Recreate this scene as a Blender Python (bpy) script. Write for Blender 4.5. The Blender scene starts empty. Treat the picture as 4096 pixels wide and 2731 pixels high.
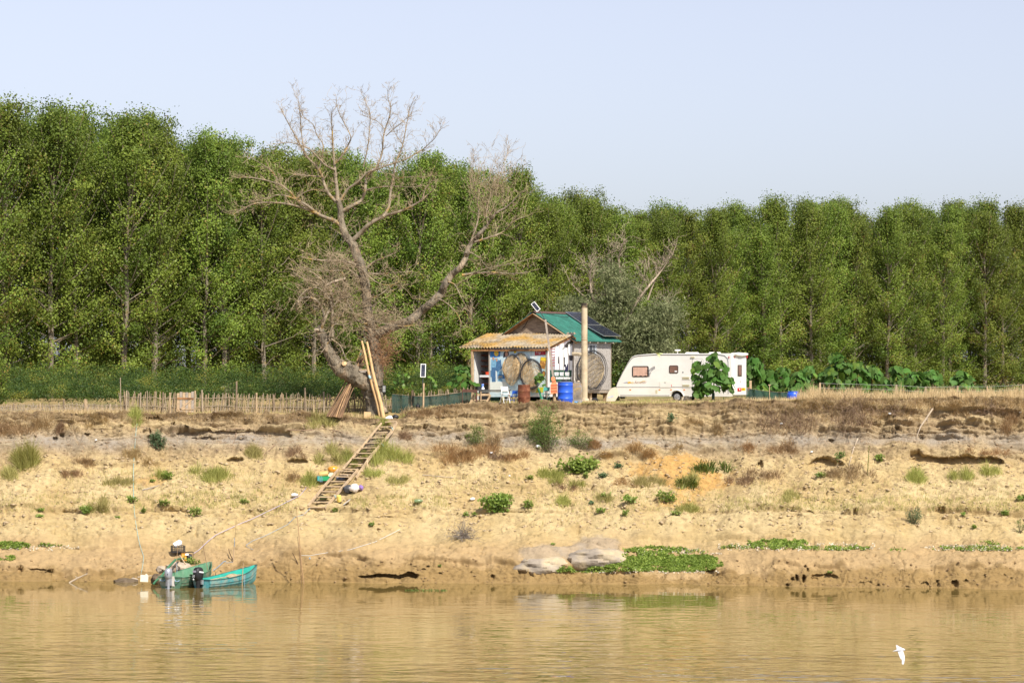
import bpy, math, random
import numpy as np
from mathutils import Vector, Matrix
R_ = math.radians
scene = bpy.context.scene
COL = scene.collection

# ------------------------------------------------------------------ camera, sky, sun, exposure
F, CZ, HV = 11720.0, 10.8, 1500.0          # focal length in photo pixels, eye height, horizon row
cam = bpy.data.objects.new('camera', bpy.data.cameras.new('camera'))
COL.objects.link(cam)
cam.location = (0, 0, CZ)
cam.rotation_euler = (R_(90), 0, 0)
cam.data.sensor_width = 36.0
cam.data.lens = 36.0 * F / 4096.0
cam.data.shift_y = (HV - 1365.5) / 4096.0
cam.data.clip_start = 1.0
cam.data.clip_end = 6000.0
scene.camera = cam

SUN_EL, SUN_AZ = R_(46), R_(150)           # azimuth clockwise from +Y (behind the camera, to the right)
sdir = Vector((math.sin(SUN_AZ) * math.cos(SUN_EL), math.cos(SUN_AZ) * math.cos(SUN_EL), math.sin(SUN_EL)))
sl = bpy.data.lights.new('sun', 'SUN'); sl.energy = 4.6; sl.angle = R_(0.53); sl.color = (1.0, 0.935, 0.82)
sun = bpy.data.objects.new('sun', sl); COL.objects.link(sun)
sun.rotation_euler = sdir.to_track_quat('Z', 'Y').to_euler(); sun.location = sdir * 300
world = bpy.data.worlds.new('World'); scene.world = world; world.use_nodes = True
nt = world.node_tree; nt.nodes.clear()
sky = nt.nodes.new('ShaderNodeTexSky'); sky.sky_type = 'NISHITA'; sky.sun_disc = False
sky.sun_elevation = SUN_EL; sky.sun_rotation = SUN_AZ
sky.air_density = 1.0; sky.dust_density = 1.25; sky.ozone_density = 9.0; sky.altitude = 0
bg = nt.nodes.new('ShaderNodeBackground'); bg.inputs['Strength'].default_value = 0.11
wo = nt.nodes.new('ShaderNodeOutputWorld')
hsv = nt.nodes.new('ShaderNodeHueSaturation'); hsv.inputs['Saturation'].default_value = .50      # hazy summer air: a paler sky all round
tm = nt.nodes.new('ShaderNodeVectorMath'); tm.operation = 'MULTIPLY'; tm.inputs[1].default_value = (1.08, 1.0, 1.0)
nt.links.new(sky.outputs[0], hsv.inputs['Color']); nt.links.new(hsv.outputs[0], tm.inputs[0]); nt.links.new(tm.outputs[0], bg.inputs[0]); nt.links.new(bg.outputs[0], wo.inputs[0])
vs = scene.view_settings
vs.view_transform = 'Standard'; vs.look = 'None'; vs.exposure = 0.52; vs.gamma = 1.0
try: vs.use_curve_mapping = False
except Exception: pass
scene.cycles.max_bounces = 6; scene.cycles.transparent_max_bounces = 6
scene.cycles.diffuse_bounces = 3; scene.cycles.glossy_bounces = 3

# ------------------------------------------------------------------ helpers
rng = random.Random(7); nr = np.random.RandomState(11)
def W(u, v, y): return Vector(((u - 2048) * y / F, y, CZ - (v - HV) * y / F))

def tag(o, label=None, cat=None, group=None, kind=None):
    if label: o['label'] = label
    if cat: o['category'] = cat
    if group: o['group'] = group
    if kind: o['kind'] = kind
    return o
def thing(name, label, cat, loc=(0, 0, 0), rz=0.0, group=None):
    o = bpy.data.objects.new(name, None); COL.objects.link(o)
    o.location = loc; o.rotation_euler = (0, 0, rz); o.empty_display_size = 0.2
    return tag(o, label, cat, group)
def link(name, me, parent=None, loc=None, rot=None, sc=None):
    o = bpy.data.objects.new(name, me); COL.objects.link(o)
    if parent is not None: o.parent = parent
    if loc is not None: o.location = loc
    if rot is not None: o.rotation_euler = rot
    if sc is not None: o.scale = (sc, sc, sc) if isinstance(sc, (int, float)) else sc
    return o

class MB:
    def __init__(s): s.v = []; s.f = []; s.m = []
    def add(s, vs_, fs, mi=0):
        b = len(s.v); s.v.extend([tuple(p) for p in vs_])
        for f in fs: s.f.append(tuple(i + b for i in f)); s.m.append(mi)
        return s
    def box(s, c, d, rot=None, mi=0, taper=1.0):
        hx, hy, hz = d[0] / 2, d[1] / 2, d[2] / 2
        P = [Vector((x * (taper if z > 0 else 1), y * (taper if z > 0 else 1), z)) for x in (-hx, hx) for y in (-hy, hy) for z in (-hz, hz)]
        if rot is not None: P = [rot @ p for p in P]
        c = Vector(c)
        return s.add([p + c for p in P], [(0, 1, 3, 2), (4, 6, 7, 5), (0, 4, 5, 1), (2, 3, 7, 6), (0, 2, 6, 4), (1, 5, 7, 3)], mi)
    def bar(s, p0, p1, w, h, mi=0, up=(0, 0, 1)):
        p0, p1 = Vector(p0), Vector(p1); d = (p1 - p0); L = d.length; d.normalize()
        up = Vector(up); sx = d.cross(up)
        if sx.length < 1e-4: sx = d.cross(Vector((1, 0, 0)))
        sx.normalize(); uz = sx.cross(d)
        P = []
        for q in (p0, p1):
            for a, b in ((-1, -1), (1, -1), (1, 1), (-1, 1)): P.append(q + sx * (a * w / 2) + uz * (b * h / 2))
        return s.add(P, [(3, 2, 1, 0), (4, 5, 6, 7), (0, 1, 5, 4), (1, 2, 6, 5), (2, 3, 7, 6), (3, 0, 4, 7)], mi)
    def tube(s, pts, rad, n=6, mi=0, caps=True, closed=False):
        pts = [Vector(p) for p in pts]; k = len(pts)
        if not hasattr(rad, '__len__'): rad = [rad] * k
        rings = []; ref = None
        for i in range(k):
            a = pts[(i - 1) % k] if (closed or i > 0) else pts[i]; b = pts[(i + 1) % k] if (closed or i < k - 1) else pts[i]
            d = (b - a)
            d = d.normalized() if d.length > 1e-9 else Vector((0, 0, 1))
            if ref is None:
                ref = Vector((0, 0, 1)) if abs(d.z) < .9 else Vector((1, 0, 0))
            sx = d.cross(ref)
            if sx.length < 1e-4: sx = d.cross(Vector((0.3, 1, 0.2)))
            sx.normalize(); uz = sx.cross(d).normalized(); ref = uz
            rings.append([pts[i] + (sx * math.cos(2 * math.pi * j / n) + uz * math.sin(2 * math.pi * j / n)) * rad[i] for j in range(n)])
        V = [p for r in rings for p in r]; Fs = []
        for i in range(k if closed else k - 1):
            i2 = (i + 1) % k
            for j in range(n):
                j2 = (j + 1) % n; Fs.append((i * n + j, i * n + j2, i2 * n + j2, i2 * n + j))
        if caps and not closed: Fs.append(tuple(reversed(range(n)))); Fs.append(tuple((k - 1) * n + j for j in range(n)))
        return s.add(V, Fs, mi)
    def lathe(s, prof, n=20, c=(0, 0, 0), mi=0, rot=None):
        c = Vector(c); V = []; Fs = []
        for r, z in prof:
            for j in range(n):
                p = Vector((r * math.cos(2 * math.pi * j / n), r * math.sin(2 * math.pi * j / n), z))
                V.append((rot @ p if rot is not None else p) + c)
        for i in range(len(prof) - 1):
            for j in range(n):
                j2 = (j + 1) % n; Fs.append((i * n + j, i * n + j2, (i + 1) * n + j2, (i + 1) * n + j))
        Fs.append(tuple(reversed(range(n)))); Fs.append(tuple((len(prof) - 1) * n + j for j in range(n)))
        return s.add(V, Fs, mi)
    def prism(s, poly, a, b, axis='Y', mi=0):
        """polygon (p,q) extruded from a to b along axis; Y: (x,z), X: (y,z), Z: (x,y)"""
        def mk(p, q, t): return (p, t, q) if axis == 'Y' else ((t, p, q) if axis == 'X' else (p, q, t))
        n = len(poly); V = [mk(p, q, a) for p, q in poly] + [mk(p, q, b) for p, q in poly]
        Fs = [tuple(range(n)), tuple(reversed(range(n, 2 * n)))]
        for i in range(n):
            j = (i + 1) % n; Fs.append((i, i + n, j + n, j))
        return s.add(V, Fs, mi)
    def mesh(s, name, mats, smooth=None):
        me = bpy.data.meshes.new(name); me.from_pydata(s.v, [], s.f); me.validate()
        if not isinstance(mats, (list, tuple)): mats = [mats]
        for m in mats: me.materials.append(m)
        if len(mats) > 1 and len(s.m) == len(me.polygons): me.polygons.foreach_set('material_index', s.m)
        if smooth is not None:
            me.polygons.foreach_set('use_smooth', [True] * len(me.polygons)); me.set_sharp_from_angle(angle=R_(smooth))
        me.update(); return me
    def build(s, name, mats, parent=None, smooth=None, loc=None, rot=None):
        return link(name, s.mesh(name, mats, smooth), parent, loc, rot)

def mesh_np(name, V, Fq, mats, smooth=False, tint=None):
    """V (n,3), Fq (m,k) index arrays"""
    me = bpy.data.meshes.new(name); k = Fq.shape[1]
    me.vertices.add(len(V)); me.vertices.foreach_set('co', np.ascontiguousarray(V, dtype=np.float32).ravel())
    me.loops.add(Fq.size); me.loops.foreach_set('vertex_index', np.ascontiguousarray(Fq, dtype=np.int32).ravel())
    me.polygons.add(len(Fq)); me.polygons.foreach_set('loop_start', np.arange(0, Fq.size, k, dtype=np.int32))
    try: me.polygons.foreach_set('loop_total', np.full(len(Fq), k, dtype=np.int32))
    except Exception: pass
    for m in (mats if isinstance(mats, (list, tuple)) else [mats]): me.materials.append(m)
    if smooth: me.polygons.foreach_set('use_smooth', np.ones(len(Fq), dtype=bool))
    if tint is not None:
        if tint.ndim == 1:
            a = me.attributes.new('tint', 'FLOAT', 'POINT'); a.data.foreach_set('value', tint.astype(np.float32))
        else:
            a = me.attributes.new('tint', 'FLOAT_COLOR', 'POINT'); a.data.foreach_set('color', np.ascontiguousarray(tint, dtype=np.float32).ravel())
    me.update(calc_edges=True); return me

# gradient noise -------------------------------------------------------------
_perm = np.random.RandomState(3).permutation(256); _perm = np.concatenate([_perm, _perm, _perm])
_ga = np.random.RandomState(4).uniform(0, 2 * np.pi, 256); _gx, _gy = np.cos(_ga), np.sin(_ga)
def pn(x, y, seed=0):
    x = np.asarray(x, float) + seed * 17.13; y = np.asarray(y, float) + seed * 5.71
    xi = np.floor(x).astype(int); yi = np.floor(y).astype(int); fx = x - xi; fy = y - yi
    def g(ix, iy, dx, dy):
        h = _perm[_perm[ix & 255] + (iy & 255)]; return _gx[h] * dx + _gy[h] * dy
    sx = fx * fx * fx * (fx * (fx * 6 - 15) + 10); sy = fy * fy * fy * (fy * (fy * 6 - 15) + 10)
    a = g(xi, yi, fx, fy); b = g(xi + 1, yi, fx - 1, fy); c = g(xi, yi + 1, fx, fy - 1); d = g(xi + 1, yi + 1, fx - 1, fy - 1)
    return (a + (b - a) * sx + ((c + (d - c) * sx) - (a + (b - a) * sx)) * sy) * 1.5
def fbm(x, y, o=4, seed=0, gain=.5):
    r = 0; a = 1.
    for i in range(o): r = r + a * pn(x * 2 ** i, y * 2 ** i, seed + i * 3); a *= gain
    return r
def sstep(a, b, x):
    t = np.clip((x - a) / (b - a), 0, 1); return t * t * (3 - 2 * t)

# materials -------------------------------------------------------------------
MATS = {}
def mat(name, col, rough=.75, var=.15, sc=6., bump=0., bsc=None, metal=0., col2=None, sc2=2.5, th=(.5, .62), spec=.35, coord='Object', stretch=None):
    if name in MATS: return MATS[name]
    m = bpy.data.materials.new(name); m.use_nodes = True; t = m.node_tree; N = t.nodes; L = t.links
    b = N['Principled BSDF']; b.inputs['Roughness'].default_value = rough; b.inputs['Metallic'].default_value = metal
    b.inputs['Specular IOR Level'].default_value = spec
    tc = N.new('ShaderNodeTexCoord'); src = tc.outputs[coord]
    if stretch:
        mp = N.new('ShaderNodeMapping'); mp.inputs['Scale'].default_value = stretch; L.new(src, mp.inputs[0]); src = mp.outputs[0]
    no = N.new('ShaderNodeTexNoise'); no.inputs['Scale'].default_value = sc; no.inputs['Detail'].default_value = 6; no.inputs['Roughness'].default_value = .65
    L.new(src, no.inputs['Vector'])
    mr = N.new('ShaderNodeMapRange'); mr.inputs['From Min'].default_value = .3; mr.inputs['From Max'].default_value = .7
    mr.inputs['To Min'].default_value = 1 - var; mr.inputs['To Max'].default_value = 1 + var; L.new(no.outputs[0], mr.inputs[0])
    mul = N.new('ShaderNodeVectorMath'); mul.operation = 'SCALE'; L.new(mr.outputs[0], mul.inputs['Scale'])
    if col2 is not None:
        n2 = N.new('ShaderNodeTexNoise'); n2.inputs['Scale'].default_value = sc2; n2.inputs['Detail'].default_value = 5; L.new(src, n2.inputs['Vector'])
        r2 = N.new('ShaderNodeMapRange'); r2.inputs['From Min'].default_value = th[0]; r2.inputs['From Max'].default_value = th[1]; L.new(n2.outputs[0], r2.inputs[0])
        mx = N.new('ShaderNodeMix'); mx.data_type = 'RGBA'; mx.inputs['A'].default_value = (*col, 1); mx.inputs['B'].default_value = (*col2, 1)
        L.new(r2.outputs[0], mx.inputs['Factor']); L.new(mx.outputs['Result'], mul.inputs[0])
    else:
        mul.inputs[0].default_value = col
    L.new(mul.outputs[0], b.inputs['Base Color'])
    if bump:
        bn = N.new('ShaderNodeTexNoise'); bn.inputs['Scale'].default_value = bsc or sc * 3; bn.inputs['Detail'].default_value = 5; L.new(src, bn.inputs['Vector'])
        bp = N.new('ShaderNodeBump'); bp.inputs['Strength'].default_value = 1; bp.inputs['Distance'].default_value = bump
        L.new(bn.outputs[0], bp.inputs['Height']); L.new(bp.outputs[0], b.inputs['Normal'])
    MATS[name] = m; return m

def leafmat(name, ca, cb, cc=None, rough=.45, trans=.35, objvar=.25, spec=.5):
    """foliage: tint attribute (0..1) runs ca -> cb (-> cc for dry bits above .93)"""
    if name in MATS: return MATS[name]
    m = bpy.data.materials.new(name); m.use_nodes = True; t = m.node_tree; N = t.nodes; L = t.links
    b = N['Principled BSDF']; b.inputs['Roughness'].default_value = rough; b.inputs['Specular IOR Level'].default_value = spec
    at = N.new('ShaderNodeAttribute'); at.attribute_name = 'tint'
    cr = N.new('ShaderNodeValToRGB'); e = cr.color_ramp.elements
    e[0].color = (*ca, 1); e[0].position = .05; e[1].color = (*cb, 1); e[1].position = .85
    if cc is not None:
        x = e.new(.97); x.color = (*cc, 1)
    L.new(at.outputs['Fac'], cr.inputs[0])
    oi = N.new('ShaderNodeObjectInfo'); mr = N.new('ShaderNodeMapRange'); mr.inputs['To Min'].default_value = 1 - objvar; mr.inputs['To Max'].default_value = 1 + objvar
    L.new(oi.outputs['Random'], mr.inputs[0])
    hs = N.new('ShaderNodeHueSaturation'); L.new(cr.outputs[0], hs.inputs['Color']); L.new(mr.outputs[0], hs.inputs['Value'])
    m2 = N.new('ShaderNodeMapRange'); m2.inputs['To Min'].default_value = .485; m2.inputs['To Max'].default_value = .51
    L.new(oi.outputs['Random'], m2.inputs[0]); L.new(m2.outputs[0], hs.inputs['Hue'])
    L.new(hs.outputs[0], b.inputs['Base Color'])
    if trans > 0:
        tr = N.new('ShaderNodeBsdfTranslucent'); L.new(hs.outputs[0], tr.inputs[0])
        ms = N.new('ShaderNodeMixShader'); ms.inputs[0].default_value = trans
        L.new(b.outputs[0], ms.inputs[1]); L.new(tr.outputs[0], ms.inputs[2]); L.new(ms.outputs[0], N['Material Output'].inputs[0])
    MATS[name] = m; return m

# foliage geometry ---------------------------------------------------------------
def leaves_np(C, size, asp=.7, up=.0, rs=None, tint=None, nrm=None):
    """one folded rhombus per centre; returns V, F(quads), tint per vert"""
    rs = rs or nr; n = len(C); size = np.broadcast_to(np.asarray(size, float), (n,))
    d = rs.normal(size=(n, 3)); d[:, 2] += up; d /= np.linalg.norm(d, axis=1, keepdims=True) + 1e-9
    q = rs.normal(size=(n, 3))
    s = np.cross(d, q) if nrm is None else np.cross(d, nrm + .32 * q)
    s = s + 1e-6; s /= np.linalg.norm(s, axis=1, keepdims=True) + 1e-9
    L = size[:, None]
    V = np.stack([C - d * L * .5, C + s * L * asp * .5, C + d * L * .5, C - s * L * asp * .5], 1).reshape(-1, 3)
    Fq = np.arange(4 * n).reshape(n, 4)
    if tint is None: tint = rs.uniform(0, 1, n)
    return V, Fq, np.repeat(tint, 4)
def blades_np(B, h, w=.02, lean=.35, rs=None, tint=None, droop=.25, dirbias=None):
    """grass blades from base points B: quad + tip as two quads (degenerate tip)"""
    rs = rs or nr; n = len(B); h = np.broadcast_to(np.asarray(h, float), (n,))[:, None]; w = np.broadcast_to(np.asarray(w, float), (n,))[:, None]
    a = rs.uniform(0, 2 * np.pi, n); l = np.abs(rs.normal(0, lean, n))
    d = np.stack([np.cos(a) * l, np.sin(a) * l, np.ones(n)], 1)
    if dirbias is not None: d = d + np.asarray(dirbias)
    d /= np.linalg.norm(d, axis=1, keepdims=True)
    s = np.stack([np.cos(rs.uniform(-.6, .6, n)), np.sin(rs.uniform(-.6, .6, n)), np.zeros(n)], 1) * w * .5
    mid = B + d * h * .55; dd = d.copy(); dd[:, :2] *= 1.8; dd[:, 2] -= droop; dd /= np.linalg.norm(dd, axis=1, keepdims=True)
    tip = mid + dd * h * .45
    V = np.stack([B - s, B + s, mid + s * .75, mid - s * .75, tip + s * .15, tip - s * .15], 1).reshape(-1, 3)
    i = np.arange(n)[:, None] * 6
    Fq = np.concatenate([i + np.array([[0, 1, 2, 3]]), i + np.array([[3, 2, 4, 5]])], 0)
    if tint is None: tint = rs.uniform(0, 1, n)
    return V, Fq, np.repeat(tint, 6)
def merge_np(parts):
    V = []; Q = []; T = []; b = 0
    for v, q, t in parts:
        V.append(v); Q.append(q + b); T.append(t); b += len(v)
    return np.concatenate(V), np.concatenate(Q), np.concatenate(T)
# ------------------------------------------------------------------ the ground: river bank, plateau, land behind
def curve(pts):
    xs = [p[0] for p in pts]; ys = [p[1] for p in pts]
    return lambda u: np.interp(u, xs, ys)
vw_c = curve([(-900, 2318), (0, 2324), (1000, 2326), (1500, 2331), (2000, 2333), (2600, 2336), (3100, 2345), (4096, 2356), (5000, 2364)])
ve_c = curve([(-900, 1650), (0, 1652), (500, 1652), (1000, 1660), (1250, 1664), (1420, 1668), (1540, 1676), (1600, 1672), (1650, 1645), (1750, 1632), (1850, 1622), (2000, 1613), (2500, 1613), (2900, 1609), (3150, 1601), (3260, 1594), (4096, 1590), (5000, 1588)])
vg_c = curve([(-900, 1636), (0, 1638), (1000, 1638), (1500, 1636), (1620, 1632), (1750, 1620), (1850, 1611), (2000, 1606), (2500, 1606), (2900, 1602), (3150, 1597), (3260, 1590), (4096, 1585), (5000, 1584)])
# key rows between water and edge: screen row and depth behind the waterline
k2v = curve([(-900, 2280), (0, 2285), (500, 2290), (680, 2270), (1000, 2262), (1200, 2215), (1500, 2222), (1800, 2232), (2000, 2250), (2200, 2290), (2900, 2296), (3050, 2262), (3300, 2255), (4096, 2262), (5000, 2262)])
k2d = curve([(-900, 1.1), (600, 1.2), (1000, 1.4), (1400, 1.2), (1900, 1.3), (2300, .7), (2900, .8), (3100, 1.5), (4096, 1.6), (5000, 1.6)])
k3v = curve([(-900, 2160), (0, 2165), (600, 2165), (1200, 2120), (2000, 2130), (2300, 2165), (2900, 2165), (3300, 2150), (5000, 2145)])
def zrow(v, y): return CZ - (v - HV) * y / F
us = np.concatenate([np.linspace(-2600, -140, 100, endpoint=False), np.linspace(-140, 4236, 1160, endpoint=False), np.linspace(4236, 7400, 120)])
vw = vw_c(us) + 2.2 * fbm(us / 260, us * 0, 2, 5); y0 = CZ * F / (vw - HV)
ve = ve_c(us) + 4.0 * fbm(us / 70, us * 0 + 3.3, 4, 9); vg = vg_c(us)
ye_off = 13.2 + .35 * fbm(us / 260, us * 0 + 7.7, 2, 21)
keys = [  # (v, dy)
    (None, -14.0, -2.6), (None, -3.0, -.75), (vw, 0 * us, None),
    (k2v(us), k2d(us), None), (k3v(us), k2d(us) + 3.4, None),
    (curve([(-900, 2045), (1200, 2045), (2000, 2050), (4096, 2040), (5000, 2040)])(us), 7.0 + 0 * us, None),
    (1925 + 12 * fbm(us / 260, us * 0, 2, 31), 9.2 + 0 * us, None),
    (1828 + 14 * fbm(us / 200, us * 0, 3, 33), 11.0 + 0 * us, None),
    (1775 + 8 * fbm(us / 200, us * 0, 3, 34), 11.75 + 0 * us, None),
    (1738 + 6 * fbm(us / 300, us * 0, 3, 35), 12.15 + 0 * us, None),
    (ve, ye_off, None)]
nrow = [4, 8, 52, 56, 44, 46, 42, 26, 20, 44]
Yk, Zk = [], []
for a, d, z in keys:
    yy = y0 + d; Yk.append(yy); Zk.append(np.full_like(us, z) if a is None else zrow(a, yy))
Yr, Zr, Sr = [], [], []
for i, n in enumerate(nrow):
    for t in np.arange(n) / n:
        tt = t if i not in (3, 4, 5) else t
        Yr.append(Yk[i] + (Yk[i + 1] - Yk[i]) * tt); Zr.append(Zk[i] + (Zk[i + 1] - Zk[i]) * tt); Sr.append(i + t)
# plateau rows
zg = zrow(vg, 168.0)
for j, dy in enumerate([0, .12, .3, .55, .85, 1.2, 1.7, 2.3, 3.0, 4.0, 5.2, 6.6, 8.2, 10, 13, 17, 22, 30, 42, 60, 90, 150, 280, 600, 1500]):
    yy = Yk[-1] + dy; t = np.clip(dy / 4.5, 0, 1); t = t * (2 - t)
    z = Zk[-1] + (zg - Zk[-1]) * t
    far = sstep(8, 40, dy); z = z * (1 - far) + 9.15 * far
    Yr.append(yy); Zr.append(z); Sr.append(10 + j * .01)
Y = np.array(Yr); Z = np.array(Zr); S = np.array(Sr)[:, None] + 0 * Y      # rows x cols
U = us[None, :] + 0 * Y
X = (U - 2048) / F * Y
V0 = HV + (CZ - Z) * F / Y                                                # undisplaced screen row
# smooth the profile a little so the keys do not show as creases
for _ in range(6):
    Y[1:270] = .25 * Y[0:269] + .5 * Y[1:270] + .25 * Y[2:271]; Z[1:270] = .25 * Z[0:269] + .5 * Z[1:270] + .25 * Z[2:271]
# outward normal of the profile
dY = np.gradient(Y, axis=0); dZ = np.gradient(Z, axis=0); ln = np.hypot(dY, dZ) + 1e-9
nY, nZ = -dZ / ln, dY / ln
A = (2345 - V0) / 74. + np.cumsum(ln, axis=0)[:, 600:601] * .0
cliff = sstep(6.6, 7.4, S) * (1 - sstep(9.97, 10.0, S))
low = sstep(2.0, 2.1, S) * (1 - sstep(2.95, 3.2, S))
slope = sstep(2.9, 3.2, S) * (1 - sstep(6.8, 7.4, S))
plat = sstep(9.98, 10.0, S)
land = sstep(1.9, 2.15, S)
Xm = (U - 2048) / F * 158.0; Zm = A
D = np.zeros_like(Y)
D += land * (1 - plat) * .30 * fbm(Xm / 4.5, Zm / 3.0, 3, 41)
# cliff: horizontal beds, vertical breaks, crumbly face
wob = .25 * fbm(Xm / 6., Zm / 6., 3, 51)
bed = fbm(Xm / 14., (Zm + wob) / .42, 3, 55)
D += cliff * .16 * bed
led = np.abs(pn(Xm / 9., (Zm + wob) / .55, 61)); D -= cliff * .20 * np.exp(-(led / .05) ** 2) * sstep(-.25, .25, pn(Xm / 2.2, Zm / 2., 64))
vc = np.abs(pn(Xm / .9, Zm / 3.2, 71)); D -= cliff * .14 * np.exp(-(vc / .045) ** 2) * sstep(-.1, .4, pn(Xm / 3., Zm / 1.5, 73))
D += cliff * .10 * fbm(Xm / .55, Zm / .45, 4, 81)
D += cliff * .22 * fbm(Xm / 1.8, Zm / 1.2, 3, 83)
# a brow of turf that hangs over the top edge in places
D += sstep(9.55, 9.9, S) * (1 - plat) * (.18 + .22 * fbm(Xm / 1.3, Zm * 0, 3, 87))
# slope: runnels, footprints, little ledges
D += slope * (.08 * fbm(Xm / 1.5, Zm / .45, 3, 91) + .050 * fbm(Xm / .40, Zm / .16, 3, 93) - .16 * sstep(.40, .58, fbm(Xm / .35, Zm / .14, 2, 94)) * sstep(-.1, .35, pn(Xm / 3., Zm / 1.2, 96)))
ridge = np.abs(fbm(Xm / 3.0, Zm / .9, 3, 97)); D -= slope * .10 * np.exp(-(ridge / .04) ** 2)
for kk, (vv, amp, uA, uB) in enumerate([(2043, .34, -900, 5000), (2152, .20, 2500, 5000), (1990, .14, -900, 2000), (2180, .22, -900, 700), (2100, .12, -900, 5000), (1945, .14, 600, 4200), (2070, .14, 2900, 5000)]):
    ul = us; wv = (vv + 8 * fbm(ul / 300., ul * 0, 4, 101 + kk))[None]
    m_ = (sstep(uA, uA + 60, ul) * (1 - sstep(uB - 60, uB, ul)) * sstep(-.15, .35, pn(ul / 170., ul * 0 + kk, 105 + kk)))[None]
    D += m_ * amp * (sstep(-5, -1, wv - V0) * np.exp(-np.maximum(wv - V0 - 1, 0) / 26.)) * (1 - plat)
for kk, (vv, amp, uA, uB, thr) in enumerate([(1727, .55, 560, 1260, -.5), (1690, .30, -300, 1300, -.1), (1745, .35, 640, 1300, 0), (1664, .35, 560, 1350, -.2), (1668, .30, 1650, 2950, -.1), (1700, .32, 1900, 2800, -.2), (1728, .30, 2300, 2800, -.3), (1745, .35, 3300, 4700, -.4), (1722, .34, 3250, 4700, -.2), (1690, .40, 3350, 4400, -.2), (1640, .45, 3350, 4700, -.3), (1632, .30, -300, 700, 0), (1715, .22, 1560, 1900, -.2), (1790, .25, 3400, 4000, -.1), (1850, .25, 200, 700, 0), (1843, .30, 1150, 1500, 0), (1838, .35, 1700, 2100, -.2), (1830, .35, 2360, 2640, -.3)]):
    ul = us; wv = (vv + 7 * fbm(ul / 160., ul * 0, 4, 201 + kk))[None]
    m_ = (sstep(uA, uA + 50, ul) * (1 - sstep(uB - 50, uB, ul)) * sstep(thr, thr + .35, pn(ul / 110., ul * 0 + kk, 205 + kk) + .15 * pn(ul / 22., ul * 0, 207 + kk)))[None]
    D += m_ * amp * (sstep(-4, -.5, wv - V0) * np.exp(-np.maximum(wv - V0 - 1, 0) / 15.)) * (1 - plat)
# thin dark bedding joints
for kk, (vv, uA, uB, dp) in enumerate([(1638, 1900, 3050, .22), (1656, 2150, 2950, .28), (1671, 1700, 2800, .20), (1688, 2000, 3000, .30), (1704, 2300, 2750, .24), (1725, 2380, 2980, .32), (1678, 60, 640, .24), (1700, 150, 900, .30), (1714, 560, 1260, .34), (1738, 640, 1100, .28), (1688, 900, 1480, .24), (1700, 3430, 4600, .30), (1714, 3400, 4600, .26), (1730, 3350, 4600, .34), (1748, 3300, 4600, .34), (1664, 3300, 4600, .30), (1735, 1650, 2100, .26), (1752, 1640, 1980, .2), (2046, 300, 4300, .30), (2054, -200, 1200, .30), (2050, 2850, 4300, .34), (2152, 2600, 4300, .26), (2182, -200, 640, .28), (2064, 1400, 2300, .22)]):
    ul = us; wv = (vv + 5 * fbm(ul / 220., ul * 0, 4, 301 + kk) + 1.5 * pn(ul / 14., ul * 0, 303 + kk))[None]
    m_ = (sstep(uA, uA + 80, ul) * (1 - sstep(uB - 80, uB, ul)) * sstep(-.32, .0, pn(ul / 90., ul * 0 + kk, 305 + kk) + .25 * pn(ul / 18., ul * 0, 307 + kk)))[None]
    D -= m_ * dp * np.exp(-((V0 - wv) / 2.6) ** 2) * (1 - plat)
# lower wet scarp
D += low * (.20 * fbm(Xm / 1.3, Zm / .7, 4, 111) + .05 * fbm(Xm / .25, Zm / .2, 3, 113))
D -= low * .12 * np.exp(-(np.abs(pn(Xm / .6, Zm / 1.2, 115)) / .05) ** 2) * sstep(-.1, .4, pn(Xm / 3., Zm, 117))
wv = (k2v(us) + 10 * fbm(us / 120., us * 0, 4, 231))[None]; D += .30 * (sstep(-6, -1, wv - V0) * np.exp(-np.maximum(wv - V0 - 1, 0) / 22.)) * sstep(-.25, .2, pn(us / 130., us * 0, 233))[None] * (1 - plat)
# bulges: grey clay mounds, orange straw heap, hummocks  (u, v, half width, half height, depth)
for (cu, cv, du, dv, dp) in [(2395, 2212, 120, 62, .60), (2165, 2240, 120, 44, .42), (2280, 2225, 70, 34, .22), (2720, 1880, 190, 70, .55), (2590, 1800, 70, 40, .45), (2450, 1815, 90, 35, .3),
                             (1850, 1830, 130, 45, .35), (450, 2150, 160, 26, .45), (1850, 2190, 240, 40, .3), (1400, 2170, 130, 40, .3), (2240, 1850, 130, 40, .3), (3650, 1790, 200, 50, .3), (1700, 1720, 60, 60, .3), (300, 1720, 120, 60, .25)]:
    q = ((U - cu) / du) ** 2 + ((V0 - cv) / dv) ** 2
    D += dp * np.clip(1 - q, 0, 1) ** 1.15 * (1 - plat) * land
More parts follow.
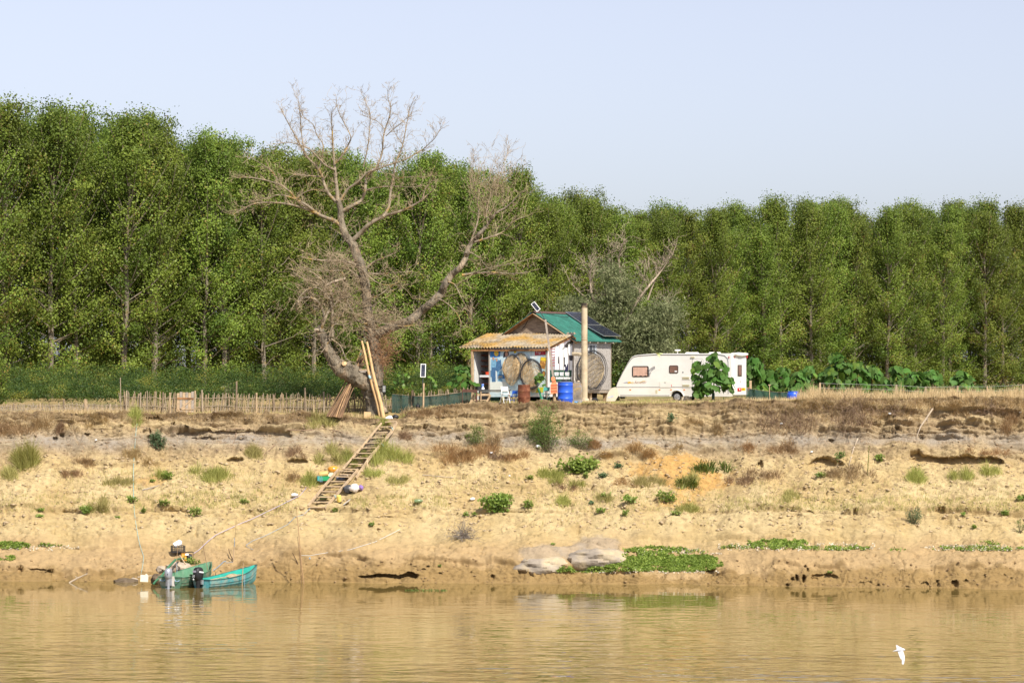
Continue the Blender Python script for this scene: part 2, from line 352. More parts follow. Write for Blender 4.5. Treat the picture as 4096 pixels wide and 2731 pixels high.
# hollows: undercuts, caves, burrows
HOLES = [(1570, 2302, 110, 11, 1.5), (1640, 2300, 34, 17, 1.3), (1490, 2305, 60, 8, .8), (3735, 1841, 105, 17, 1.1), (3850, 1844, 130, 18, 1.3), (3960, 1850, 60, 22, 1.2), (3665, 1828, 28, 14, .7),
         (3290, 1855, 60, 18, .9), (3340, 1866, 40, 10, .7), (3040, 1862, 14, 18, .8), (940, 1842, 36, 9, .7), (1190, 1847, 44, 10, .8), (750, 1738, 50, 12, .6), (820, 1752, 60, 8, .6), (1130, 1745, 40, 10, .6),
         (920, 1728, 160, 9, .6), (1060, 1735, 110, 8, .5), (620, 1676, 40, 14, .6), (2320, 2278, 34, 17, .8), (2648, 2280, 26, 24, .9), (2838, 2290, 22, 14, .7), (2230, 2284, 40, 7, .5), (2480, 2285, 200, 5, .35), (2750, 2286, 90, 5, .4),
         (3187, 2312, 8, 14, .8), (3215, 2320, 8, 15, .8), (3260, 2318, 16, 8, .7), (3300, 2310, 60, 16, .5), (3148, 2338, 7, 9, .6), (3170, 2317, 8, 8, .5), (3220, 2266, 6, 6, .5), (3230, 2278, 5, 9, .5), (3445, 2330, 14, 12, .5), (3475, 2326, 14, 10, .5), (3510, 2338, 10, 8, .5),
         (3700, 2332, 18, 12, .6), (3748, 2333, 10, 13, .7), (3818, 2334, 16, 18, .8), (3860, 2320, 12, 9, .6), (3630, 2345, 9, 8, .5), (3940, 2300, 5, 5, .4), (4045, 2310, 6, 6, .5), (4020, 2298, 5, 5, .4), (3470, 2290, 5, 5, .4), (3610, 2278, 10, 6, .4), (3750, 2318, 9, 5, .4), (3820, 2296, 8, 5, .4),
         (1640, 2254, 5, 4, .4), (1660, 2262, 6, 4, .4), (1712, 2262, 7, 6, .5), (1694, 2274, 9, 5, .5), (1762, 2290, 7, 5, .5), (1970, 2310, 8, 14, .5), (1945, 2282, 5, 7, .4), (1885, 2288, 5, 8, .4),
         (80, 2288, 14, 12, .6), (150, 2282, 40, 9, .6), (195, 2290, 18, 8, .6), (2090, 2285, 20, 20, .4), (2125, 2290, 10, 22, .5), (280, 2050, 35, 7, .4), (700, 2046, 60, 6, .4), (2050, 2050, 70, 6, .4), (1520, 2070, 60, 5, .3), (3760, 2048, 22, 9, .5), (3240, 2046, 14, 7, .4), (3420, 2048, 8, 8, .5)]
for h in range(46):
    HOLES.append((rng.uniform(0, 4096), rng.uniform(1690, 1765), rng.uniform(3, 14), rng.uniform(3, 9), rng.uniform(.2, .5)))
HD = np.zeros_like(D)
for (cu, cv, du, dv, dp) in HOLES:
    j0, j1 = np.searchsorted(us, [cu - 1.4 * du - 8, cu + 1.4 * du + 8]); ul = us[j0:j1]
    if j1 <= j0: continue
    wv = V0[:, j0:j1] + (dv * .40 * pn(ul / (du * .35 + 4), ul * 0, int(cv) % 80) + dv * .18 * pn(ul / (du * .12 + 4), ul * 0, int(cu) % 90))[None]
    q = ((ul[None] - cu) / du) ** 2 + ((wv - cv) / dv) ** 2
    HD[:, j0:j1] = np.maximum(HD[:, j0:j1], dp * sstep(1.0, .62, q))
HM = np.clip(HD / .25, 0, 1) * (1 - plat)
D += cliff * (.07 * fbm(Xm / .22, Zm / .13, 3, 241)) + slope * .022 * fbm(Xm / .16, Zm / .09, 2, 243)
Dq = np.floor(D / .10 + .5 * pn(Xm / .5, Zm / .3, 247)) * .10; D = D + cliff * .65 * (Dq - D) + low * .45 * (Dq - D)      # crisp blocky breaks
D = D * (1 - .85 * HM)
D *= 1 - .55 * np.exp(-((V0 - 1768) / 20.) ** 2) * (1 - plat) * (HD < .05)
dn = D
Y = Y + dn * nY * .9 + HD * (1 - plat) * .62; Z = Z + dn * nZ * .9
# plateau unevenness
Z += plat * (1 - sstep(10.14, 10.2, S)) * .05 * fbm(Xm / 1.2, Y / 1.0, 3, 131) * sstep(10.0, 10.03, S)
# notch where the steps leave the plateau
X = (U - 2048) / F * Y
# colours (albedo) ---------------------------------------------------------
def c3(*c): return np.array(c)
n1 = fbm(Xm / 2.5, Zm / 1.6, 4, 141)[..., None]; n2 = fbm(Xm / .5, Zm / .4, 3, 143)[..., None]
sand = c3(.50, .37, .178); pale = c3(.57, .445, .235); wet = c3(.30, .198, .078); tan = c3(.395, .295, .172); grey = c3(.36, .31, .25); brown = c3(.20, .135, .075); orange = c3(.58, .34, .11)
C = sand + (pale - sand) * np.clip(.5 + n1, 0, 1)
def mix(C, c, f): return C + (c - C) * np.clip(f, 0, 1)[..., None]
C = mix(C, tan, cliff * (.85 + .3 * n1[..., 0]))
C = mix(C, pale, cliff * sstep(.1, .5, bed) * .5)
gband = np.exp(-((V0 - (1762 + 10 * fbm(U / 350., U * 0, 3, 151))) / 26.) ** 2) * (.75 + .5 * n1[..., 0])
C = mix(C, grey, gband * (1 - plat))
C = mix(C, brown, sstep(9.55, 9.92, S + .12 * n1[..., 0] + .1 * n2[..., 0]) * .75 * (1 - plat))
C = mix(C, c3(.46, .32, .16), sstep(2110, 2230, V0 + 40 * n1[..., 0]) * (1 - plat)); wl = sstep(3.08, 2.70, S + .35 * n1[..., 0] + .15 * n2[..., 0]); C = mix(C, wet, wl * .85)
shelf = np.exp(-((V0 - 2225) / 34.) ** 2); C = mix(C, c3(.46, .325, .17), shelf * .5 * (1 - plat))
for (cu, cv, du, dv) in [(2395, 2200, 110, 70), (2165, 2235, 110, 52), (2280, 2225, 70, 34)]:
    q = ((U - cu) / du) ** 2 + ((V0 - cv) / dv) ** 2
    C = mix(C, c3(.40, .34, .27), sstep(1.0, .4, q + .3 * n2[..., 0]) * .5)
q = ((U - 2720) / 200) ** 2 + ((V0 - 1895) / 85) ** 2; C = mix(C, orange, sstep(1.1, .5, q + .5 * n1[..., 0] + .3 * n2[..., 0]) * .85)
q = ((U - 2700) / 90) ** 2 + ((V0 - 2010) / 30) ** 2; C = mix(C, orange, sstep(1.1, .5, q + .5 * n1[..., 0] + .3 * n2[..., 0]) * .6)
q = ((U - 630) / 90) ** 2 + ((V0 - 1925) / 24) ** 2; C = mix(C, orange, sstep(1.1, .5, q + .6 * n1[..., 0] + .4 * n2[..., 0]) * .5)
C = mix(C, brown * 1.4, land * (1 - plat) * sstep(.34, .60, fbm(Xm / .38, Zm / .15, 3, 161)) * .55 * (1 - low) * sstep(2130, 2080, V0))
turf = c3(.23, .20, .075); straw = c3(.42, .30, .14)
pcol = turf + (straw - turf) * np.clip(.45 + 1.2 * fbm(Xm / 2.0, Y / 1.5, 3, 171), 0, 1)[..., None]
C = C * (1 - plat[..., None]) + pcol * plat[..., None]
C = np.clip(C * (1 + .10 * n2), .02, .9)
nR, nC = Y.shape
Vt = np.stack([X, Y, Z], -1).reshape(-1, 3); idx = np.arange(nR * nC).reshape(nR, nC)
Fq = np.stack([idx[:-1, :-1], idx[:-1, 1:], idx[1:, 1:], idx[1:, :-1]], -1).reshape(-1, 4)
gm = bpy.data.materials.new('bank_soil'); gm.use_nodes = True; t = gm.node_tree; N = t.nodes; L = t.links; b = N['Principled BSDF']
b.inputs['Roughness'].default_value = .92; b.inputs['Specular IOR Level'].default_value = .15
at = N.new('ShaderNodeAttribute'); at.attribute_name = 'tint'; tc = N.new('ShaderNodeTexCoord')
no = N.new('ShaderNodeTexNoise'); no.inputs['Scale'].default_value = 3; no.inputs['Detail'].default_value = 9; no.inputs['Roughness'].default_value = .72
mpg = N.new('ShaderNodeMapping'); mpg.inputs['Scale'].default_value = (1, 1, 2.4); L.new(tc.outputs['Object'], mpg.inputs[0]); L.new(mpg.outputs[0], no.inputs['Vector'])
mr = N.new('ShaderNodeMapRange'); mr.inputs['From Min'].default_value = .3; mr.inputs['From Max'].default_value = .7; mr.inputs['To Min'].default_value = .84; mr.inputs['To Max'].default_value = 1.12; L.new(no.outputs[0], mr.inputs[0])
vm = N.new('ShaderNodeVectorMath'); vm.operation = 'SCALE'; L.new(at.outputs['Color'], vm.inputs[0]); L.new(mr.outputs[0], vm.inputs['Scale']); L.new(vm.outputs[0], b.inputs['Base Color'])
nb = N.new('ShaderNodeTexNoise'); nb.inputs['Scale'].default_value = 16; nb.inputs['Detail'].default_value = 8; nb.inputs['Roughness'].default_value = .75; L.new(mpg.outputs[0], nb.inputs['Vector'])
bp = N.new('ShaderNodeBump'); bp.inputs['Distance'].default_value = .09; L.new(nb.outputs[0], bp.inputs['Height']); L.new(bp.outputs[0], b.inputs['Normal'])
ground = link('ground', mesh_np('ground', Vt, Fq, gm, smooth=False, tint=np.concatenate([C.reshape(-1, 3), np.ones((nR * nC, 1))], 1)))
tag(ground, 'eroded sandy river bank with the flat ground above', kind='structure')
Vs = HV + (CZ - Z) * F / Y                                               # displaced screen row per vertex
ROW_E = int(np.argmax(S[:, 0] >= 10.0)); ROW_W = int(np.argmax(S[:, 0] >= 2.0))
_r0, _r1 = ROW_W - 2, ROW_E + 6
_mono = np.minimum.accumulate(Vs[_r0:_r1], axis=0)
def hit(u, v):
    """point of the bank seen at photo position (u, v), below the edge"""
    j = int(np.clip(np.searchsorted(us, u), 1, len(us) - 1)); col = _mono[:, j]
    i = int(np.searchsorted(-col, -v)); i = min(max(i, 1), len(col) - 1)
    a, b_ = col[i - 1], col[i]; t_ = 0. if a - b_ < 1e-6 else min(1., max(0., (a - v) / (a - b_)))
    y = Y[_r0 + i - 1, j] + (Y[_r0 + i, j] - Y[_r0 + i - 1, j]) * t_
    return W(u, v, y)
def gz(x, y):
    """height of the plateau"""
    u = 2048 + x * F / y; j = int(np.clip(np.searchsorted(us, u), 1, len(us) - 1))
    return float(np.interp(y, Y[ROW_E:, j], Z[ROW_E:, j]))
def onp(u, y, lift=0.):
    x = (u - 2048) * y / F; return Vector((x, y, gz(x, y) + lift))

# ------------------------------------------------------------------ the river
wm = bpy.data.materials.new('river_water'); wm.use_nodes = True; t = wm.node_tree; N = t.nodes; L = t.links; b = N['Principled BSDF']
b.inputs['Base Color'].default_value = (.18, .128, .04, 1); b.inputs['Roughness'].default_value = .04; b.inputs['IOR'].default_value = 1.333
tc = N.new('ShaderNodeTexCoord')
def wn(scale, sx, sy, det, rough=.5):
    mp = N.new('ShaderNodeMapping'); mp.inputs['Scale'].default_value = (sx, sy, 1); L.new(tc.outputs['Object'], mp.inputs[0])
    n_ = N.new('ShaderNodeTexNoise'); n_.inputs['Scale'].default_value = scale; n_.inputs['Detail'].default_value = det; n_.inputs['Roughness'].default_value = rough; L.new(mp.outputs[0], n_.inputs['Vector']); return n_
wa = wn(1.0, .62, .95, 2, .5); wb = wn(.16, .4, 1.0, 2); 
# calm strip by the bank, rougher towards mid-river, in drifting patches
sep = N.new('ShaderNodeSeparateXYZ'); L.new(tc.outputs['Object'], sep.inputs[0])
mr = N.new('ShaderNodeMapRange'); mr.inputs['From Min'].default_value = 150; mr.inputs['From Max'].default_value = 112; mr.inputs['To Min'].default_value = .07; mr.inputs['To Max'].default_value = 1.0; L.new(sep.outputs[1], mr.inputs[0])
pr = N.new('ShaderNodeMapRange'); pr.inputs['From Min'].default_value = .35; pr.inputs['From Max'].default_value = .65; pr.inputs['To Min'].default_value = .45; pr.inputs['To Max'].default_value = 1.15; L.new(wb.outputs[0], pr.inputs[0])
ml = N.new('ShaderNodeMath'); ml.operation = 'MULTIPLY'; L.new(mr.outputs[0], ml.inputs[0]); L.new(pr.outputs[0], ml.inputs[1])
mh = N.new('ShaderNodeMath'); mh.operation = 'MULTIPLY'; L.new(wa.outputs[0], mh.inputs[0]); L.new(ml.outputs[0], mh.inputs[1])
bp = N.new('ShaderNodeBump'); bp.inputs['Strength'].default_value = 1.0; bp.inputs['Distance'].default_value = .068; L.new(mh.outputs[0], bp.inputs['Height']); L.new(bp.outputs[0], b.inputs['Normal'])
water = MB().add([(-900, -200, 0), (900, -200, 0), (900, 172, 0), (-900, 172, 0)], [(0, 1, 2, 3)]).build('river_water', wm)
tag(water, 'muddy ochre river reflecting the bank', kind='structure')
# ------------------------------------------------------------------ the poplar wood
bark_p = mat('poplar_bark', (.19, .16, .12), .9, .35, 3, bump=.03, col2=(.27, .18, .06), sc2=1.2, th=(.55, .7))
leaf_p = leafmat('poplar_leaf', (.080, .128, .019), (.245, .322, .052), (.30, .22, .06), rough=.5, trans=.36, objvar=.20, spec=.22)
def make_poplar(seed, H=20., Rr=2.7, lowbare=.10, nb=66, per=112):
    rs = np.random.RandomState(seed); rr = random.Random(seed)
    wood = MB(); lean = Vector((rr.uniform(-.6, .6), rr.uniform(-.6, .6), 0))
    tp = [Vector((0, 0, -.3)) + Vector((0, 0, (H * .93 + .3) * i / 9)) + lean * (i / 9) ** 1.5 + Vector((rr.uniform(-.1, .1), rr.uniform(-.1, .1), 0)) * (i > 0) for i in range(10)]
    wood.tube(tp, [.21 * (1 - i / 9.6) + .02 for i in range(10)], 6)
    cs = []; tn = []; nm = []
    ph = rr.uniform(0, 6)
    for k in range(nb):
        h = lowbare + (0.97 - lowbare) * ((k + rr.random()) / nb) ** .95
        prof = np.interp(h, [0, .1, .25, .5, .75, .9, 1], [.7, .85, 1.0, 1.0, .78, .42, .10]) * rr.uniform(.45, 1.35)
        az = ph + k * 2.39996 + rr.uniform(-.4, .4); L_ = Rr * prof
        el = np.interp(h, [0, .5, 1], [.35, .8, 1.35]) + rr.uniform(-.2, .2)
        if h < .2 and rr.random() < .3: continue
        i0 = min(8, int(h * 9)); fr = h * 9 - i0; base = tp[i0].lerp(tp[i0 + 1], fr)
        d = Vector((math.cos(az) * math.cos(el), math.sin(az) * math.cos(el), math.sin(el)))
        Lr = L_ / max(.35, math.cos(el)) if el < 1.1 else L_ * 1.9
        Lr = min(Lr, 4.8); e = base + d * Lr + Vector((0, 0, .15 * Lr))
        if e.z > H: e.z = H - rr.uniform(0, .5)
        wood.tube([base, base.lerp(e, .5) + Vector((0, 0, -.08 * Lr)), e], [.055, .035, .012], 4, caps=False)
        t0 = rr.uniform(0, 1) * .75 + .08
        for q in range(4):
            f = .35 + .65 * (q + rr.random()) / 4; c = base.lerp(e, f)
            n = int(per * rr.uniform(.5, 1.4)); sg = .46 * rr.uniform(.55, 1.25)
            o_ = rs.normal(size=(n, 3)); cs.append(o_ * np.array([sg, sg, sg * .8]) + np.array(c)); nm.append(o_ * .55 + np.array([math.cos(az) * .5, math.sin(az) * .5, .55])); tn.append(np.clip(t0 + rs.normal(0, .11, n) + (rs.random(n) < .008) * .5, 0, 1))
    # leader shoots at the top
    for k in range(9):
        c = tp[-1] + Vector((rr.uniform(-1.2, 1.2), rr.uniform(-1.2, 1.2), rr.uniform(-2.2, .2))); e = c + Vector((rr.uniform(-.35, .35), rr.uniform(-.35, .35), rr.uniform(1.0, 2.2)))
        for f in (.1, .4, .7, 1):
            n = int(28 * (1.2 - f)); cs.append(rs.normal(size=(n, 3)) * np.array([.15, .15, .22]) + np.array(c.lerp(e, f))); nm.append(rs.normal(size=(n, 3)) + np.array([0, 0, .3])); tn.append(np.clip(.5 + rs.normal(0, .2, n), 0, .95))
        wood.tube([c, e], [.02, .006], 3, caps=False)
    # dead lower sticks
    for k in range(16):
        h = rr.uniform(.05, .38); i0 = int(h * 9); base = tp[i0].lerp(tp[i0 + 1], h * 9 - i0); az = rr.uniform(0, 6.28); l = rr.uniform(.8, 2.4)
        e = base + Vector((math.cos(az) * l, math.sin(az) * l, rr.uniform(-.2, 1.2))); wood.tube([base, base.lerp(e, .5) + Vector((0, 0, .15)), e], [.03, .02, .008], 3, caps=False)
    Cc = np.concatenate(cs); T = np.concatenate(tn)
    V_, Q_, T_ = leaves_np(Cc, rs.uniform(.10, .19, len(Cc)), .85, 0, rs, T, np.concatenate(nm))
    return wood.mesh('trunk', bark_p, 60), mesh_np('crown', V_, Q_, leaf_p, tint=T_)
POP = [make_poplar(100 + i, 20., [3.2, 3.4, 2.9, 3.6, 3.1, 3.0][i], [.03, .08, .05, .02, .11, .05][i]) for i in range(6)]
sky_c = curve([(-300, 380), (0, 385), (100, 385), (340, 405), (500, 435), (700, 462), (830, 505), (960, 490), (1060, 520), (1150, 490), (1300, 560), (1500, 610), (1720, 585), (1850, 645), (2000, 640), (2100, 655), (2170, 700), (2240, 750), (2330, 715), (2450, 752), (2560, 790), (2680, 815), (2750, 835), (2850, 805), (2990, 830), (3150, 772), (3250, 790), (3400, 795), (3450, 785), (3540, 800), (3650, 782), (3850, 800), (3950, 790), (4096, 810), (4400, 815)])
WHERE = [(470, 'behind the low netted fence'), (1080, 'behind the stake fence'), (1720, 'behind the bare dead tree'), (2460, 'behind the hut'), (3000, 'behind the caravan'), (9999, 'beyond the big-leaved plants')]
ORD = ['first', 'second', 'third', 'fourth', 'fifth', 'sixth', 'seventh', 'eighth', 'ninth', 'tenth', 'eleventh', 'twelfth', 'thirteenth', 'fourteenth', 'fifteenth', 'sixteenth', 'seventeenth', 'eighteenth', 'nineteenth', 'twentieth']
ROWN = ['front', 'second', 'third', 'fourth']
A0 = Vector((-37.5, 203.)); A1 = Vector((54., 302.)); dl = (A1 - A0); LL = dl.length; dl.normalize(); nl = Vector((-dl.y, dl.x))
cnt = {}
for row, (off, sp) in enumerate([(0, 3.3), (4.6, 3.9), (9.5, 4.3), (15, 4.6)]):
    s_ = -9 + row * 1.3
    while s_ < LL + 9:
        p = A0 + dl * (s_ + rng.uniform(-.8, .8)) + nl * (off + rng.uniform(-1.2, 1.2)); s_ += sp * rng.uniform(.85, 1.15)
        u = 2048 + p.x * F / p.y
        if u < -170 or u > 4270: continue
        top = float(sky_c(u)) + (rng.choice([-8, 10, 40, 85]) if row == 0 else rng.choice([-12, 15, 70, 120]) if row == 1 else rng.uniform(15, 130)) + 8
        H = (HV - top) * p.y / F + (CZ - 9.1)
        tr, cr = POP[rng.randrange(6)]
        wh = [w for lim, w in WHERE if u < lim][0]
        k = cnt.setdefault((row, wh), 0); cnt[(row, wh)] += 1
        lab = 'green poplar, %s from left in the %s row %s' % (ORD[k], ROWN[row], wh)
        o = thing('poplar_tree', lab, 'tree', (p.x, p.y, 9.05), rng.uniform(0, 6.28), 'poplars of the wood behind the clearing')
        z_ = H / 20.; o.scale = (z_ * rng.uniform(.92, 1.12), z_ * rng.uniform(.92, 1.12), z_)
        link('trunk', tr, o); link('crown', cr, o)
# ------------------------------------------------------------------ the dead tree (traced limb by limb, then grown with twigs)
bark_d = mat('dead_bark', (.18, .15, .108), .9, .55, 2.2, bump=.22, bsc=6, col2=(.30, .225, .15), sc2=2.6, th=(.52, .68), stretch=(1, 1, .45))
bark_l = mat('lichen_bark', (.25, .205, .145), .9, .4, 3, bump=.02, col2=(.36, .23, .06), sc2=1.6, th=(.54, .68))
twig_m = mat('dead_twig', (.33, .255, .165), .9, .3, 2)
pale_m = mat('broken_wood', (.42, .34, .25), .85, .25, 4)
DT_Y = 166.6
tree = thing('dead_tree', 'huge bare dead tree with forked trunk beside the steps', 'tree', onp(1500, DT_Y))
To = tree.location.copy()
z4 = lambda p: (1150 + p[0] * .2551, 1300 + p[1] * .2551)
z6 = lambda p: (900 + p[0] * .5102, 300 + p[1] * .5102)
z7 = lambda p: (1100 + p[0] * .4677, 1000 + p[1] * .4677)
def smooth_path(P, Rr, sub=3):
    out, ro = [], []
    for i in range(len(P) - 1):
        p0 = P[max(i - 1, 0)]; p1 = P[i]; p2 = P[i + 1]; p3 = P[min(i + 2, len(P) - 1)]
        for k in range(sub):
            t_ = k / sub; t2 = t_ * t_; t3 = t2 * t_
            out.append(.5 * ((2 * p1) + (p2 - p0) * t_ + (2 * p0 - 5 * p1 + 4 * p2 - p3) * t2 + (3 * p1 - p0 - 3 * p2 + p3) * t3)); ro.append(Rr[i] + (Rr[i + 1] - Rr[i]) * t_)
    out.append(P[-1]); ro.append(Rr[-1]); return out, ro
LIMBS = {}
def limb(key, pts, r0, r1, dep0=0., dep1=0., name='branch', m=None, rad=None, n=7, knob=.0):
    k = len(pts); P = []; Rr = []
    for i, (u, v) in enumerate(pts):
        f = i / (k - 1); y = DT_Y + dep0 + (dep1 - dep0) * f + .25 * math.sin(3.1 * i + len(LIMBS)) * (f > 0) * (1 if r0 < .2 else .3)
        P.append(W(u, v, y) - To); Rr.append(rad[i] * .88 if rad else (r0 + (r1 - r0) * f ** .8) * .78)
    Q, q = smooth_path(P, Rr, 4 if r0 < .2 else 5)
    if knob: q = [x * (1 + rng.uniform(-knob, knob)) for x in q]
    LIMBS[key] = (Q, q)
    mb = MB(); mb.tube(Q, q, n)
    o = mb.build(name, m or bark_l, tree, 70); return o
def knobbly(Q, q, n, mb, amp):
    rings = []
    base = len(mb.v); mb.tube(Q, q, n)
    for i in range(len(Q)):
        for j in range(n):
            k = base + i * n + j; p = Vector(mb.v[k]); c = Q[i]; d = p - c
            a = 1 + amp * float(fbm(np.array(j * .9 + (j == n - 1) * 0), np.array(i * .75), 4, 7)); mb.v[k] = tuple(c + d * a)
# trunk and the two forks
tr_pts = [z4(p) for p in [(1400, 1400), (1365, 1240), (1345, 1120), (1330, 1000), (1350, 900)]] + [(1506, 1490), (1505, 1440), (1500, 1390)] + [z7(p) for p in [(835, 750), (805, 600), (785, 450), (772, 300), (742, 150), (695, 40)]] + [z6(p) for p in [(1000, 1330), (942, 1250), (912, 1150), (905, 1050), (885, 980)]]
tr_rad = [.72, .48, .50, .58, .58, .46, .41, .37, .33, .31, .29, .28, .28, .27, .26, .24, .20, .18, .15]
P = [W(u, v, DT_Y) - To for u, v in tr_pts]; Q, q = smooth_path(P, [r * (.9 if i > 4 else 1) for i, r in enumerate(tr_rad)], 5); LIMBS['trunk'] = (Q, q)
mb = MB(); knobbly(Q, q, 16, mb, .22); mb.build('trunk', bark_d, tree, 60)
lf_pts = [z4(p) for p in [(1390, 1000), (1260, 930), (1130, 840), (990, 760), (860, 690), (760, 600), (690, 500), (635, 390), (585, 260), (540, 150), (505, 70), (470, 20)]]
lf_rad = [.36, .44, .52, .55, .49, .39, .33, .30, .28, .26, .23, .16]
P = [W(u, v, DT_Y - .2 - .03 * i) - To for i, (u, v) in enumerate(lf_pts)]; Q, q = smooth_path(P, lf_rad, 5); LIMBS['lfork'] = (Q, q)
mb = MB(); knobbly(Q, q, 14, mb, .25); mb.build('trunk_fork', bark_d, tree, 60)
limb('rfork', [z7(p) for p in [(840, 740), (930, 690), (1040, 645), (1160, 600), (1240, 530), (1340, 450), (1420, 370), (1450, 300), (1510, 215), (1590, 140), (1640, 40)]] + [z6(p) for p in [(1890, 1400), (1930, 1320), (2000, 1240), (2060, 1170), (2120, 1085), (2220, 1025), (2350, 900)]], 0, 0, .0, 1.6, 'limb', bark_d,
     [.30, .30, .30, .29, .27, .26, .26, .25, .22, .19, .17, .16, .15, .13, .10, .08, .05, .02], 10, .06)
T6 = lambda L_: [z6(p) for p in L_]; T7 = lambda L_: [z7(p) for p in L_]
limb('top', T6([(885, 985), (872, 850), (860, 720), (846, 560), (840, 420), (832, 300)]), .16, .025, 0, .3)
limb('L1', T6([(900, 1170), (850, 1140), (790, 1118), (720, 1085), (640, 1020), (560, 975), (490, 900), (400, 850), (250, 812), (100, 800)]), .17, .025, 0, -1.8)
limb('L2', T6([(720, 1085), (600, 1040), (480, 1010), (330, 1000), (230, 1010), (120, 1060), (60, 1100)]), .10, .018, -.6, -2.4)
limb('L3', T6([(888, 1005), (820, 940), (780, 860), (760, 790), (720, 720), (640, 640), (590, 550), (530, 440), (470, 330), (440, 270)]), .14, .02, 0, 1.2)
limb('L4', T6([(862, 745), (790, 710), (720, 640), (640, 570), (500, 530), (400, 545)]), .085, .018, 0, -1.)
limb('L5', T6([(635, 640), (610, 540), (595, 400), (585, 260), (568, 150)]), .06, .012, .8, 1.3)
limb('L6', T6([(870, 690), (930, 620), (970, 540), (985, 480), (920, 350), (885, 270), (870, 180)]), .08, .012, 0, -.6)
limb('L7', T6([(560, 975), (610, 930), (690, 900), (780, 915)]), .06, .015, -1.0, -1.3)
limb('L8', T6([(770, 800), (640, 790), (540, 785), (480, 830)]), .06, .015, .3, -.8)
limb('L9', T6([(415, 830), (370, 760), (290, 700), (180, 640)]), .06, .015, -1.2, -1.6)
limb('L10', T6([(545, 970), (430, 940), (330, 965), (250, 985), (180, 1000)]), .06, .012, -1.0, -1.9)
limb('L11', T6([(740, 740), (770, 560), (720, 470), (690, 390), (620, 330), (600, 280)]), .05, .010, .4, .9)
limb('R1', T6([(925, 1065), (1000, 1022), (1070, 980), (1100, 900), (1110, 800), (1180, 730), (1230, 620), (1240, 500), (1255, 430), (1300, 280), (1280, 190), (1275, 110)]), .15, .012, 0, .6)
limb('R2', T6([(895, 1000), (960, 900), (1040, 840), (1110, 770), (1200, 735), (1330, 690), (1420, 660), (1540, 590), (1600, 540), (1650, 490), (1700, 400)]), .11, .012, 0, -1.4)
limb('R3', T6([(985, 1310), (1060, 1240), (1130, 1170), (1240, 1110), (1340, 1080), (1440, 1040), (1540, 980), (1570, 900), (1640, 800)]), .20, .02, 0, -1.6)
limb('R3b', T6([(1540, 980), (1600, 930), (1640, 900)]), .05, .015, -1.3, -1.5)
limb('R4', T6([(1240, 1112), (1285, 1030), (1300, 900), (1320, 800), (1335, 700), (1390, 560), (1415, 440), (1440, 300), (1450, 240)]), .13, .012, -.6, .4)
limb('R5', T6([(1085, 720), (1120, 560), (1135, 400), (1135, 290), (1100, 210), (1085, 140)]), .055, .009, .3, .8)
limb('R6', T6([(1095, 905), (1200, 882), (1330, 872), (1450, 880), (1560, 868)]), .06, .012, .2, -.8)
limb('R7', T6([(1255, 430), (1200, 370), (1140, 340), (1070, 310)]), .03, .008, .5, .3)
limb('R8', T6([(1340, 810), (1450, 800), (1580, 800)]), .045, .012, 0, -.6)
limb('R9', T6([(1400, 560), (1330, 450), (1290, 380)]), .03, .008, .2, .5)
limb('R10', T6([(1260, 480), (1340, 410), (1420, 340), (1450, 260)]), .04, .008, .5, .2)
limb('RF1', T6([(1960, 1310), (2080, 1270), (2180, 1230), (2260, 1150), (2352, 1110)]), .09, .02, 1., .2)
limb('RF2', T6([(1930, 1300), (1980, 1150), (1985, 1050), (1970, 950), (1940, 800), (1955, 600)]), .08, .01, 1., 2.)
limb('RF3', T6([(2060, 1170), (2050, 1080), (2080, 960), (2130, 860), (2180, 760)]), .06, .01, 1.2, 2.2)
limb('RF4', T7([(1600, 215), (1700, 200), (1850, 190), (1960, 200), (2060, 202), (2160, 190)]), .11, .02, .6, -.8)
limb('RF5', T7([(1480, 270), (1540, 300), (1590, 400), (1640, 490), (1670, 530)]), .06, .012, .3, -.6)
limb('RF6', T7([(1350, 480), (1400, 420), (1500, 480), (1560, 550), (1590, 630), (1570, 700)]), .06, .012, .2, -.8)
limb('RF7', T7([(1700, 195), (1800, 160), (1950, 130), (2100, 100), (2220, 60)]), .05, .01, .4, -.6)
limb('RF8', T7([(1650, 10), (1740, 60), (1790, 120), (1830, 160)]), .05, .012, 1., .5)
limb('M1', T7([(700, 130), (590, 95), (430, 90), (300, 78), (220, 55)]), .12, .025, 0, -1.1)
limb('M2', T7([(790, 150), (850, 100), (960, 55), (1040, 20)]), .11, .02, 0, -.8)
limb('M3', T7([(800, 200), (920, 205), (1050, 190), (1180, 185)]), .07, .015, 0, -1.)
limb('M4', T7([(760, 260), (640, 170), (600, 110)]), .09, .03, 0, -.6)
limb('M5', T7([(490, 740), (490, 520), (470, 420), (430, 330), (470, 190)]), .14, .03, -.6, -.9)
limb('M6', T7([(400, 640), (420, 560), (400, 500), (340, 420), (240, 410), (190, 460), (183, 520)]), .13, .06, -.6, -1.1)
limb('M7', T7([(460, 760), (500, 640), (600, 640), (690, 600), (780, 590)]), .09, .015, -.7, -.5)
limb('M8', T7([(480, 760), (560, 820), (610, 930), (700, 970)]), .075, .02, -.8, -.9)
limb('M9', T7([(470, 770), (430, 830), (395, 880)]), .07, .012, -.8, -1.)
limb('M10', T7([(820, 640), (700, 600), (650, 500), (600, 420), (560, 410)]), .10, .015, -.3, -.9)
limb('M11', T7([(800, 600), (900, 620), (1050, 650), (1200, 640), (1280, 620)]), .05, .012, -.5, -.9)
limb('M12', T7([(385, 700), (440, 560), (490, 470), (480, 360), (440, 300), (380, 240), (300, 180), (230, 170)]), .13, .03, -.5, -1.3)
limb('M13', T7([(480, 500), (560, 420), (640, 400), (720, 340), (780, 330)]), .07, .02, -.8, -.4)
limb('M14', T7([(470, 420), (380, 330), (290, 330), (210, 400), (190, 470)]), .07, .02, -.9, -1.4)
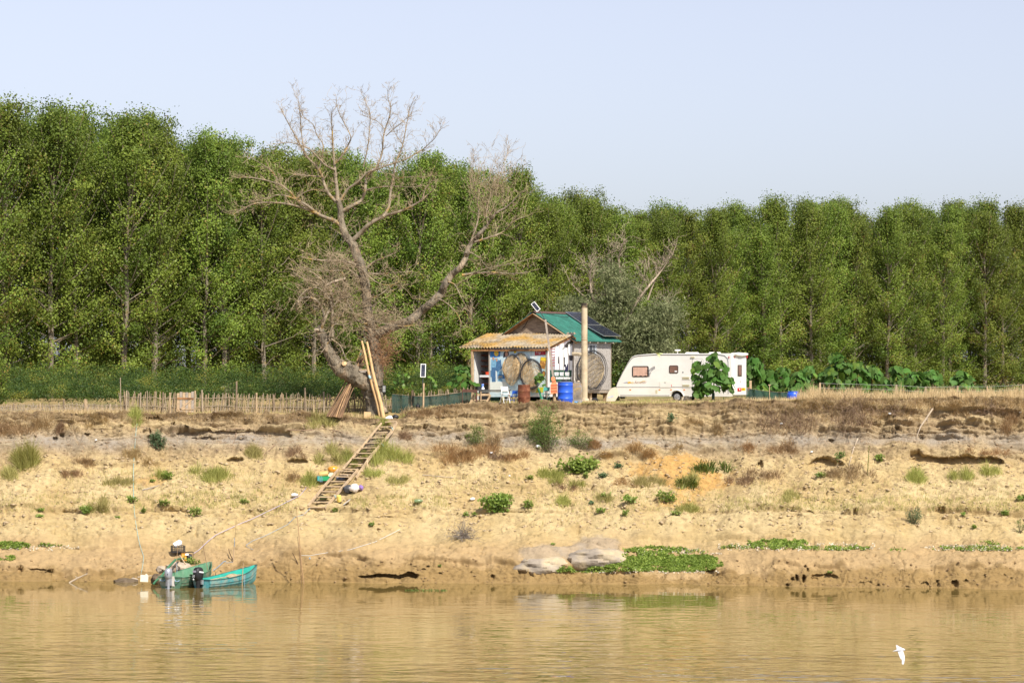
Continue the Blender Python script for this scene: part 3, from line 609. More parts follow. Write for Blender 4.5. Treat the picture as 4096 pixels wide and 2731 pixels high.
limb('M15', T7([(430, 330), (350, 280), (250, 250), (160, 190)]), .06, .015, -.9, -1.3)
limb('M16', T7([(600, 250), (560, 180), (470, 180), (340, 170), (210, 150)]), .07, .015, -.8, -1.2)
limb('M17', T7([(500, 640), (560, 560), (620, 440), (600, 320), (630, 230)]), .08, .02, -.7, -.9)
limb('M18', T7([(740, 160), (860, 270), (1000, 300), (1130, 240)]), .06, .012, -.2, -1.)
limb('M19', T7([(780, 420), (900, 380), (1010, 300), (1110, 330), (1180, 420)]), .05, .012, -.3, -1.)
limb('stub', T7([(445, 300), (520, 265), (600, 245)]), .10, .09, -.8, -.9, 'broken_limb', pale_m)
limb('stub2', T7([(395, 720), (375, 690), (345, 680)]), .14, .10, -.5, -.9, 'broken_limb', pale_m)
# twigs, grown from the limbs
tw = MB(); twp = MB()
def grow(p, d, L_, r, lev, mbx):
    k = 4 if lev == 0 else 3; pts = [p.copy()]; q = p.copy(); dd = d.copy()
    for i in range(k):
        dd = (dd + Vector((rng.gauss(0, .24), rng.gauss(0, .24), rng.gauss(.05, .22)))).normalized(); q = q + dd * (L_ / k); pts.append(q.copy())
    mbx.tube(pts, [max(.0065, r * (1 - .8 * i / k)) for i in range(k + 1)], 3, caps=False)
    if lev < 2:
        for _ in range(3 if lev == 0 else 2):
            i = rng.randrange(1, k + 1); sd = (dd + Vector((rng.gauss(0, .7), rng.gauss(0, .7), rng.gauss(.1, .55)))).normalized()
            grow(pts[i], sd, L_ * rng.uniform(.35, .65), r * .6, lev + 1, mbx)
for key, (Q, q) in LIMBS.items():
    if key in ('stub', 'stub2'): continue
    if key == 'lfork': Q, q = Q[18:], q[18:]
    if key == 'trunk': Q, q = Q[30:], q[30:]
    acc = 0.
    big = key in ('trunk', 'lfork', 'rfork')
    for i in range(1, len(Q)):
        acc += (Q[i] - Q[i - 1]).length
        stp = .30 if big else .15 if Q[i].z > 11 else .22
        while acc > stp:
            acc -= stp
            d0 = (Q[i] - Q[i - 1]).normalized(); hgt = Q[i].z
            sd = (d0 * (.9 if not big else .2) + Vector((rng.gauss(0, .6), rng.gauss(0, .6), rng.gauss(.25 if hgt > 8 else 0., .5)))).normalized()
            grow(Q[i], sd, rng.uniform(.45, 1.25) * (.72 if hgt > 11 else .9), min(.022, max(.010, q[i] * .4)), 0, tw)
# brush round the fork and low on the right trunk
for k in range(230):
    u, v = z7((rng.gauss(950, 130), rng.gauss(620, 60))); p = W(u, v, DT_Y + rng.uniform(-.6, .4)) - To
    grow(p, Vector((rng.gauss(0, 1), rng.gauss(0, .6), rng.gauss(.2, .5))).normalized(), rng.uniform(.4, 1.0), .010, 1, tw)
for k in range(260):
    u, v = z7((rng.gauss(900, 45), rng.gauss(880, 90))); p = W(u, v, DT_Y - .25) - To
    grow(p, Vector((rng.gauss(.6, .7), rng.gauss(-.3, .5), rng.gauss(.1, .6))).normalized(), rng.uniform(.3, .9), .009, 1, twp)
for k in range(280):
    u, v = z7((rng.gauss(540, 150), rng.gauss(380, 180))); p = W(u, v, DT_Y + rng.uniform(-1.2, .3)) - To
    grow(p, Vector((rng.gauss(0, 1), rng.gauss(0, .6), rng.gauss(0, .6))).normalized(), rng.uniform(.5, 1.3), .014, 0, tw)
for k in range(120):
    u, v = z6((rng.gauss(2080, 110), rng.gauss(950, 150))); p = W(u, v, DT_Y + 1.4 + rng.uniform(-.8, .8)) - To
    grow(p, Vector((rng.gauss(.25, .3), rng.gauss(0, .5), 1)).normalized(), rng.uniform(.7, 1.5), .011, 0, tw)
o = tw.build('twigs', twig_m, tree); tag(o, kind='stuff')
o = twp.build('brushwood', mat('red_twig', (.33, .19, .10), .9, .3, 2), tree); tag(o, kind='stuff')
# sawn limb stump on the fork
u, v = z4((890, 612)); p = W(u, v, DT_Y - .75) - To
MB().lathe([(.14, 0), (.14, .12), (.13, .13)], 12, rot=Matrix.Rotation(R_(70), 3, 'X')).build('sawn_stub', mat('sawn_wood', (.58, .42, .22), .8, .2, 9), tree, 40, loc=p)
# ------------------------------------------------------------------ tracing helpers for turned boxes
class Frame:
    """a turned box in the scene: empty at origin, local x along its front, y into depth"""
    def __init__(s, o, zo=(1800, 1150), zs=.31888):
        s.o = o; s.M = Matrix.Translation(o.location) @ Matrix.Rotation(o.rotation_euler.z, 4, 'Z'); s.I = s.M.inverted(); s.zo = zo; s.zs = zs
    def ray(s, zx, zy):
        u = s.zo[0] + zx * s.zs; v = s.zo[1] + zy * s.zs
        return s.I @ Vector((0, 0, CZ)), (s.I.to_3x3() @ Vector(((u - 2048) / F, 1, -(v - HV) / F)))
    def onY(s, zx, zy, yp=0.):
        o, d = s.ray(zx, zy); t_ = (yp - o.y) / d.y; p = o + d * t_; return (p.x, p.z)
    def onX(s, zx, zy, xp=0.):
        o, d = s.ray(zx, zy); t_ = (xp - o.x) / d.x; p = o + d * t_; return (p.y, p.z)
def text(name, body, m, parent, loc, size, rot=(R_(90), 0, 0), shear=0., sx=1., align='LEFT', off=0.):
    c = bpy.data.curves.new(name, 'FONT'); c.body = body; c.size = size; c.shear = shear; c.align_x = align; c.offset = off; c.materials.append(m)
    t0 = bpy.data.objects.new('t', c); COL.objects.link(t0); bpy.context.view_layer.update()
    me = bpy.data.meshes.new_from_object(t0.evaluated_get(bpy.context.evaluated_depsgraph_get())); bpy.data.objects.remove(t0)
    if not me.materials: me.materials.append(m)
    return link(name, me, parent, loc, rot, (sx, 1, 1))
def flatY(pts, y, th=.004):
    return MB().prism([(p[0], p[1]) for p in pts], y - th, y, 'Y')
def corr_sheet(x0, x1, pA, pB, wave=.15, amp=.028, th=.012, nl=3, sag=0.):
    """corrugated sheet: corrugations repeat along x, run from pA=(y,z) to pB"""
    mb = MB(); n = max(8, int((x1 - x0) / wave * 8)); V = []; 
    ny, nz = -(pB[1] - pA[1]), (pB[0] - pA[0]); l = math.hypot(ny, nz); ny /= l; nz /= l
    if nz < 0: ny, nz = -ny, -nz
    for s_ in (0, 1):
        for k in range(nl + 1):
            f = k / nl
            for i in range(n + 1):
                x = x0 + (x1 - x0) * i / n; h = amp * math.cos(2 * math.pi * x / wave) - s_ * th - sag * math.sin(math.pi * f)
                V.append((x, pA[0] + (pB[0] - pA[0]) * f + ny * h, pA[1] + (pB[1] - pA[1]) * f + nz * h))
    Fs = []; w = n + 1; off = w * (nl + 1)
    for k in range(nl):
        for i in range(n):
            a = k * w + i; Fs.append((a, a + 1, a + w + 1, a + w)); Fs.append((off + a, off + a + w, off + a + w + 1, off + a + 1))
    for i in range(n): Fs.append((i, off + i, off + i + 1, i + 1)); e = nl * w + i; Fs.append((e, e + 1, off + e + 1, off + e))
    for k in range(nl):
        a = k * w; Fs.append((a, a + w, off + a + w, off + a)); a = k * w + n; Fs.append((a, off + a, off + a + w, a + w))
    return mb.add(V, Fs)

# ------------------------------------------------------------------ the fishing hut
HB = onp(2192, 167.0)
hut = thing('fishing_hut', 'patched shack with green corrugated roof and poster-covered porch', 'hut', HB, R_(-30))
hf = Frame(hut)
osb = mat('particle_board', (.40, .37, .34), .9, .3, 14, bump=.01, col2=(.30, .27, .24), sc2=9)
osb2 = mat('weathered_board', (.30, .235, .175), .9, .35, 6, col2=(.20, .155, .12), sc2=4, stretch=(.5, 1, 3))
wood_b = mat('brown_timber', (.30, .15, .06), .8, .4, 5, stretch=(1, 1, 1), col2=(.16, .075, .035), sc2=3)
wood_p = mat('pale_timber', (.46, .33, .20), .85, .3, 6)
wood_g = mat('grey_timber', (.33, .28, .23), .9, .3, 6)
dark_m = mat('painted_shade', (.035, .03, .025), .9, .2)  # near-black that paints in the shade inside and under the hut
white_m = mat('white_sheet', (.74, .75, .74), .7, .06, 2)
green_r = mat('green_roofing', (.016, .125, .092), .55, .3, 2, col2=(.03, .15, .12), sc2=5, th=(.5, .7), bump=.004, spec=.4)
asb = mat('lichened_cement_sheet', (.29, .24, .17), .9, .4, 3, bump=.006, col2=(.33, .20, .055), sc2=.9, th=(.42, .62))
ridge_m = mat('brown_ridge', (.10, .06, .05), .8, .25, 5)
XW, YD, YB = -4.95, 3.0, 7.6
ZE, ZA, ZF = 3.58, 5.22, .68
XM = XW / 2
# main room walls
def wall_poly(name, pts, a, b, axis, m): return MB().prism(pts, a, b, axis).build(name, m, hut)
g = wall_poly('gable_wall', [(XW, ZF), (-.002, ZF), (-.002, ZE), (XM, ZA - .08), (XW, ZE)], YD, YD + .08, 'Y', osb2)
rw = wall_poly('side_wall', [(YD + .083, ZF), (YB, ZF), (YB, ZE), (YD + .083, ZE)], -.08, 0, 'X', osb)
wall_poly('side_wall', [(YD + .083, ZF), (YB, ZF), (YB, ZE), (YD + .083, ZE)], XW, XW + .08, 'X', osb)
wall_poly('back_wall', [(XW, ZF), (0, ZF), (0, ZE), (XM, ZA - .08), (XW, ZE)], YB + .003, YB + .08, 'Y', osb2)
MB().box((XM, (YD + YB) / 2, ZF - .09), (4.9, YB - YD - .02, .16)).build('floor_frame', wood_g, hut)
for x in (-4.6, -3.2, -1.8, -.25):
    for y in (3.3, 5.4, 7.4): MB().box((x, y, .29), (.22, .22, .60)).build('pile', wood_p, hut)
MB().box((XM, 6.2, .30), (4.6, .05, .55)).build('underfloor_shade', dark_m, hut)  # dark sheet added behind the piles to paint the shade under the floor
MB().bar((.002, 4.6, 2.05), (.008, 4.6, 3.5), .02, .01).build('board_joint', wood_g, hut)
# side window
ya, zb = hf.onX(1735, 845); yb, zt = hf.onX(1838, 712); wc = ((ya + yb) / 2, (zb + zt) / 2); ww, wh = yb - ya, zt - zb
win = MB().box((.012, wc[0], wc[1]), (.03, ww, wh)).build('window', mat('window_white', (.72, .74, .75), .5, .05), hut)
gl = mat('window_glass', (.06, .07, .08), .12, .1, spec=.6)
for k in (-1, 1): MB().box((.031, wc[0] + k * ww * .235, wc[1]), (.012, ww * .40, wh * .86)).build('pane', gl, win)
MB().box((.034, wc[0] + ww * .30, wc[1]), (.006, ww * .16, wh * .80)).build('curtain', mat('window_curtain', (.55, .60, .64), .8, .2, 9), win)
# roofs
for side in (1, -1):
    xe, ze = (XM + side * (2.475 + .34)), ZE - .06
    for col in range(6):
        y0_, y1_ = 2.68 + col * .94, 2.68 + (col + 1) * .94 + .05
        for rw_ in range(2):
            fa, fb = (.0, .54) if rw_ == 0 else (.50, 1.0)
            xa, za = XM + (xe - XM) * fa, ZA + (ze - ZA) * fa + (.012 if rw_ == 0 else 0) + (col % 2) * .004
            xb, zb2 = XM + (xe - XM) * fb, ZA + (ze - ZA) * fb + (.012 if rw_ == 0 else 0) + (col % 2) * .004
            mb = corr_sheet(y0_, y1_, (xa, za), (xb, zb2), .16, .034, .008, 4); mb.v = [(b_, a_, c_) for a_, b_, c_ in mb.v]
            mb.build('roof_sheet', green_r, hut, 50)
mb = MB(); mb.prism([(XM - .2, ZA - .05), (XM, ZA + .07), (XM + .2, ZA - .05), (XM, ZA + .05)], 2.62, 8.36, 'Y'); mb.build('ridge_cap', ridge_m, hut)
for side, m_, w_ in ((-1, wood_b, .20), (1, wood_p, .10)):
    xe, ze = XM + side * 2.80, ZE - .10
    MB().bar((XM, 2.66, ZA - .09), (xe, 2.66, ze - .02), .035, w_, up=(0, 1, 0)).build('barge_board', m_, hut)
    MB().bar((XM, 2.80, ZA - .14), (xe, 2.80, ze - .08), .10, .05, up=(0, 1, 0)).build('rafter', wood_b, hut)
for k in range(5): MB().box((.14, 3.55 + k * .95, ZE - .10), (.32, .08, .10)).build('rafter_end', mat('pale_end', (.62, .52, .42), .8, .1), hut)
# porch: posts, walls, roof
FZ0 = .32; FT = 3.02
xl = hf.onY(497, 900)[0]
fw = MB().prism([(xl, FZ0), (-.003, FZ0), (-.003, FT), (xl, FT)], 0, .05, 'Y').build('porch_front', white_m, hut)
pr_top = lambda y: 3.10 + (3.98 - 3.10) * (y + .3) / 3.4
sw = MB().prism([(.053, FZ0), (YD - .003, FZ0), (YD - .003, pr_top(YD) - .12), (.053, pr_top(0) - .12)], -.05, 0, 'X').build('porch_side', mat('porch_side_sheet', (.62, .60, .58), .75, .15, 4), hut)
MB().prism([(.05, .1), (YD, .1), (YD, 3.6), (.05, 2.9)], XW, XW + .05, 'X').build('porch_side', mat('whitewashed_board', (.62, .62, .60), .8, .12, 3), hut)
bk = MB().box((-4.4, 1.3, 1.55), (1.0, .04, 2.9)).build('bay_back', mat('bay_back_shaded', (.30, .28, .25), .85, .3, 3), hut)  # white back wall coloured darker to put the bay's shade into it
MB().box((-3.82, .67, 1.55), (.04, 1.24, 2.9)).build('bay_partition', dark_m, hut)  # near-black colour stands in for the shade inside the bay
for zy in (850, 915, 985, 1055, 1130, 1205):
    z = hf.onY(400, zy, .6)[1]; MB().box((-4.38, 1.02, z), (1.06, .50, .075)).build('shelf', mat('red_shelf', (.16, .055, .035), .8, .3, 6), bk)
for x in (XW - .02, ):
    MB().box((x, -.08, 1.5), (.13, .13, 3.0)).build('post', wood_p, hut)
MB().box((xl - .01, -.03, 1.6), (.05, .06, 2.75)).build('post', wood_g, hut)
MB().box((-.04, -.035, 1.6), (.06, .06, 2.7)).build('post', wood_g, hut)
MB().box((XM, -.10, 2.99), (5.1, .10, .12)).build('purlin', wood_b, hut)
MB().box((XM, 2.85, 3.68), (5.4, .10, .10)).build('purlin', wood_b, hut)
MB().bar((0.02, -.2, 3.02), (.02, 3.0, 3.80), .06, .10).build('rafter', wood_b, hut)
rows = [(-.22, .95), (.85, 2.10), (2.0, 3.12)]
for ri, (a, b_) in enumerate(rows):
    zA = lambda y: 3.11 + (y + .32) / 3.44 * .86
    for ci in range(5):
        x0_ = -5.82 + ci * 1.185 + rng.uniform(-.02, .02); dz = (2 - ri) * .0 + ri * .014 + (ci % 2) * .004 + rng.uniform(0, .01)
        ya_ = a + rng.uniform(-.06, .03)
        o = corr_sheet(x0_, x0_ + 1.21, (ya_, zA(a) + dz), (b_, zA(b_) + dz), .20, .045, .010, 3).build('porch_roof_sheet', asb, hut, 50)
# flat near-black patch painting the shade of the gap above the porch side
MB().prism([(1.55, 2.98), (2.95, 3.32), (2.95, 3.62), (2.3, 3.48)], .002, .010, 'X').build('roof_gap_shade', dark_m, hut)

# posters ------------------------------------------------------------------
def flat(name, m, par, zpts, y=-.006, layer=1): return flatY([hf.onY(a, b_, 0) for a, b_ in zpts], -.002 - .004 * layer, .003).build(name, m, par)
pl = mat('poster_pale_blue', (.52, .68, .74), .55, .12, 3, col2=(.70, .76, .74), sc2=1.6); pw = mat('poster_white', (.72, .76, .70), .6, .08, 3)
pb = mat('poster_blue', (.045, .19, .46), .5, .2, 4); pj = mat('poster_denim', (.07, .17, .33), .6, .35, 12); pjl = mat('poster_light_denim', (.20, .42, .60), .6, .3, 10)
pdk = mat('poster_dark', (.03, .025, .03), .6, .2); psk = mat('poster_skin', (.52, .30, .20), .6, .15, 10); py = mat('poster_yellow', (.80, .58, .04), .5, .1); prd = mat('poster_red', (.42, .015, .03), .5, .08)
pgr = mat('poster_green', (.018, .07, .045), .6, .15); pkw = mat('print_white', (.80, .80, .80), .6, .04); pgy = mat('print_grey', (.32, .29, .31), .7, .35, 9)
poster = flat('banner', pl, fw, [(503, 762), (1222, 745), (1222, 1250), (1010, 1365), (503, 1372)], layer=1)
flat('print', pb, fw, [(505, 766), (640, 764), (628, 868), (560, 880), (505, 872)], layer=2)
def disc(name, m, par, zc, r, layer, n=24, ry=None):
    c = hf.onY(*zc, 0); return flatY([(c[0] + r * math.cos(a * 2 * math.pi / n), c[1] + (ry or r) * math.sin(a * 2 * math.pi / n)) for a in range(n)], -.002 - .004 * layer, .003).build(name, m, par)
lg = flat('logo', pb, fw, [(552, 768), (614, 768), (614, 858), (552, 858)], layer=3)
disc('logo_ring', prd, lg, (583, 826), .158, 4); disc('logo_disc', py, lg, (583, 826), .145, 5)
c = hf.onY(583, 838, 0); text('lettering', 'L', pb, lg, (c[0] - .115, -.026, c[1]), .13, sx=.8); text('lettering', 'i', prd, lg, (c[0] - .05, -.026, c[1]), .13, sx=.8); text('lettering', 'DL', pb, lg, (c[0] - .015, -.026, c[1]), .13, sx=.75)
# figures on the banner (flat print)
for (m_, pts, ly) in [(pjl, [(520, 905), (600, 885), (640, 950), (615, 1030), (570, 1040), (575, 1180), (530, 1185), (515, 1000)], 2), (pj, [(525, 1000), (572, 1000), (575, 1178), (528, 1182)], 3), (pj, [(585, 930), (640, 900), (650, 1010), (600, 1060), (570, 1030)], 3), (psk, [(530, 880), (548, 868), (562, 895), (545, 915)], 4), (psk, [(570, 892), (590, 884), (600, 915), (585, 930)], 4),
                      (pjl, [(590, 1040), (650, 1050), (660, 1180), (600, 1170)], 2), (pj, [(510, 1040), (522, 1040), (525, 1120), (512, 1120)], 4),
                      (pdk, [(668, 880), (672, 830), (690, 795), (715, 785), (735, 800), (742, 840), (720, 870), (690, 872)], 3), (psk, [(690, 830), (702, 802), (722, 802), (732, 830), (722, 858), (700, 860)], 4), (pdk, [(697, 824), (706, 822), (706, 828), (697, 829)], 5), (pdk, [(716, 822), (726, 824), (726, 829), (716, 828)], 5), (prd, [(704, 846), (720, 846), (716, 851), (707, 851)], 5),
                      (py, [(800, 800), (830, 790), (836, 815), (806, 825)], 3), (pb, [(598, 1090), (690, 1092), (690, 1142), (598, 1140)], 3), (pw, [(505, 1185), (700, 1180), (760, 1290), (505, 1300)], 2)]: flat('print', m_, fw, pts, layer=ly)
c = hf.onY(608, 1132, 0); text('lettering', 'po', py, fw, (c[0], -.022, c[1]), .27)
sg = flat('red_sign', prd, fw, [(1066, 786), (1204, 778), (1202, 842), (1068, 850)], layer=3)
c = hf.onY(1078, 830, 0); text('lettering', 'Top', pkw, sg, (c[0], -.022, c[1]), .20, rot=(R_(90), R_(-2), 0))
for k in range(3):
    a = hf.onY(1142, 800 + k * 14, 0); MB().box((a[0] + .07 + .02 * k, -.018, a[1]), (.16, .004, .012)).build('print', mat('print_pink', (.65, .25, .25), .6, .05), sg)
a = hf.onY(1133, 812, 0); MB().box((a[0], -.018, a[1]), (.008, .004, .2)).build('print', pkw, sg)
flat('print', mat('poster_mint', (.55, .66, .52), .6, .1), fw, [(1180, 860), (1225, 760), (1224, 1240), (1190, 1300)], layer=2)
lf = flat('food_poster', mat('poster_food', (.42, .20, .05), .6, .5, 8, col2=(.62, .36, .08), sc2=5), fw, [(1140, 868), (1218, 880), (1190, 1025), (1122, 1000)], layer=3)
flat('print', py, lf, [(1146, 872), (1216, 886), (1208, 924), (1136, 912)], layer=4)
lf = disc('food_print', mat('poster_pan', (.10, .05, .03), .6, .4, 9), fw, (1178, 1080), .11, 3, ry=.18); disc('print', mat('poster_food'  , (.42, .20, .05)), lf, (1178, 1080), .075, 4, ry=.14)
flat('yellow_sheet', mat('poster_lime', (.62, .62, .06), .6, .25, 6), fw, [(1090, 1255), (1185, 1245), (1180, 1312), (1070, 1318)], layer=3)
for zx in (1020, 1130): flat('panel_seam', mat('seam_grey', (.40, .44, .42), .7, .1), fw, [(zx, 760), (zx + 3, 760), (zx + 3, 1300), (zx, 1300)], layer=2)
# black and white print on the porch side
def flatX(name, m, par, zpts, layer=1): return MB().prism([hf.onX(a, b_, 0) for a, b_ in zpts], .002 + .004 * layer - .003, .002 + .004 * layer, 'X').build(name, m, par)
bw = flatX('photo_banner', pgy, sw, [(1256, 720), (1330, 670), (1552, 640), (1556, 1040), (1250, 1040)], 1)
for pts in [[(1325, 735), (1345, 715), (1365, 740), (1368, 860), (1360, 1030), (1320, 1030), (1318, 800)], [(1375, 695), (1420, 685), (1428, 790), (1420, 1030), (1380, 1030), (1372, 800)], [(1430, 745), (1455, 730), (1470, 760), (1478, 930), (1462, 1030), (1432, 1030)], [(1480, 715), (1545, 690), (1548, 840), (1510, 860), (1485, 830)], [(1500, 900), (1550, 890), (1554, 1035), (1500, 1035)], [(1282, 760), (1310, 740), (1312, 850), (1285, 900)]]: flatX('print', pkw, bw, pts, 2)
for pts in [[(1335, 720), (1345, 700), (1358, 722), (1350, 745)], [(1440, 740), (1452, 715), (1466, 738), (1456, 760)], [(1488, 850), (1540, 850), (1530, 920), (1495, 910)], [(1350, 870), (1362, 860), (1366, 960), (1352, 950)], [(1420, 880), (1440, 870), (1438, 990), (1424, 1000)]]: flatX('print', pdk, bw, pts, 3)
for zx in (1268, 1292, 1306):
    for k in range(7): flatX('print', mat('print_plaid', (.35, .12, .12), .7, .3), bw, [(zx - 12, 770 + k * 34), (zx + 6, 764 + k * 34), (zx + 6, 776 + k * 34), (zx - 12, 782 + k * 34)], 3)
gp = flatX('green_panel', pgr, sw, [(1252, 1034), (1530, 1034), (1530, 1185), (1252, 1185)], 2)
for a in (1308, 1374, 1442):
    q_ = flatX('print', pkw, gp, [(a, 1062), (a + 52, 1062), (a + 50, 1104), (a + 4, 1104)], 3)
    for k in range(3): flatX('print', pgy, gp, [(a + 8 + k * 14, 1078), (a + 17 + k * 14, 1078), (a + 17 + k * 14, 1092), (a + 8 + k * 14, 1092)], 4)
xx = 1325
for k in range(14):
    w_ = rng.uniform(7, 15); flatX('print', pkw, gp, [(xx, 1122 + (k % 3) * 3), (xx + w_, 1120), (xx + w_, 1148), (xx + 1, 1148)], 3); xx += w_ + 3
flatX('white_cloth', mat('white_cloth', (.78, .76, .72), .8, .06), sw, [(1532, 905), (1555, 890), (1562, 1165), (1520, 1165)], 3)
MB().box((.03, 2.93, 2.0), (.05, .12, 2.8)).build('corner_board', wood_g, hut)
# dark glove-like garment and strings on the side
flatX('hung_cloth', mat('navy_cloth', (.02, .02, .06), .8, .2), sw, [(1436, 965), (1450, 960), (1455, 1000), (1470, 955), (1484, 950), (1478, 1030), (1462, 1060), (1436, 1058), (1442, 1010)], 5)
for zx in (1333, 1415, 1475):
    p0 = hf.onX(zx, 740); p1 = hf.onX(zx + 2, 1150); MB().tube([(.03, p0[0], p0[1]), (.05, (p0[0] + p1[0]) / 2, (p0[1] + p1[1]) / 2), (.03, p1[0], p1[1])], .008, 4).build('string', mat('cord_grey', (.35, .34, .30), .8, .1), hut)
# cable on the gable, solar panels on the roof
p = [hf.onY(*q_, YD - .02) for q_ in [(1012, 330), (985, 400), (940, 480), (895, 535)]]
MB().tube([(a, YD - .02, b_) for a, b_ in p], .014, 5).build('cable', pdk, hut)
for q_ in [(1000, 375), (1016, 335)]:
    a = hf.onY(*q_, YD - .05); MB().box((a[0], YD - .06, a[1]), (.05, .02, .14)).build('cord_knot', mat('blue_cord', (.10, .30, .60), .7, .1), hut)
sl_x, sl_z = (2.475 + .34), (ZE - .06 - ZA)
frame_al = mat('panel_frame', (.55, .56, .58), .35, .05, metal=.8); cell = mat('solar_cell', (.012, .015, .035), .18, .25, 1.5, spec=.6)
def roof_pt(f, y, lift):
    l = math.hypot(sl_x, sl_z); return Vector((XM + sl_x * f - sl_z / l * lift, y, ZA + sl_z * f + sl_x / l * lift))
for i, (fa, fb) in enumerate([(.03, .47), (.49, .93)]):
    tilt = [.16, .30]
    mb = MB(); c4 = [roof_pt(fa, 6.25, tilt[0]), roof_pt(fa, 8.42, tilt[0]), roof_pt(fb, 8.42, tilt[1 if i else 0] * .9), roof_pt(fb, 6.25, tilt[1 if i else 0] * .9)]
    nn = (c4[1] - c4[0]).cross(c4[3] - c4[0]).normalized(); nn = nn if nn.z > 0 else -nn
    mb.add([p + nn * .0 for p in c4] + [p - nn * .04 for p in c4], [(0, 1, 2, 3), (7, 6, 5, 4), (0, 4, 5, 1), (1, 5, 6, 2), (2, 6, 7, 3), (3, 7, 4, 0)])
    panel = mb.build('solar_panel', frame_al, hut)
    for a in range(2):
        for b2 in range(6):
            def at_(s_, t_): return c4[0].lerp(c4[1], s_).lerp(c4[3].lerp(c4[2], s_), t_) + nn * .004
            g_ = .006; q4 = [at_(.02 + a * .48 + g_, .03 + b2 * .158 + g_), at_(.02 + (a + 1) * .48 - g_, .03 + b2 * .158 + g_), at_(.02 + (a + 1) * .48 - g_, .03 + (b2 + 1) * .158 - g_), at_(.02 + a * .48 + g_, .03 + (b2 + 1) * .158 - g_)]
            MB().add(q4, [(0, 1, 2, 3)]).build('solar_cell', cell, panel)
    for y_ in (6.5, 8.1): MB().bar(roof_pt(fa, y_, .03), roof_pt(fb, y_, .03), .04, .04).build('mounting_rail', frame_al, panel)
p = [roof_pt(.06, 3.6, .05), roof_pt(.10, 4.4, .05), roof_pt(.16, 5.2, .04), roof_pt(.17, 5.9, .05), roof_pt(.12, 6.3, .06)]
MB().tube(p, .014, 5).build('cable', pdk, hut)

# ------------------------------------------------------------------ stove pipe beside the hut
def zpt(zx, zy, y): return W(1800 + zx * .31888, 1150 + zy * .31888, y)
cream = mat('cream_pipe', (.52, .43, .29), .7, .2, 2, col2=(.42, .33, .21), sc2=1.3)
sp_b = zpt(1686, 1375, 168.2); zb = gz(sp_b.x, sp_b.y); top = zpt(1688, 195, 168.2).z
sp = thing('stove_pipe', 'tall cream chimney pipe with sooty top before the hut wall', 'chimney', (sp_b.x, sp_b.y, zb))
Hh = top - zb; hj = zpt(1686, 660, 168.2).z - zb
MB().lathe([(.185, .12), (.182, hj), (.17, hj)], 20).build('lower_pipe', cream, sp, 40)
MB().lathe([(.176, hj - .02), (.172, Hh - .28)], 20).build('upper_pipe', cream, sp, 40)
MB().lathe([(.173, Hh - .278), (.172, Hh), (.15, Hh), (.15, Hh - .3)], 20).build('sooty_rim', mat('soot', (.05, .04, .03), .9, .4, 4, col2=(.30, .22, .13), sc2=3), sp, 40)
MB().lathe([(.19, hj - .01), (.19, hj + .012)], 20).build('joint_band', wood_b, sp, 40)
e0 = zpt(1640, 838, 168.2) - sp.location; e1 = zpt(1545, 830, 169.0) - sp.location
MB().tube([e0 + Vector((.1, 0, 0)), e0, e1], .105, 14).build('side_pipe', cream, sp, 40)
MB().box((-.02, 0, .05), (.45, .45, .16)).build('foot_block', mat('mortar', (.50, .40, .28), .9, .25, 5, bump=.02), sp)

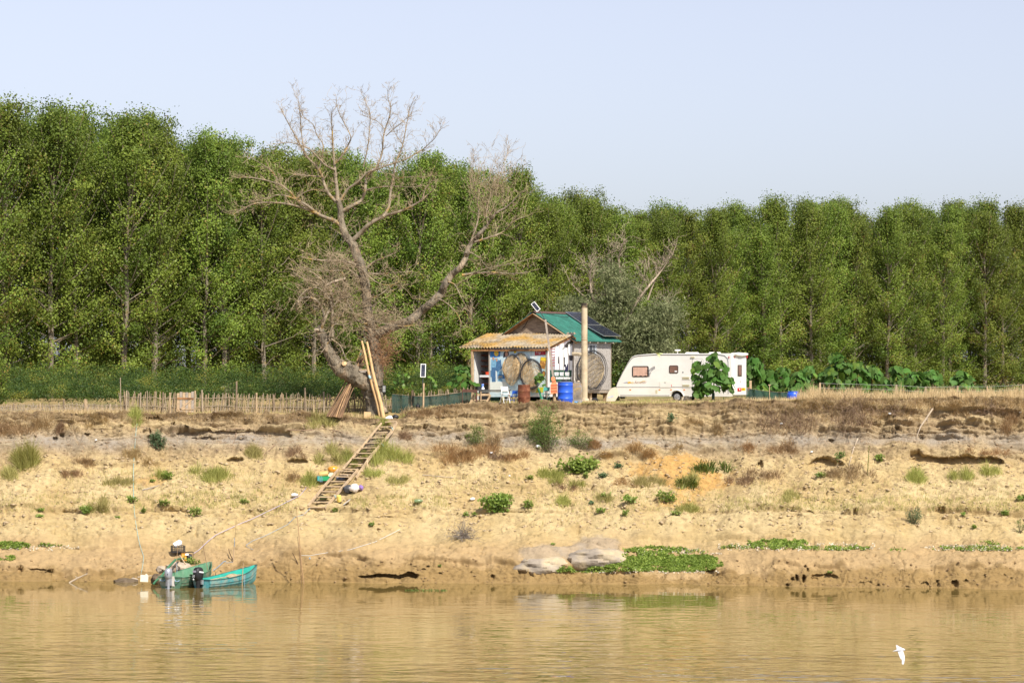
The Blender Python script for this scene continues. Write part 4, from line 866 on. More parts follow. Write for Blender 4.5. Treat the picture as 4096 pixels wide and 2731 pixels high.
# ------------------------------------------------------------------ fishing nets on hoops
net_t = mat('net_twine', (.62, .46, .26), .9, .25, 6); net_d = mat('net_twine_dark', (.34, .27, .17), .9, .3, 6); hoop_m = mat('black_hoop', (.045, .045, .05), .55, .2); hoop_g = mat('grey_hoop', (.16, .17, .18), .55, .3, 8)
def net_thing(label, fr, axis, zc, zr, zbag, nh, tw_m, hp_m, yoff, n1=34, n2=40, sd=1):
    """hoops + a slack net bag; zc centre, zr radii in zoom px, bag bottom zoom row"""
    rs = random.Random(sd); pj_ = (lambda a, b_: fr.onY(a, b_, -yoff)) if axis == 'Y' else (lambda a, b_: fr.onX(a, b_, yoff))
    c = pj_(*zc); rx = abs(pj_(zc[0] + zr[0], zc[1])[0] - c[0]); rz = abs(pj_(zc[0], zc[1] + zr[1])[1] - c[1]); dz = max(0.0, c[1] - rz - pj_(zc[0], zbag)[1])
    P3 = (lambda a, b_, d: fr.M @ Vector((a, -yoff - d, b_))) if axis == 'Y' else (lambda a, b_, d: fr.M @ Vector((yoff + d, a, b_)))
    base = P3(c[0], c[1] - rz - dz, 0); t_ = thing('hoop_net', label, 'fishing net', base, 0, None)
    L3 = lambda a, b_, d: P3(a, b_, d) - base
    for k in range(nh):
        ex, ez = rx * rs.uniform(.97, 1.06), rz * rs.uniform(.97, 1.05); ox, oz = rs.uniform(-.02, .10) * k * .35, rs.uniform(-.05, .05); dd = rs.uniform(-.02, .06) + .025 * k
        MB().tube([L3(c[0] + ox + ex * math.cos(a), c[1] + oz + ez * math.sin(a), dd) for a in [i * 2 * math.pi / 40 for i in range(40)]], .013, 5, closed=True).build('hoop', hp_m, t_, 60)
    def pt(s_, f):
        a = c[0] + rx * .97 * (2 * s_ - 1); h = rz * .97 * math.sqrt(max(0, 1 - (2 * s_ - 1) ** 2))
        zt_ = c[1] + h; zb_ = c[1] - h - dz * (max(0, 1 - (2 * s_ - 1) ** 2)) ** .8
        return L3(a, zt_ + (zb_ - zt_) * f, .05 + .10 * math.sin(math.pi * f) + .02 * math.sin(25 * s_ + 9 * f))
    mb = MB()
    for i in range(1, n1):
        s_ = i / n1 + rs.uniform(-.006, .006); mb.tube([pt(min(.99, max(.01, s_ + .012 * math.sin(f * 14 + i * 2.4) + rs.uniform(-.006, .006))), f) for f in [k / 14 for k in range(15)]], .0075, 3, caps=False)
    for j in range(1, n2):
        f = j / n2; mb.tube([pt(s_, min(1, max(0, f + .02 * math.sin(s_ * 22 + j) + rs.uniform(-.006, .006)))) for s_ in [.02 + .96 * k / 14 for k in range(15)]], .007, 3, caps=False)
    o = mb.build('netting', tw_m, t_); tag(o, kind='stuff')
    return t_
net_thing('hoop net leftmost on the poster wall, above the rusty drum', hf, 'Y', (775, 1000), (110, 158), 1235, 5, net_t, hoop_g, .10, sd=1)
net_thing('hoop net with thick dark rim right of its twin', hf, 'Y', (1020, 1085), (128, 178), 1300, 9, net_t, hoop_m, .32, sd=2)
net_thing('hoop net half hidden behind the two front nets', hf, 'Y', (890, 960), (100, 140), 1130, 5, net_t, hoop_g, .04, 24, 30, sd=3)
net_thing('big dark hoop net on the side wall behind the chimney pipe', hf, 'X', (1755, 1035), (165, 232), 1275, 8, net_d, hoop_m, .16, 40, 44, sd=4)
# tan net bag hanging below the second
net_thing('narrow slack net hanging behind the rusty drum', hf, 'Y', (1050, 1230), (55, 70), 1325, 1, net_t, hoop_g, .22, 16, 22, sd=5)
# ------------------------------------------------------------------ the caravan
cv = thing('caravan', 'white touring caravan parked behind a big-leaved sapling', 'caravan', onp(2466, 172.1), R_(-25))
cv.location.z = 9.24
cf = Frame(cv, (2350, 1150))
cw = mat('caravan_white', (.80, .78, .73), .35, .05, 1.2, col2=(.72, .69, .62), sc2=.7, th=(.5, .8), spec=.5)
trim_m = mat('caravan_trim', (.33, .33, .33), .4, .1); rub = mat('black_rubber', (.02, .02, .02), .7, .1); tint_g = mat('tinted_glass', (.05, .03, .025), .08, .1, spec=.7)
prof_z = [(395, 1366), (366, 1300), (360, 1235), (372, 1195), (440, 1060), (500, 955), (540, 890), (570, 862), (620, 845), (720, 836), (830, 826), (1000, 826), (1300, 826), (1600, 824), (1800, 824), (1800, 1366), (1200, 1366), (1192, 1345), (1170, 1310), (1120, 1294), (1070, 1310), (1048, 1345), (1042, 1366)]
prof = [cf.onY(*p, 0) for p in prof_z]
XR = prof[14][0]; ZT = prof[14][1]; CW = 2.25
prof = [(min(x, XR), z) for x, z in prof]
body = MB().prism(prof, 0, CW, 'Y').build('body', cw, cv, 35)
# grey awning rail that follows the outline
rail = [cf.onY(*p, 0) for p in [(372, 1290), (366, 1235), (378, 1195), (445, 1062), (505, 960), (548, 898), (580, 868), (640, 854), (840, 840), (1200, 841), (1660, 841), (1720, 850), (1758, 885), (1768, 930), (1768, 1330)]]
MB().tube([(x, -.012, z) for x, z in rail], .022, 6).build('awning_rail', trim_m, cv, 60)
MB().tube([(x, -.010, z) for x, z in [cf.onY(*p, 0) for p in [(372, 1246), (900, 1246), (1330, 1246)]]], .012, 5).build('trim_line', trim_m, cv)
MB().tube([(x, -.010, z) for x, z in [cf.onY(*p, 0) for p in [(410, 1349), (1030, 1351)]]], .016, 5).build('skirt_line', trim_m, cv)
def cbox(name, z0, z1, m, par, y0=-.02, th=.03, rnd=0.):
    x0_, za = cf.onY(z0[0], z1[1], 0); x1_, zb_ = cf.onY(z1[0], z0[1], 0)
    r = rnd
    if r:
        pts = []
        for cx, cz, a0 in ((x1_ - r, zb_ - r, 0), (x0_ + r, zb_ - r, 90), (x0_ + r, za + r, 180), (x1_ - r, za + r, 270)):
            for k in range(4): a = R_(a0 + k * 30); pts.append((cx + r * math.cos(a), cz + r * math.sin(a)))
        mb = MB().prism(pts, y0, y0 + th, 'Y')
    else: mb = MB().box(((x0_ + x1_) / 2, y0 + th / 2, (za + zb_) / 2), (x1_ - x0_, th, abs(zb_ - za)))
    return mb.build(name, m, par)
w1 = cbox('window', (561, 983), (768, 1120), rub, cv, -.022, .03, .09); cur = mat('pink_curtain', (.62, .40, .31), .7, .12, 5)
cbox('pane', (569, 991), (760, 1112), tint_g, w1, -.026, .01, .07)
x0_, za = cf.onY(576, 1110, 0); x1_, zb_ = cf.onY(753, 998, 0)
for k in range(9):
    xa = x0_ + (x1_ - x0_) * k / 9; xb = x0_ + (x1_ - x0_) * (k + .93) / 9
    MB().prism([(xa, za + .02 * (k % 3)), (xb, za + .02 * ((k + 1) % 3)), (xb, zb_), (xa, zb_)], -.034, -.030 + .003 * (k % 2) - .002, 'Y').build('curtain', cur, w1)
w2 = cbox('window', (1025, 975), (1139, 1074), rub, cv, -.022, .03, .08); cbox('pane', (1032, 982), (1132, 1067), mat('tinted_glass_warm', (.20, .11, .08), .1, .3, 2, spec=.6), w2, -.026, .01, .06)
cbox('sticker', (1095, 1042), (1126, 1058), pkw, w2, -.031, .004)
vent = mat('vent_cream', (.58, .53, .36), .6, .1)
for (a, b_) in [((1188, 1114), (1294, 1158)), ((1188, 1210), (1294, 1254))]:
    v1 = cbox('vent_panel', a, b_, cw, cv, -.016, .02); v2 = cbox('grille', (a[0] + 4, a[1] + 6), (a[0] + 90, b_[1] - 8), vent, v1, -.022, .006)
    x0_, z0_ = cf.onY(a[0] + 6, a[1] + 9, 0); x1_, z1_ = cf.onY(a[0] + 86, b_[1] - 10, 0)
    for k in range(4): MB().box(((x0_ + x1_) / 2, -.026, z0_ + (z1_ - z0_) * (k + .5) / 4), (x1_ - x0_, .008, .014)).build('slat', vent, v1)
hl = cbox('service_hatch', (905, 1184), (1050, 1254), cw, cv, -.018, .02); cbox('hatch_seam', (903, 1182), (1052, 1256), vent, cv, -.008, .01); cbox('hatch_latch', (962, 1186), (986, 1196), trim_m, hl, -.024, .008)
cbox('socket_cover', (855, 1284), (878, 1326), vent, cv, -.012, .014)
amb = mat('amber_lens', (.75, .25, .05), .3, .05); redl = mat('red_lens', (.55, .02, .03), .25, .1)
for a in (527, 895, 1038, 1204): cbox('marker_light', (a, 1274), (a + 20, 1287), amb, cv, -.014, .016)
cbox('red_reflector', (1048, 1216), (1056, 1240), redl, cv, -.014, .016)
# number-like latch above the vent, door, lamp
cbox('lock', (1190, 1056), (1204, 1068), rub, cv, -.012, .014)
dr = cbox('door', (1318, 896), (1448, 1332), cw, cv, -.014, .016, .10); cbox('door_seam', (1313, 891), (1453, 1337), trim_m, cv, -.005, .006, .11); cbox('door_handle', (1330, 1150), (1350, 1176), rub, dr, -.03, .016)
cbox('awning_lamp', (1298, 862), (1344, 882), vent, cv, -.05, .05, .02)
# lettering on the side
sen = mat('senator_letter', (.42, .26, .16), .5, .1); x, z = cf.onY(585, 1200, 0); text('lettering', 'Senator', sen, cv, (x, -.012, z), .19, shear=.35, sx=1.28)
for pts, m_ in [([(448, 1192), (498, 1178), (512, 1196), (470, 1198)], mat('swoosh_grey', (.45, .47, .52), .5)), ([(490, 1186), (535, 1176), (552, 1198), (510, 1202)], mat('swoosh_gold', (.72, .42, .06), .5)), ([(540, 1184), (576, 1180), (584, 1200), (560, 1202)], mat('swoosh_sand', (.70, .58, .36), .5))]:
    flatY([cf.onY(*p, 0) for p in pts], -.006, .004).build('swoosh', m_, cv)
MB().tube([(cf.onY(*p, 0)[0], -.010, cf.onY(*p, 0)[1]) for p in [(660, 1186), (695, 1174), (726, 1171)]], .012, 4).build('swoosh', mat('swoosh_gold', ()), cv)
# rear end
rx = lambda a, b_: cf.onX(a, b_, XR)
re_pts = [(0, .34), (CW, .34), (CW, ZT - .10), (CW - .08, ZT + .02), (CW / 2, ZT + .06), (.08, ZT + .02), (0, ZT - .10)]
rear = MB().prism([(a, b_) for a, b_ in re_pts], XR + .003, XR + .10, 'X').build('rear_panel', cw, cv, 35)
MB().prism([(.0, .42), (CW, .42), (CW, .78), (CW - .05, .82), (.05, .82), (0, .78)], XR + .103, XR + .22, 'X').build('bumper', cw, rear, 35)
# overhanging top brow
mb = MB(); 
for k in range(9):
    f = k / 8; y_ = .06 + (CW - .12) * f; h = .16 + .06 * math.sin(math.pi * f)
    mb.v += [(XR + .103, y_, ZT - h), (XR + .103, y_, ZT + .04), (XR + .24, y_, ZT + .01), (XR + .24, y_, ZT - h + .09)]
for k in range(8):
    for j in range(4): mb.f.append((k * 4 + j, k * 4 + (j + 1) % 4, (k + 1) * 4 + (j + 1) % 4, (k + 1) * 4 + j)); mb.m.append(0)
mb.f += [(3, 2, 1, 0), (32, 33, 34, 35)]; mb.m += [0, 0]; mb.build('rear_brow', cw, rear, 40)
def rbox(name, z0, z1, m, par, x0_=XR + .10, th=.02):
    ya_, zt_ = rx(*z0); yb_, zb_ = rx(*z1); ya_, yb_ = max(ya_, .04), min(yb_, CW - .04); return MB().box((x0_ + th / 2, (ya_ + yb_) / 2, (zt_ + zb_) / 2), (th, abs(yb_ - ya_), abs(zt_ - zb_))).build(name, m, par)
rwn = rbox('rear_window', (1862, 970), (1912, 1112), rub, rear); rbox('pane', (1868, 978), (1906, 1104), mat('tinted_glass_warm', ()), rwn, XR + .121, .006)
for a in (1822, 1962): 
    l_ = rbox('tail_light', (a + 14, 1256), (a + 58, 1296), redl, rear, XR + .222, .03); rbox('lens', (a + 30, 1268), (a + 42, 1284), pkw, l_, XR + .253, .006)
npl = rbox('number_plate', (1888, 1256), (1934, 1290), mat('plate_yellow', (.80, .50, .02), .5, .04), rear, XR + .222, .012)
ya_, zt_ = rx(1891, 1284); text('lettering', 'D147', rub, npl, (XR + .238, ya_, zt_), .20, rot=(R_(90), 0, R_(90)), sx=.72)
ya_, zt_ = rx(1862, 900); text('lettering', 'Senator', mat('swoosh_grey', ()), rear, (XR + .108, ya_, zt_), .20, rot=(R_(90), 0, R_(90)), shear=.3, sx=1.1)
y_, z_ = rx(1896, 1178); MB().lathe([(.05, 0), (.05, .015)], 16, rot=Matrix.Rotation(R_(90), 3, 'Y')).build('lock', trim_m, rear, loc=(XR + .102, y_, z_))
for a in (1820, 1985): rbox('top_light', (a, 855), (a + 8, 882), redl, rear, XR + .10, .02)
x, z = cf.onY(1776, 874, 0); MB().box((x, -.02, z), (.04, .03, .12)).build('marker_light', redl, cv)
# wheel, underside, roof fittings, tow bar
wx, wz = cf.onY(1119, 1372, 0); wr = abs(cf.onY(1119, 1436, 0)[1] - wz)
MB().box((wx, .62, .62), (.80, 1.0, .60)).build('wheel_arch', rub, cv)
for yy in (.06, CW - .26):
    wh = MB().lathe([(wr * .62, 0), (wr * .9, .0), (wr, .05), (wr, .15), (wr * .9, .20), (wr * .62, .2)], 28, rot=Matrix.Rotation(R_(-90), 3, 'X')).build('wheel', rub, cv, 40, loc=(wx, yy, wz))
    rim = MB().lathe([(wr * .64, .0), (wr * .62, .03), (wr * .50, .06), (wr * .50, .10)], 24, rot=Matrix.Rotation(R_(-90), 3, 'X')).build('rim', mat('alloy', (.55, .55, .56), .35, .1, metal=.7), wh, 40, loc=(0, -.004, 0))
    for k in range(5):
        a = k * 1.2566 + .3; MB().bar((0, -.012, 0), (math.cos(a) * wr * .6, -.012, math.sin(a) * wr * .6), .02, .07, up=(0, 1, 0)).build('spoke', mat('alloy', ()), wh)
    MB().lathe([(wr * .5, 0), (wr * .5, .01)], 20, rot=Matrix.Rotation(R_(-90), 3, 'X')).build('brake_disc', rub, wh, loc=(0, .03, 0))
ar = [cf.onY(1119 + 92 * math.cos(a), 1384 - 98 * math.sin(a), 0) for a in [R_(12 + 13 * k) for k in range(13)]]
MB().tube([(x, -.012, z) for x, z in ar], .028, 6).build('arch_lip', cw, cv, 60)
MB().box((3.6, CW / 2, .36), (6.6, CW - .3, .10)).build('chassis', rub, cv)
for yy in (.5, CW - .5): MB().bar((0.2, yy, .34), (-1.25, CW / 2, .40), .06, .10).build('tow_bar', trim_m, cv)
MB().tube([(-1.2, CW / 2, .42), (-1.5, CW / 2, .46)], .05, 8).build('hitch', mat('alloy', ()), cv)
x, z = cf.onY(1130, 800, 1.0); MB().tube([(x, 1.0, ZT - .05), (x, 1.0, z + .02)], .03, 8).build('mast', cw, cv); 
MB().lathe([(.0, .0), (.17, .035), (.19, .06), (.15, .10), (0, .115)], 20).build('aerial', cw, cv, 40, loc=(x, 1.0, z))
for a, w_ in ((1305, .65), (1590, .55)):
    x, z = cf.onY(a, 822, .8); MB().box((x, .9, ZT + .04), (w_, .6, .08), taper=.85).build('roof_light', cw, cv)
# ------------------------------------------------------------------ things by the caravan
pr = zpt
def cpt(zx, zy, y): return W(2350 + zx * .31888, 1150 + zy * .31888, y)
# leaning cream nose cover
b0 = onp(2448, 170.2); cc = thing('nose_cover', 'curved cream cover leaning against the caravan front', 'cover', b0)
mb = MB(); prof_c = [(235, 1424), (238, 1380), (252, 1330), (272, 1290), (300, 1262), (350, 1248), (374, 1262), (392, 1350), (345, 1424)]
pp = [cpt(a, b_, 170.2) - b0 for a, b_ in prof_c]; mb.prism([(p.x, p.z) for p in pp], -.05, .75, 'Y')
mb.build('shell', mat('cream_cover', (.58, .52, .40), .6, .15, 2), cc, 30)
MB().box(((pp[0].x + pp[-1].x) / 2, -.055, .25), (.35, .006, .10), rot=Matrix.Rotation(R_(-18), 3, 'Y')).build('stripe', mat('swoosh_grey', ()), cc)
# yellow-green rag on the roof edge
p0 = cpt(895, 838, 170.6); rg = thing('rag', 'pale yellow rag on the front of the caravan roof', 'rag', p0)
mb = MB(); rs = np.random.RandomState(5)
for k in range(10):
    a = k * .6; mb.add([(math.cos(a) * .04, -.25, .0), (math.cos(a) * .22, -.25 + math.sin(a) * .12, .02 + .08 * abs(math.sin(a * 2))), (math.cos(a + .6) * .20, -.25 + math.sin(a + .6) * .12, .03 + .07 * abs(math.cos(a)))], [(0, 1, 2)])
mb.add([(-.12, -.30, .02), (.08, -.30, .02), (.02, -.33, -.2), (-.03, -.33, -.14)], [(0, 1, 2, 3)]); mb.build('cloth', mat('rag_cloth', (.66, .66, .30), .8, .2, 12, col2=(.35, .55, .25), sc2=9), rg)
# stone block under the step
p0 = onp(2742, 168.8); bl = MB(); bl.box((0, 0, .11), (.50, .26, .22)); bl.box((.03, 0, .24), (.30, .22, .05)); tag(bl.build('stone_block', mat('limestone', (.62, .52, .38), .9, .2, 5, bump=.02), loc=p0), 'pale stone block beside the caravan wheel', 'stone')
# ------------------------------------------------------------------ broad-leaved saplings
def big_leaf_mesh(name, m, n=0):
    """lobed broad leaf, about 1 m long, lying in xy with the stem at the origin, folded along the midrib"""
    out = [(0, 0), (.22, -.06), (.42, .10), (.48, .34), (.40, .46), (.44, .62), (.24, .74), (.10, .90), (0, 1.08)]
    mb = MB(); V = [(0, .02, 0), (0, .4, .02), (0, .75, -.02), (0, 1.08, -.14)]
    rt = [(x, y, -.10 * abs(x) - .18 * y * y * .6) for x, y in out[1:-1]]; lt = [(-x, y, z) for x, y, z in rt]
    V += rt + lt; k = len(rt); r0, l0 = 4, 4 + k; Fs = [(0, r0, r0 + 1), (0, r0 + 1, 1), (1, r0 + 1, r0 + 2), (1, r0 + 2, r0 + 3), (1, r0 + 3, 2), (2, r0 + 3, r0 + 4), (2, r0 + 4, r0 + 5), (2, r0 + 5, r0 + 6), (2, r0 + 6, 3)]
    Fs += [tuple(reversed([i if i < 4 else i + k for i in f])) for f in Fs]
    mb.add(V, Fs); me = mb.mesh(name, m, 80)
    a = me.attributes.new('tint', 'FLOAT', 'POINT'); a.data.foreach_set('value', [.2 + .5 * rng.random() for _ in V]); return me
pleaf = leafmat('paulownia_leaf', (.045, .118, .02), (.11, .22, .042), None, .55, .35, .30, .22)
pleaf_y = leafmat('paulownia_leaf_pale', (.11, .22, .03), (.20, .32, .05), None, .45, .35, .25, .4)
LEAF = [big_leaf_mesh('leaf', pleaf) for _ in range(4)]; LEAFY = [big_leaf_mesh('leaf', pleaf_y) for _ in range(2)]
pstem = mat('sapling_stem', (.10, .12, .05), .8, .2)
def sapling(label, base, spots, ysz, size, group=None, yellow=.08, name='paulownia_plant', trunk_top=None, nstems=1):
    t_ = thing(name, label, 'plant', base, 0, group); mb = MB()
    tt = trunk_top or Vector((0, 0, max(p.z for p in spots)))
    mb.tube([(0, 0, -.05), tt * .5 + Vector((.02, .02, 0)), tt], [.045, .035, .012], 6); mb.build('stem', pstem, t_, 60)
    for p in spots:
        s_ = size * rng.uniform(.65, 1.2); me = rng.choice(LEAFY if rng.random() < yellow else LEAF)
        o_ = p - Vector((tt.x * p.z / max(tt.z, .1), 0, p.z)); az = math.atan2(o_.y, o_.x) - math.pi / 2 + rng.gauss(0, .6)
        link('leaf', me, t_, p, (rng.gauss(-.95, .3), rng.gauss(0, .3), az if rng.random() < .5 else rng.gauss(math.pi, .9)), s_)
    return t_
# the sapling in front of the caravan: leaf spots follow its outline
bs = onp(2853, 167.2); bs.z = gz(bs.x, bs.y)
poly = [(1590, 790), (1625, 830), (1640, 920), (1700, 920), (1745, 1000), (1700, 1080), (1780, 1110), (1870, 1215), (1790, 1290), (1740, 1320), (1650, 1250), (1560, 1260), (1440, 1330), (1340, 1330), (1310, 1190), (1350, 1120), (1320, 1040), (1340, 940), (1440, 920), (1510, 900), (1550, 830)]
def inpoly(x, y, P_):
    c = False; j = len(P_) - 1
    for i in range(len(P_)):
        if (P_[i][1] > y) != (P_[j][1] > y) and x < (P_[j][0] - P_[i][0]) * (y - P_[i][1]) / (P_[j][1] - P_[i][1]) + P_[i][0]: c = not c
        j = i
    return c
spots = []
while len(spots) < 210:
    a, b_ = rng.uniform(1300, 1880), rng.uniform(780, 1330)
    if inpoly(a, b_, poly): spots.append(cpt(a, b_ - 4, 167.2 + rng.uniform(-.75, .75)) - bs)
sapling('broad-leaved sapling standing right before the caravan door', bs, spots, 0, .42, trunk_top=cpt(1590, 850, 167.2) - bs)
MB().tube([(0, 0, 0), (0, 0, .45)], .085, 10).build('trunk_sleeve', mat('dark_green_sleeve', (.02, .06, .05), .6, .1), bpy.data.objects['paulownia_plant'])
# ------------------------------------------------------------------ furniture and gear in front of the hut
steel_b = mat('brown_steel', (.10, .045, .03), .7, .3, 6); rust = mat('rust', (.155, .050, .025), .85, .35, 5, bump=.004, col2=(.24, .10, .05), sc2=3); plastic_w = mat('white_plastic', (.80, .80, .78), .45, .04)
blue_p = mat('blue_plastic', (.02, .10, .62), .38, .10, 3, spec=.5); teal_p = mat('teal_plastic', (.10, .42, .36), .5, .1); black_p = mat('black_plastic', (.02, .02, .022), .5, .2); or_c = mat('orange_cloth', (.80, .26, .12), .7, .15, 8)
def zg_(zx, y): return onp(1800 + zx * .31888, y)
def ZW(zx, zy, y): return W(1800 + zx * .31888, 1150 + zy * .31888, y)
# steel table
b0 = zg_(245, 165.6); t = thing('steel_table', 'small brown steel table at the left of the porch', 'table', b0); P_ = lambda a, b_, y=165.6: ZW(a, b_, y) - b0
hz = P_(245, 1285).z
MB().box((0, .15, hz), (.86, .5, .06)).build('top', steel_b, t); MB().box((0, -.08, hz - .07), (.84, .03, .10)).build('apron', steel_b, t)
for x in (-.40, .40):
    for y in (-.06, .36): MB().box((x, y, hz / 2), (.035 + (.05 if x > 0 and y < 0 else 0), .035, hz)).build('leg', steel_b, t)
# long table on trestles
b0 = zg_(560, 165.9); t = thing('trestle_table', 'long white table with dark edge standing before the banner', 'table', b0); hz = (ZW(560, 1285, 165.9) - b0).z
xa = (ZW(345, 1285, 165.9) - b0).x; xb = (ZW(772, 1275, 165.9) - b0).x
MB().box(((xa + xb) / 2, .2, hz), (xb - xa, .7, .03)).build('top', plastic_w, t); MB().box(((xa + xb) / 2, -.155, hz - .01), (xb - xa, .02, .05)).build('edge', black_p, t)
MB().box(((xa + xb) / 2, .2, hz - .08), (xb - xa - .4, .5, .06)).build('cloth_skirt', mat('pale_cloth', (.66, .74, .74), .8, .1), t)
for x in (xa + .2, xb - .12):
    for y in (-.1, .5): MB().box((x, y, hz / 2 - .02), (.05, .05, hz)).build('leg', wood_p if x < 0 else mat('leg_brown', (.28, .17, .10), .8, .2), t)
# wooden sawhorse bench
b0 = zg_(400, 166.0); t = thing('wooden_trestle', 'rough wooden trestle bench below the shelf bay', 'bench', b0); P_ = lambda a, b_, y=166.0: ZW(a, b_, y) - b0
MB().bar(P_(340, 1345), P_(500, 1342), .25, .12).build('beam', wood_p, t); MB().bar(P_(300, 1412), P_(470, 1410), .08, .05).build('stretcher', wood_p, t)
for a, b_, y in [((300, 1340), (245, 1468), 165.9), ((510, 1345), (445, 1458), 165.9), ((330, 1350), (330, 1450), 166.3), ((480, 1350), (500, 1450), 166.3)]: MB().bar(P_(*a, y), P_(*b_, y), .10, .10).build('leg', wood_p, t)
# folding chairs
def chair(label, zx, y, m, h_zoom, w, rz, name='folding_chair', dz=0):
    b0 = zg_(zx, y); t = thing(name, label, 'chair', b0, rz); Hh = h_zoom / 219.
    for s_ in (-1, 1):
        MB().tube([(s_ * w / 2, .22, 0), (s_ * w / 2, -.02, Hh * .52), (s_ * w / 2, .10, Hh)], .018, 6).build('back_leg', m, t); MB().tube([(s_ * w / 2 * .9, -.24, 0), (s_ * w / 2 * .9, -.06, Hh * .5), (s_ * w / 2 * .9, .18, Hh * .56)], .018, 6).build('front_leg', m, t)
    MB().box((0, 0, Hh * .54), (w, .42, .035)).build('seat', m, t)
    MB().box((0, .085, Hh * .86), (w, .03, Hh * .26), rot=Matrix.Rotation(R_(-10), 3, 'X')).build('backrest', m, t); MB().tube([(-w / 2, -.16, Hh * .22), (w / 2, -.16, Hh * .22)], .012, 5).build('rung', m, t); return t
chair('white folding chair beside the rusty drum', 690, 165.3, plastic_w, 205, .42, R_(28))
chair('teal chair with white pot between sapling and life vest', 1205, 166.3, teal_p, 190, .36, R_(-25))
t = chair('low blue folding chair tucked left of the rusty drum', 805, 165.9, mat('blue_canvas', (.03, .13, .55), .7, .1), 150, .34, R_(-40))
b0 = ZW(1203, 1318, 166.1); tag(MB().lathe([(.0, 0), (.07, 0), (.085, .10), (.075, .10), (.06, .02)], 14).build('pot', plastic_w, None, 40, loc=b0 + Vector((0, 0, .012))), 'little white pot on the teal chair', 'pot')
# drums
def drum(label, zx, y, r, h, m, name, lid=None, ribs=(.33, .66), bulge=0.):
    b0 = zg_(zx, y); t = thing(name, label, 'barrel', b0); pf = [(r * .97, 0), (r, .03)]
    for q_ in ribs: pf += [(r * (1 + bulge), q_ * h - .03), (r * (1.03 + bulge), q_ * h - .012), (r * (1.03 + bulge), q_ * h + .012), (r * (1 + bulge), q_ * h + .03)]
    pf += [(r, h - .04), (r * 1.02, h - .02), (r * 1.02, h), (r * .96, h), (r * .94, h - .03)]
    MB().lathe(pf, 32).build('body', m, t, 40)
    if lid: MB().lathe([(r * .98, h + .0), (r * .99, h + .035), (r * .85, h + .05), (r * .3, h + .055)], 28).build('lid', lid, t, 40)
    return t
drum('open rust-brown steel drum in front of the nets', 929, 165.4, .345, 1.05, rust, 'rusty_drum')
t = drum('large bright blue plastic barrel under the black-and-white poster', 1445, 165.6, .425, 1.16, blue_p, 'blue_barrel', mat('grey_lid', (.16, .18, .22), .5, .1), (.2, .5, .86), .015)
MB().lathe([(.2, 1.21), (.23, 1.25), (.2, 1.30), (.08, 1.32)], 18).build('cap', black_p, t, 40)
# sapling in a green tube
b0 = zg_(1140, 165.3); t = thing('sleeved_sapling', 'young broad-leaved plant growing from a bent green tube', 'plant', b0); P_ = lambda a, b_, y=165.3: ZW(a, b_, y) - b0
MB().tube([P_(1146, 1436), P_(1140, 1370), P_(1124, 1310), P_(1106, 1262)], .062, 12).build('tube', mat('green_tube', (.03, .20, .10), .6, .15), t, 50)
MB().tube([P_(1106, 1262), P_(1100, 1200), P_(1110, 1120)], .02, 5).build('stem', pstem, t)
for k in range(26):
    a, b_ = rng.gauss(1115, 42), rng.gauss(1130, 34); p = P_(a, b_, 165.3 + rng.uniform(-.3, .3)); link('leaf', rng.choice(LEAF + LEAFY), t, p, (rng.gauss(-.6, .35), rng.gauss(0, .3), rng.uniform(0, 6.28)), rng.uniform(.18, .30))
# life vest on a post
b0 = zg_(1312, 165.7); t = thing('life_vest', 'orange life vest hung over a post beside the blue barrel', 'life vest', ZW(1300, 1340, 165.55)); P_ = lambda a, b_, d=0: ZW(a, b_, 165.55 + d) - t.location
po_ = thing('vest_post', 'short wooden post carrying the orange life vest', 'post', b0); MB().tube([(0, 0, -.05), (0, .0, .45), (-.03, 0, 1.45)], [.10, .085, .05], 8).build('stake', wood_p, po_, 50); MB().lathe([(.085, .0), (.09, .01)], 8).build('cut_face', wood_g, po_)
for pts, d0, d1 in [([(1278, 1180), (1320, 1160), (1342, 1210), (1346, 1330), (1310, 1320), (1300, 1330), (1262, 1338), (1260, 1240)], -.10, .03), ([(1270, 1125), (1292, 1118), (1318, 1128), (1320, 1165), (1296, 1178), (1272, 1165)], -.14, .0)]:
    pp = [P_(*p) for p in pts]; MB().prism([(p.x, p.z) for p in pp], d0, d1, 'Y').build('panel', or_c, t)
for k, zy in enumerate((1225, 1260, 1298)):
    a, b_ = P_(1260, zy), P_(1344, zy - 4); MB().bar((a.x, -.115, a.z), (b_.x, -.115, b_.z), .02, .05).build('strap', mat('orange_dark', (.50, .14, .06), .7, .1), t)
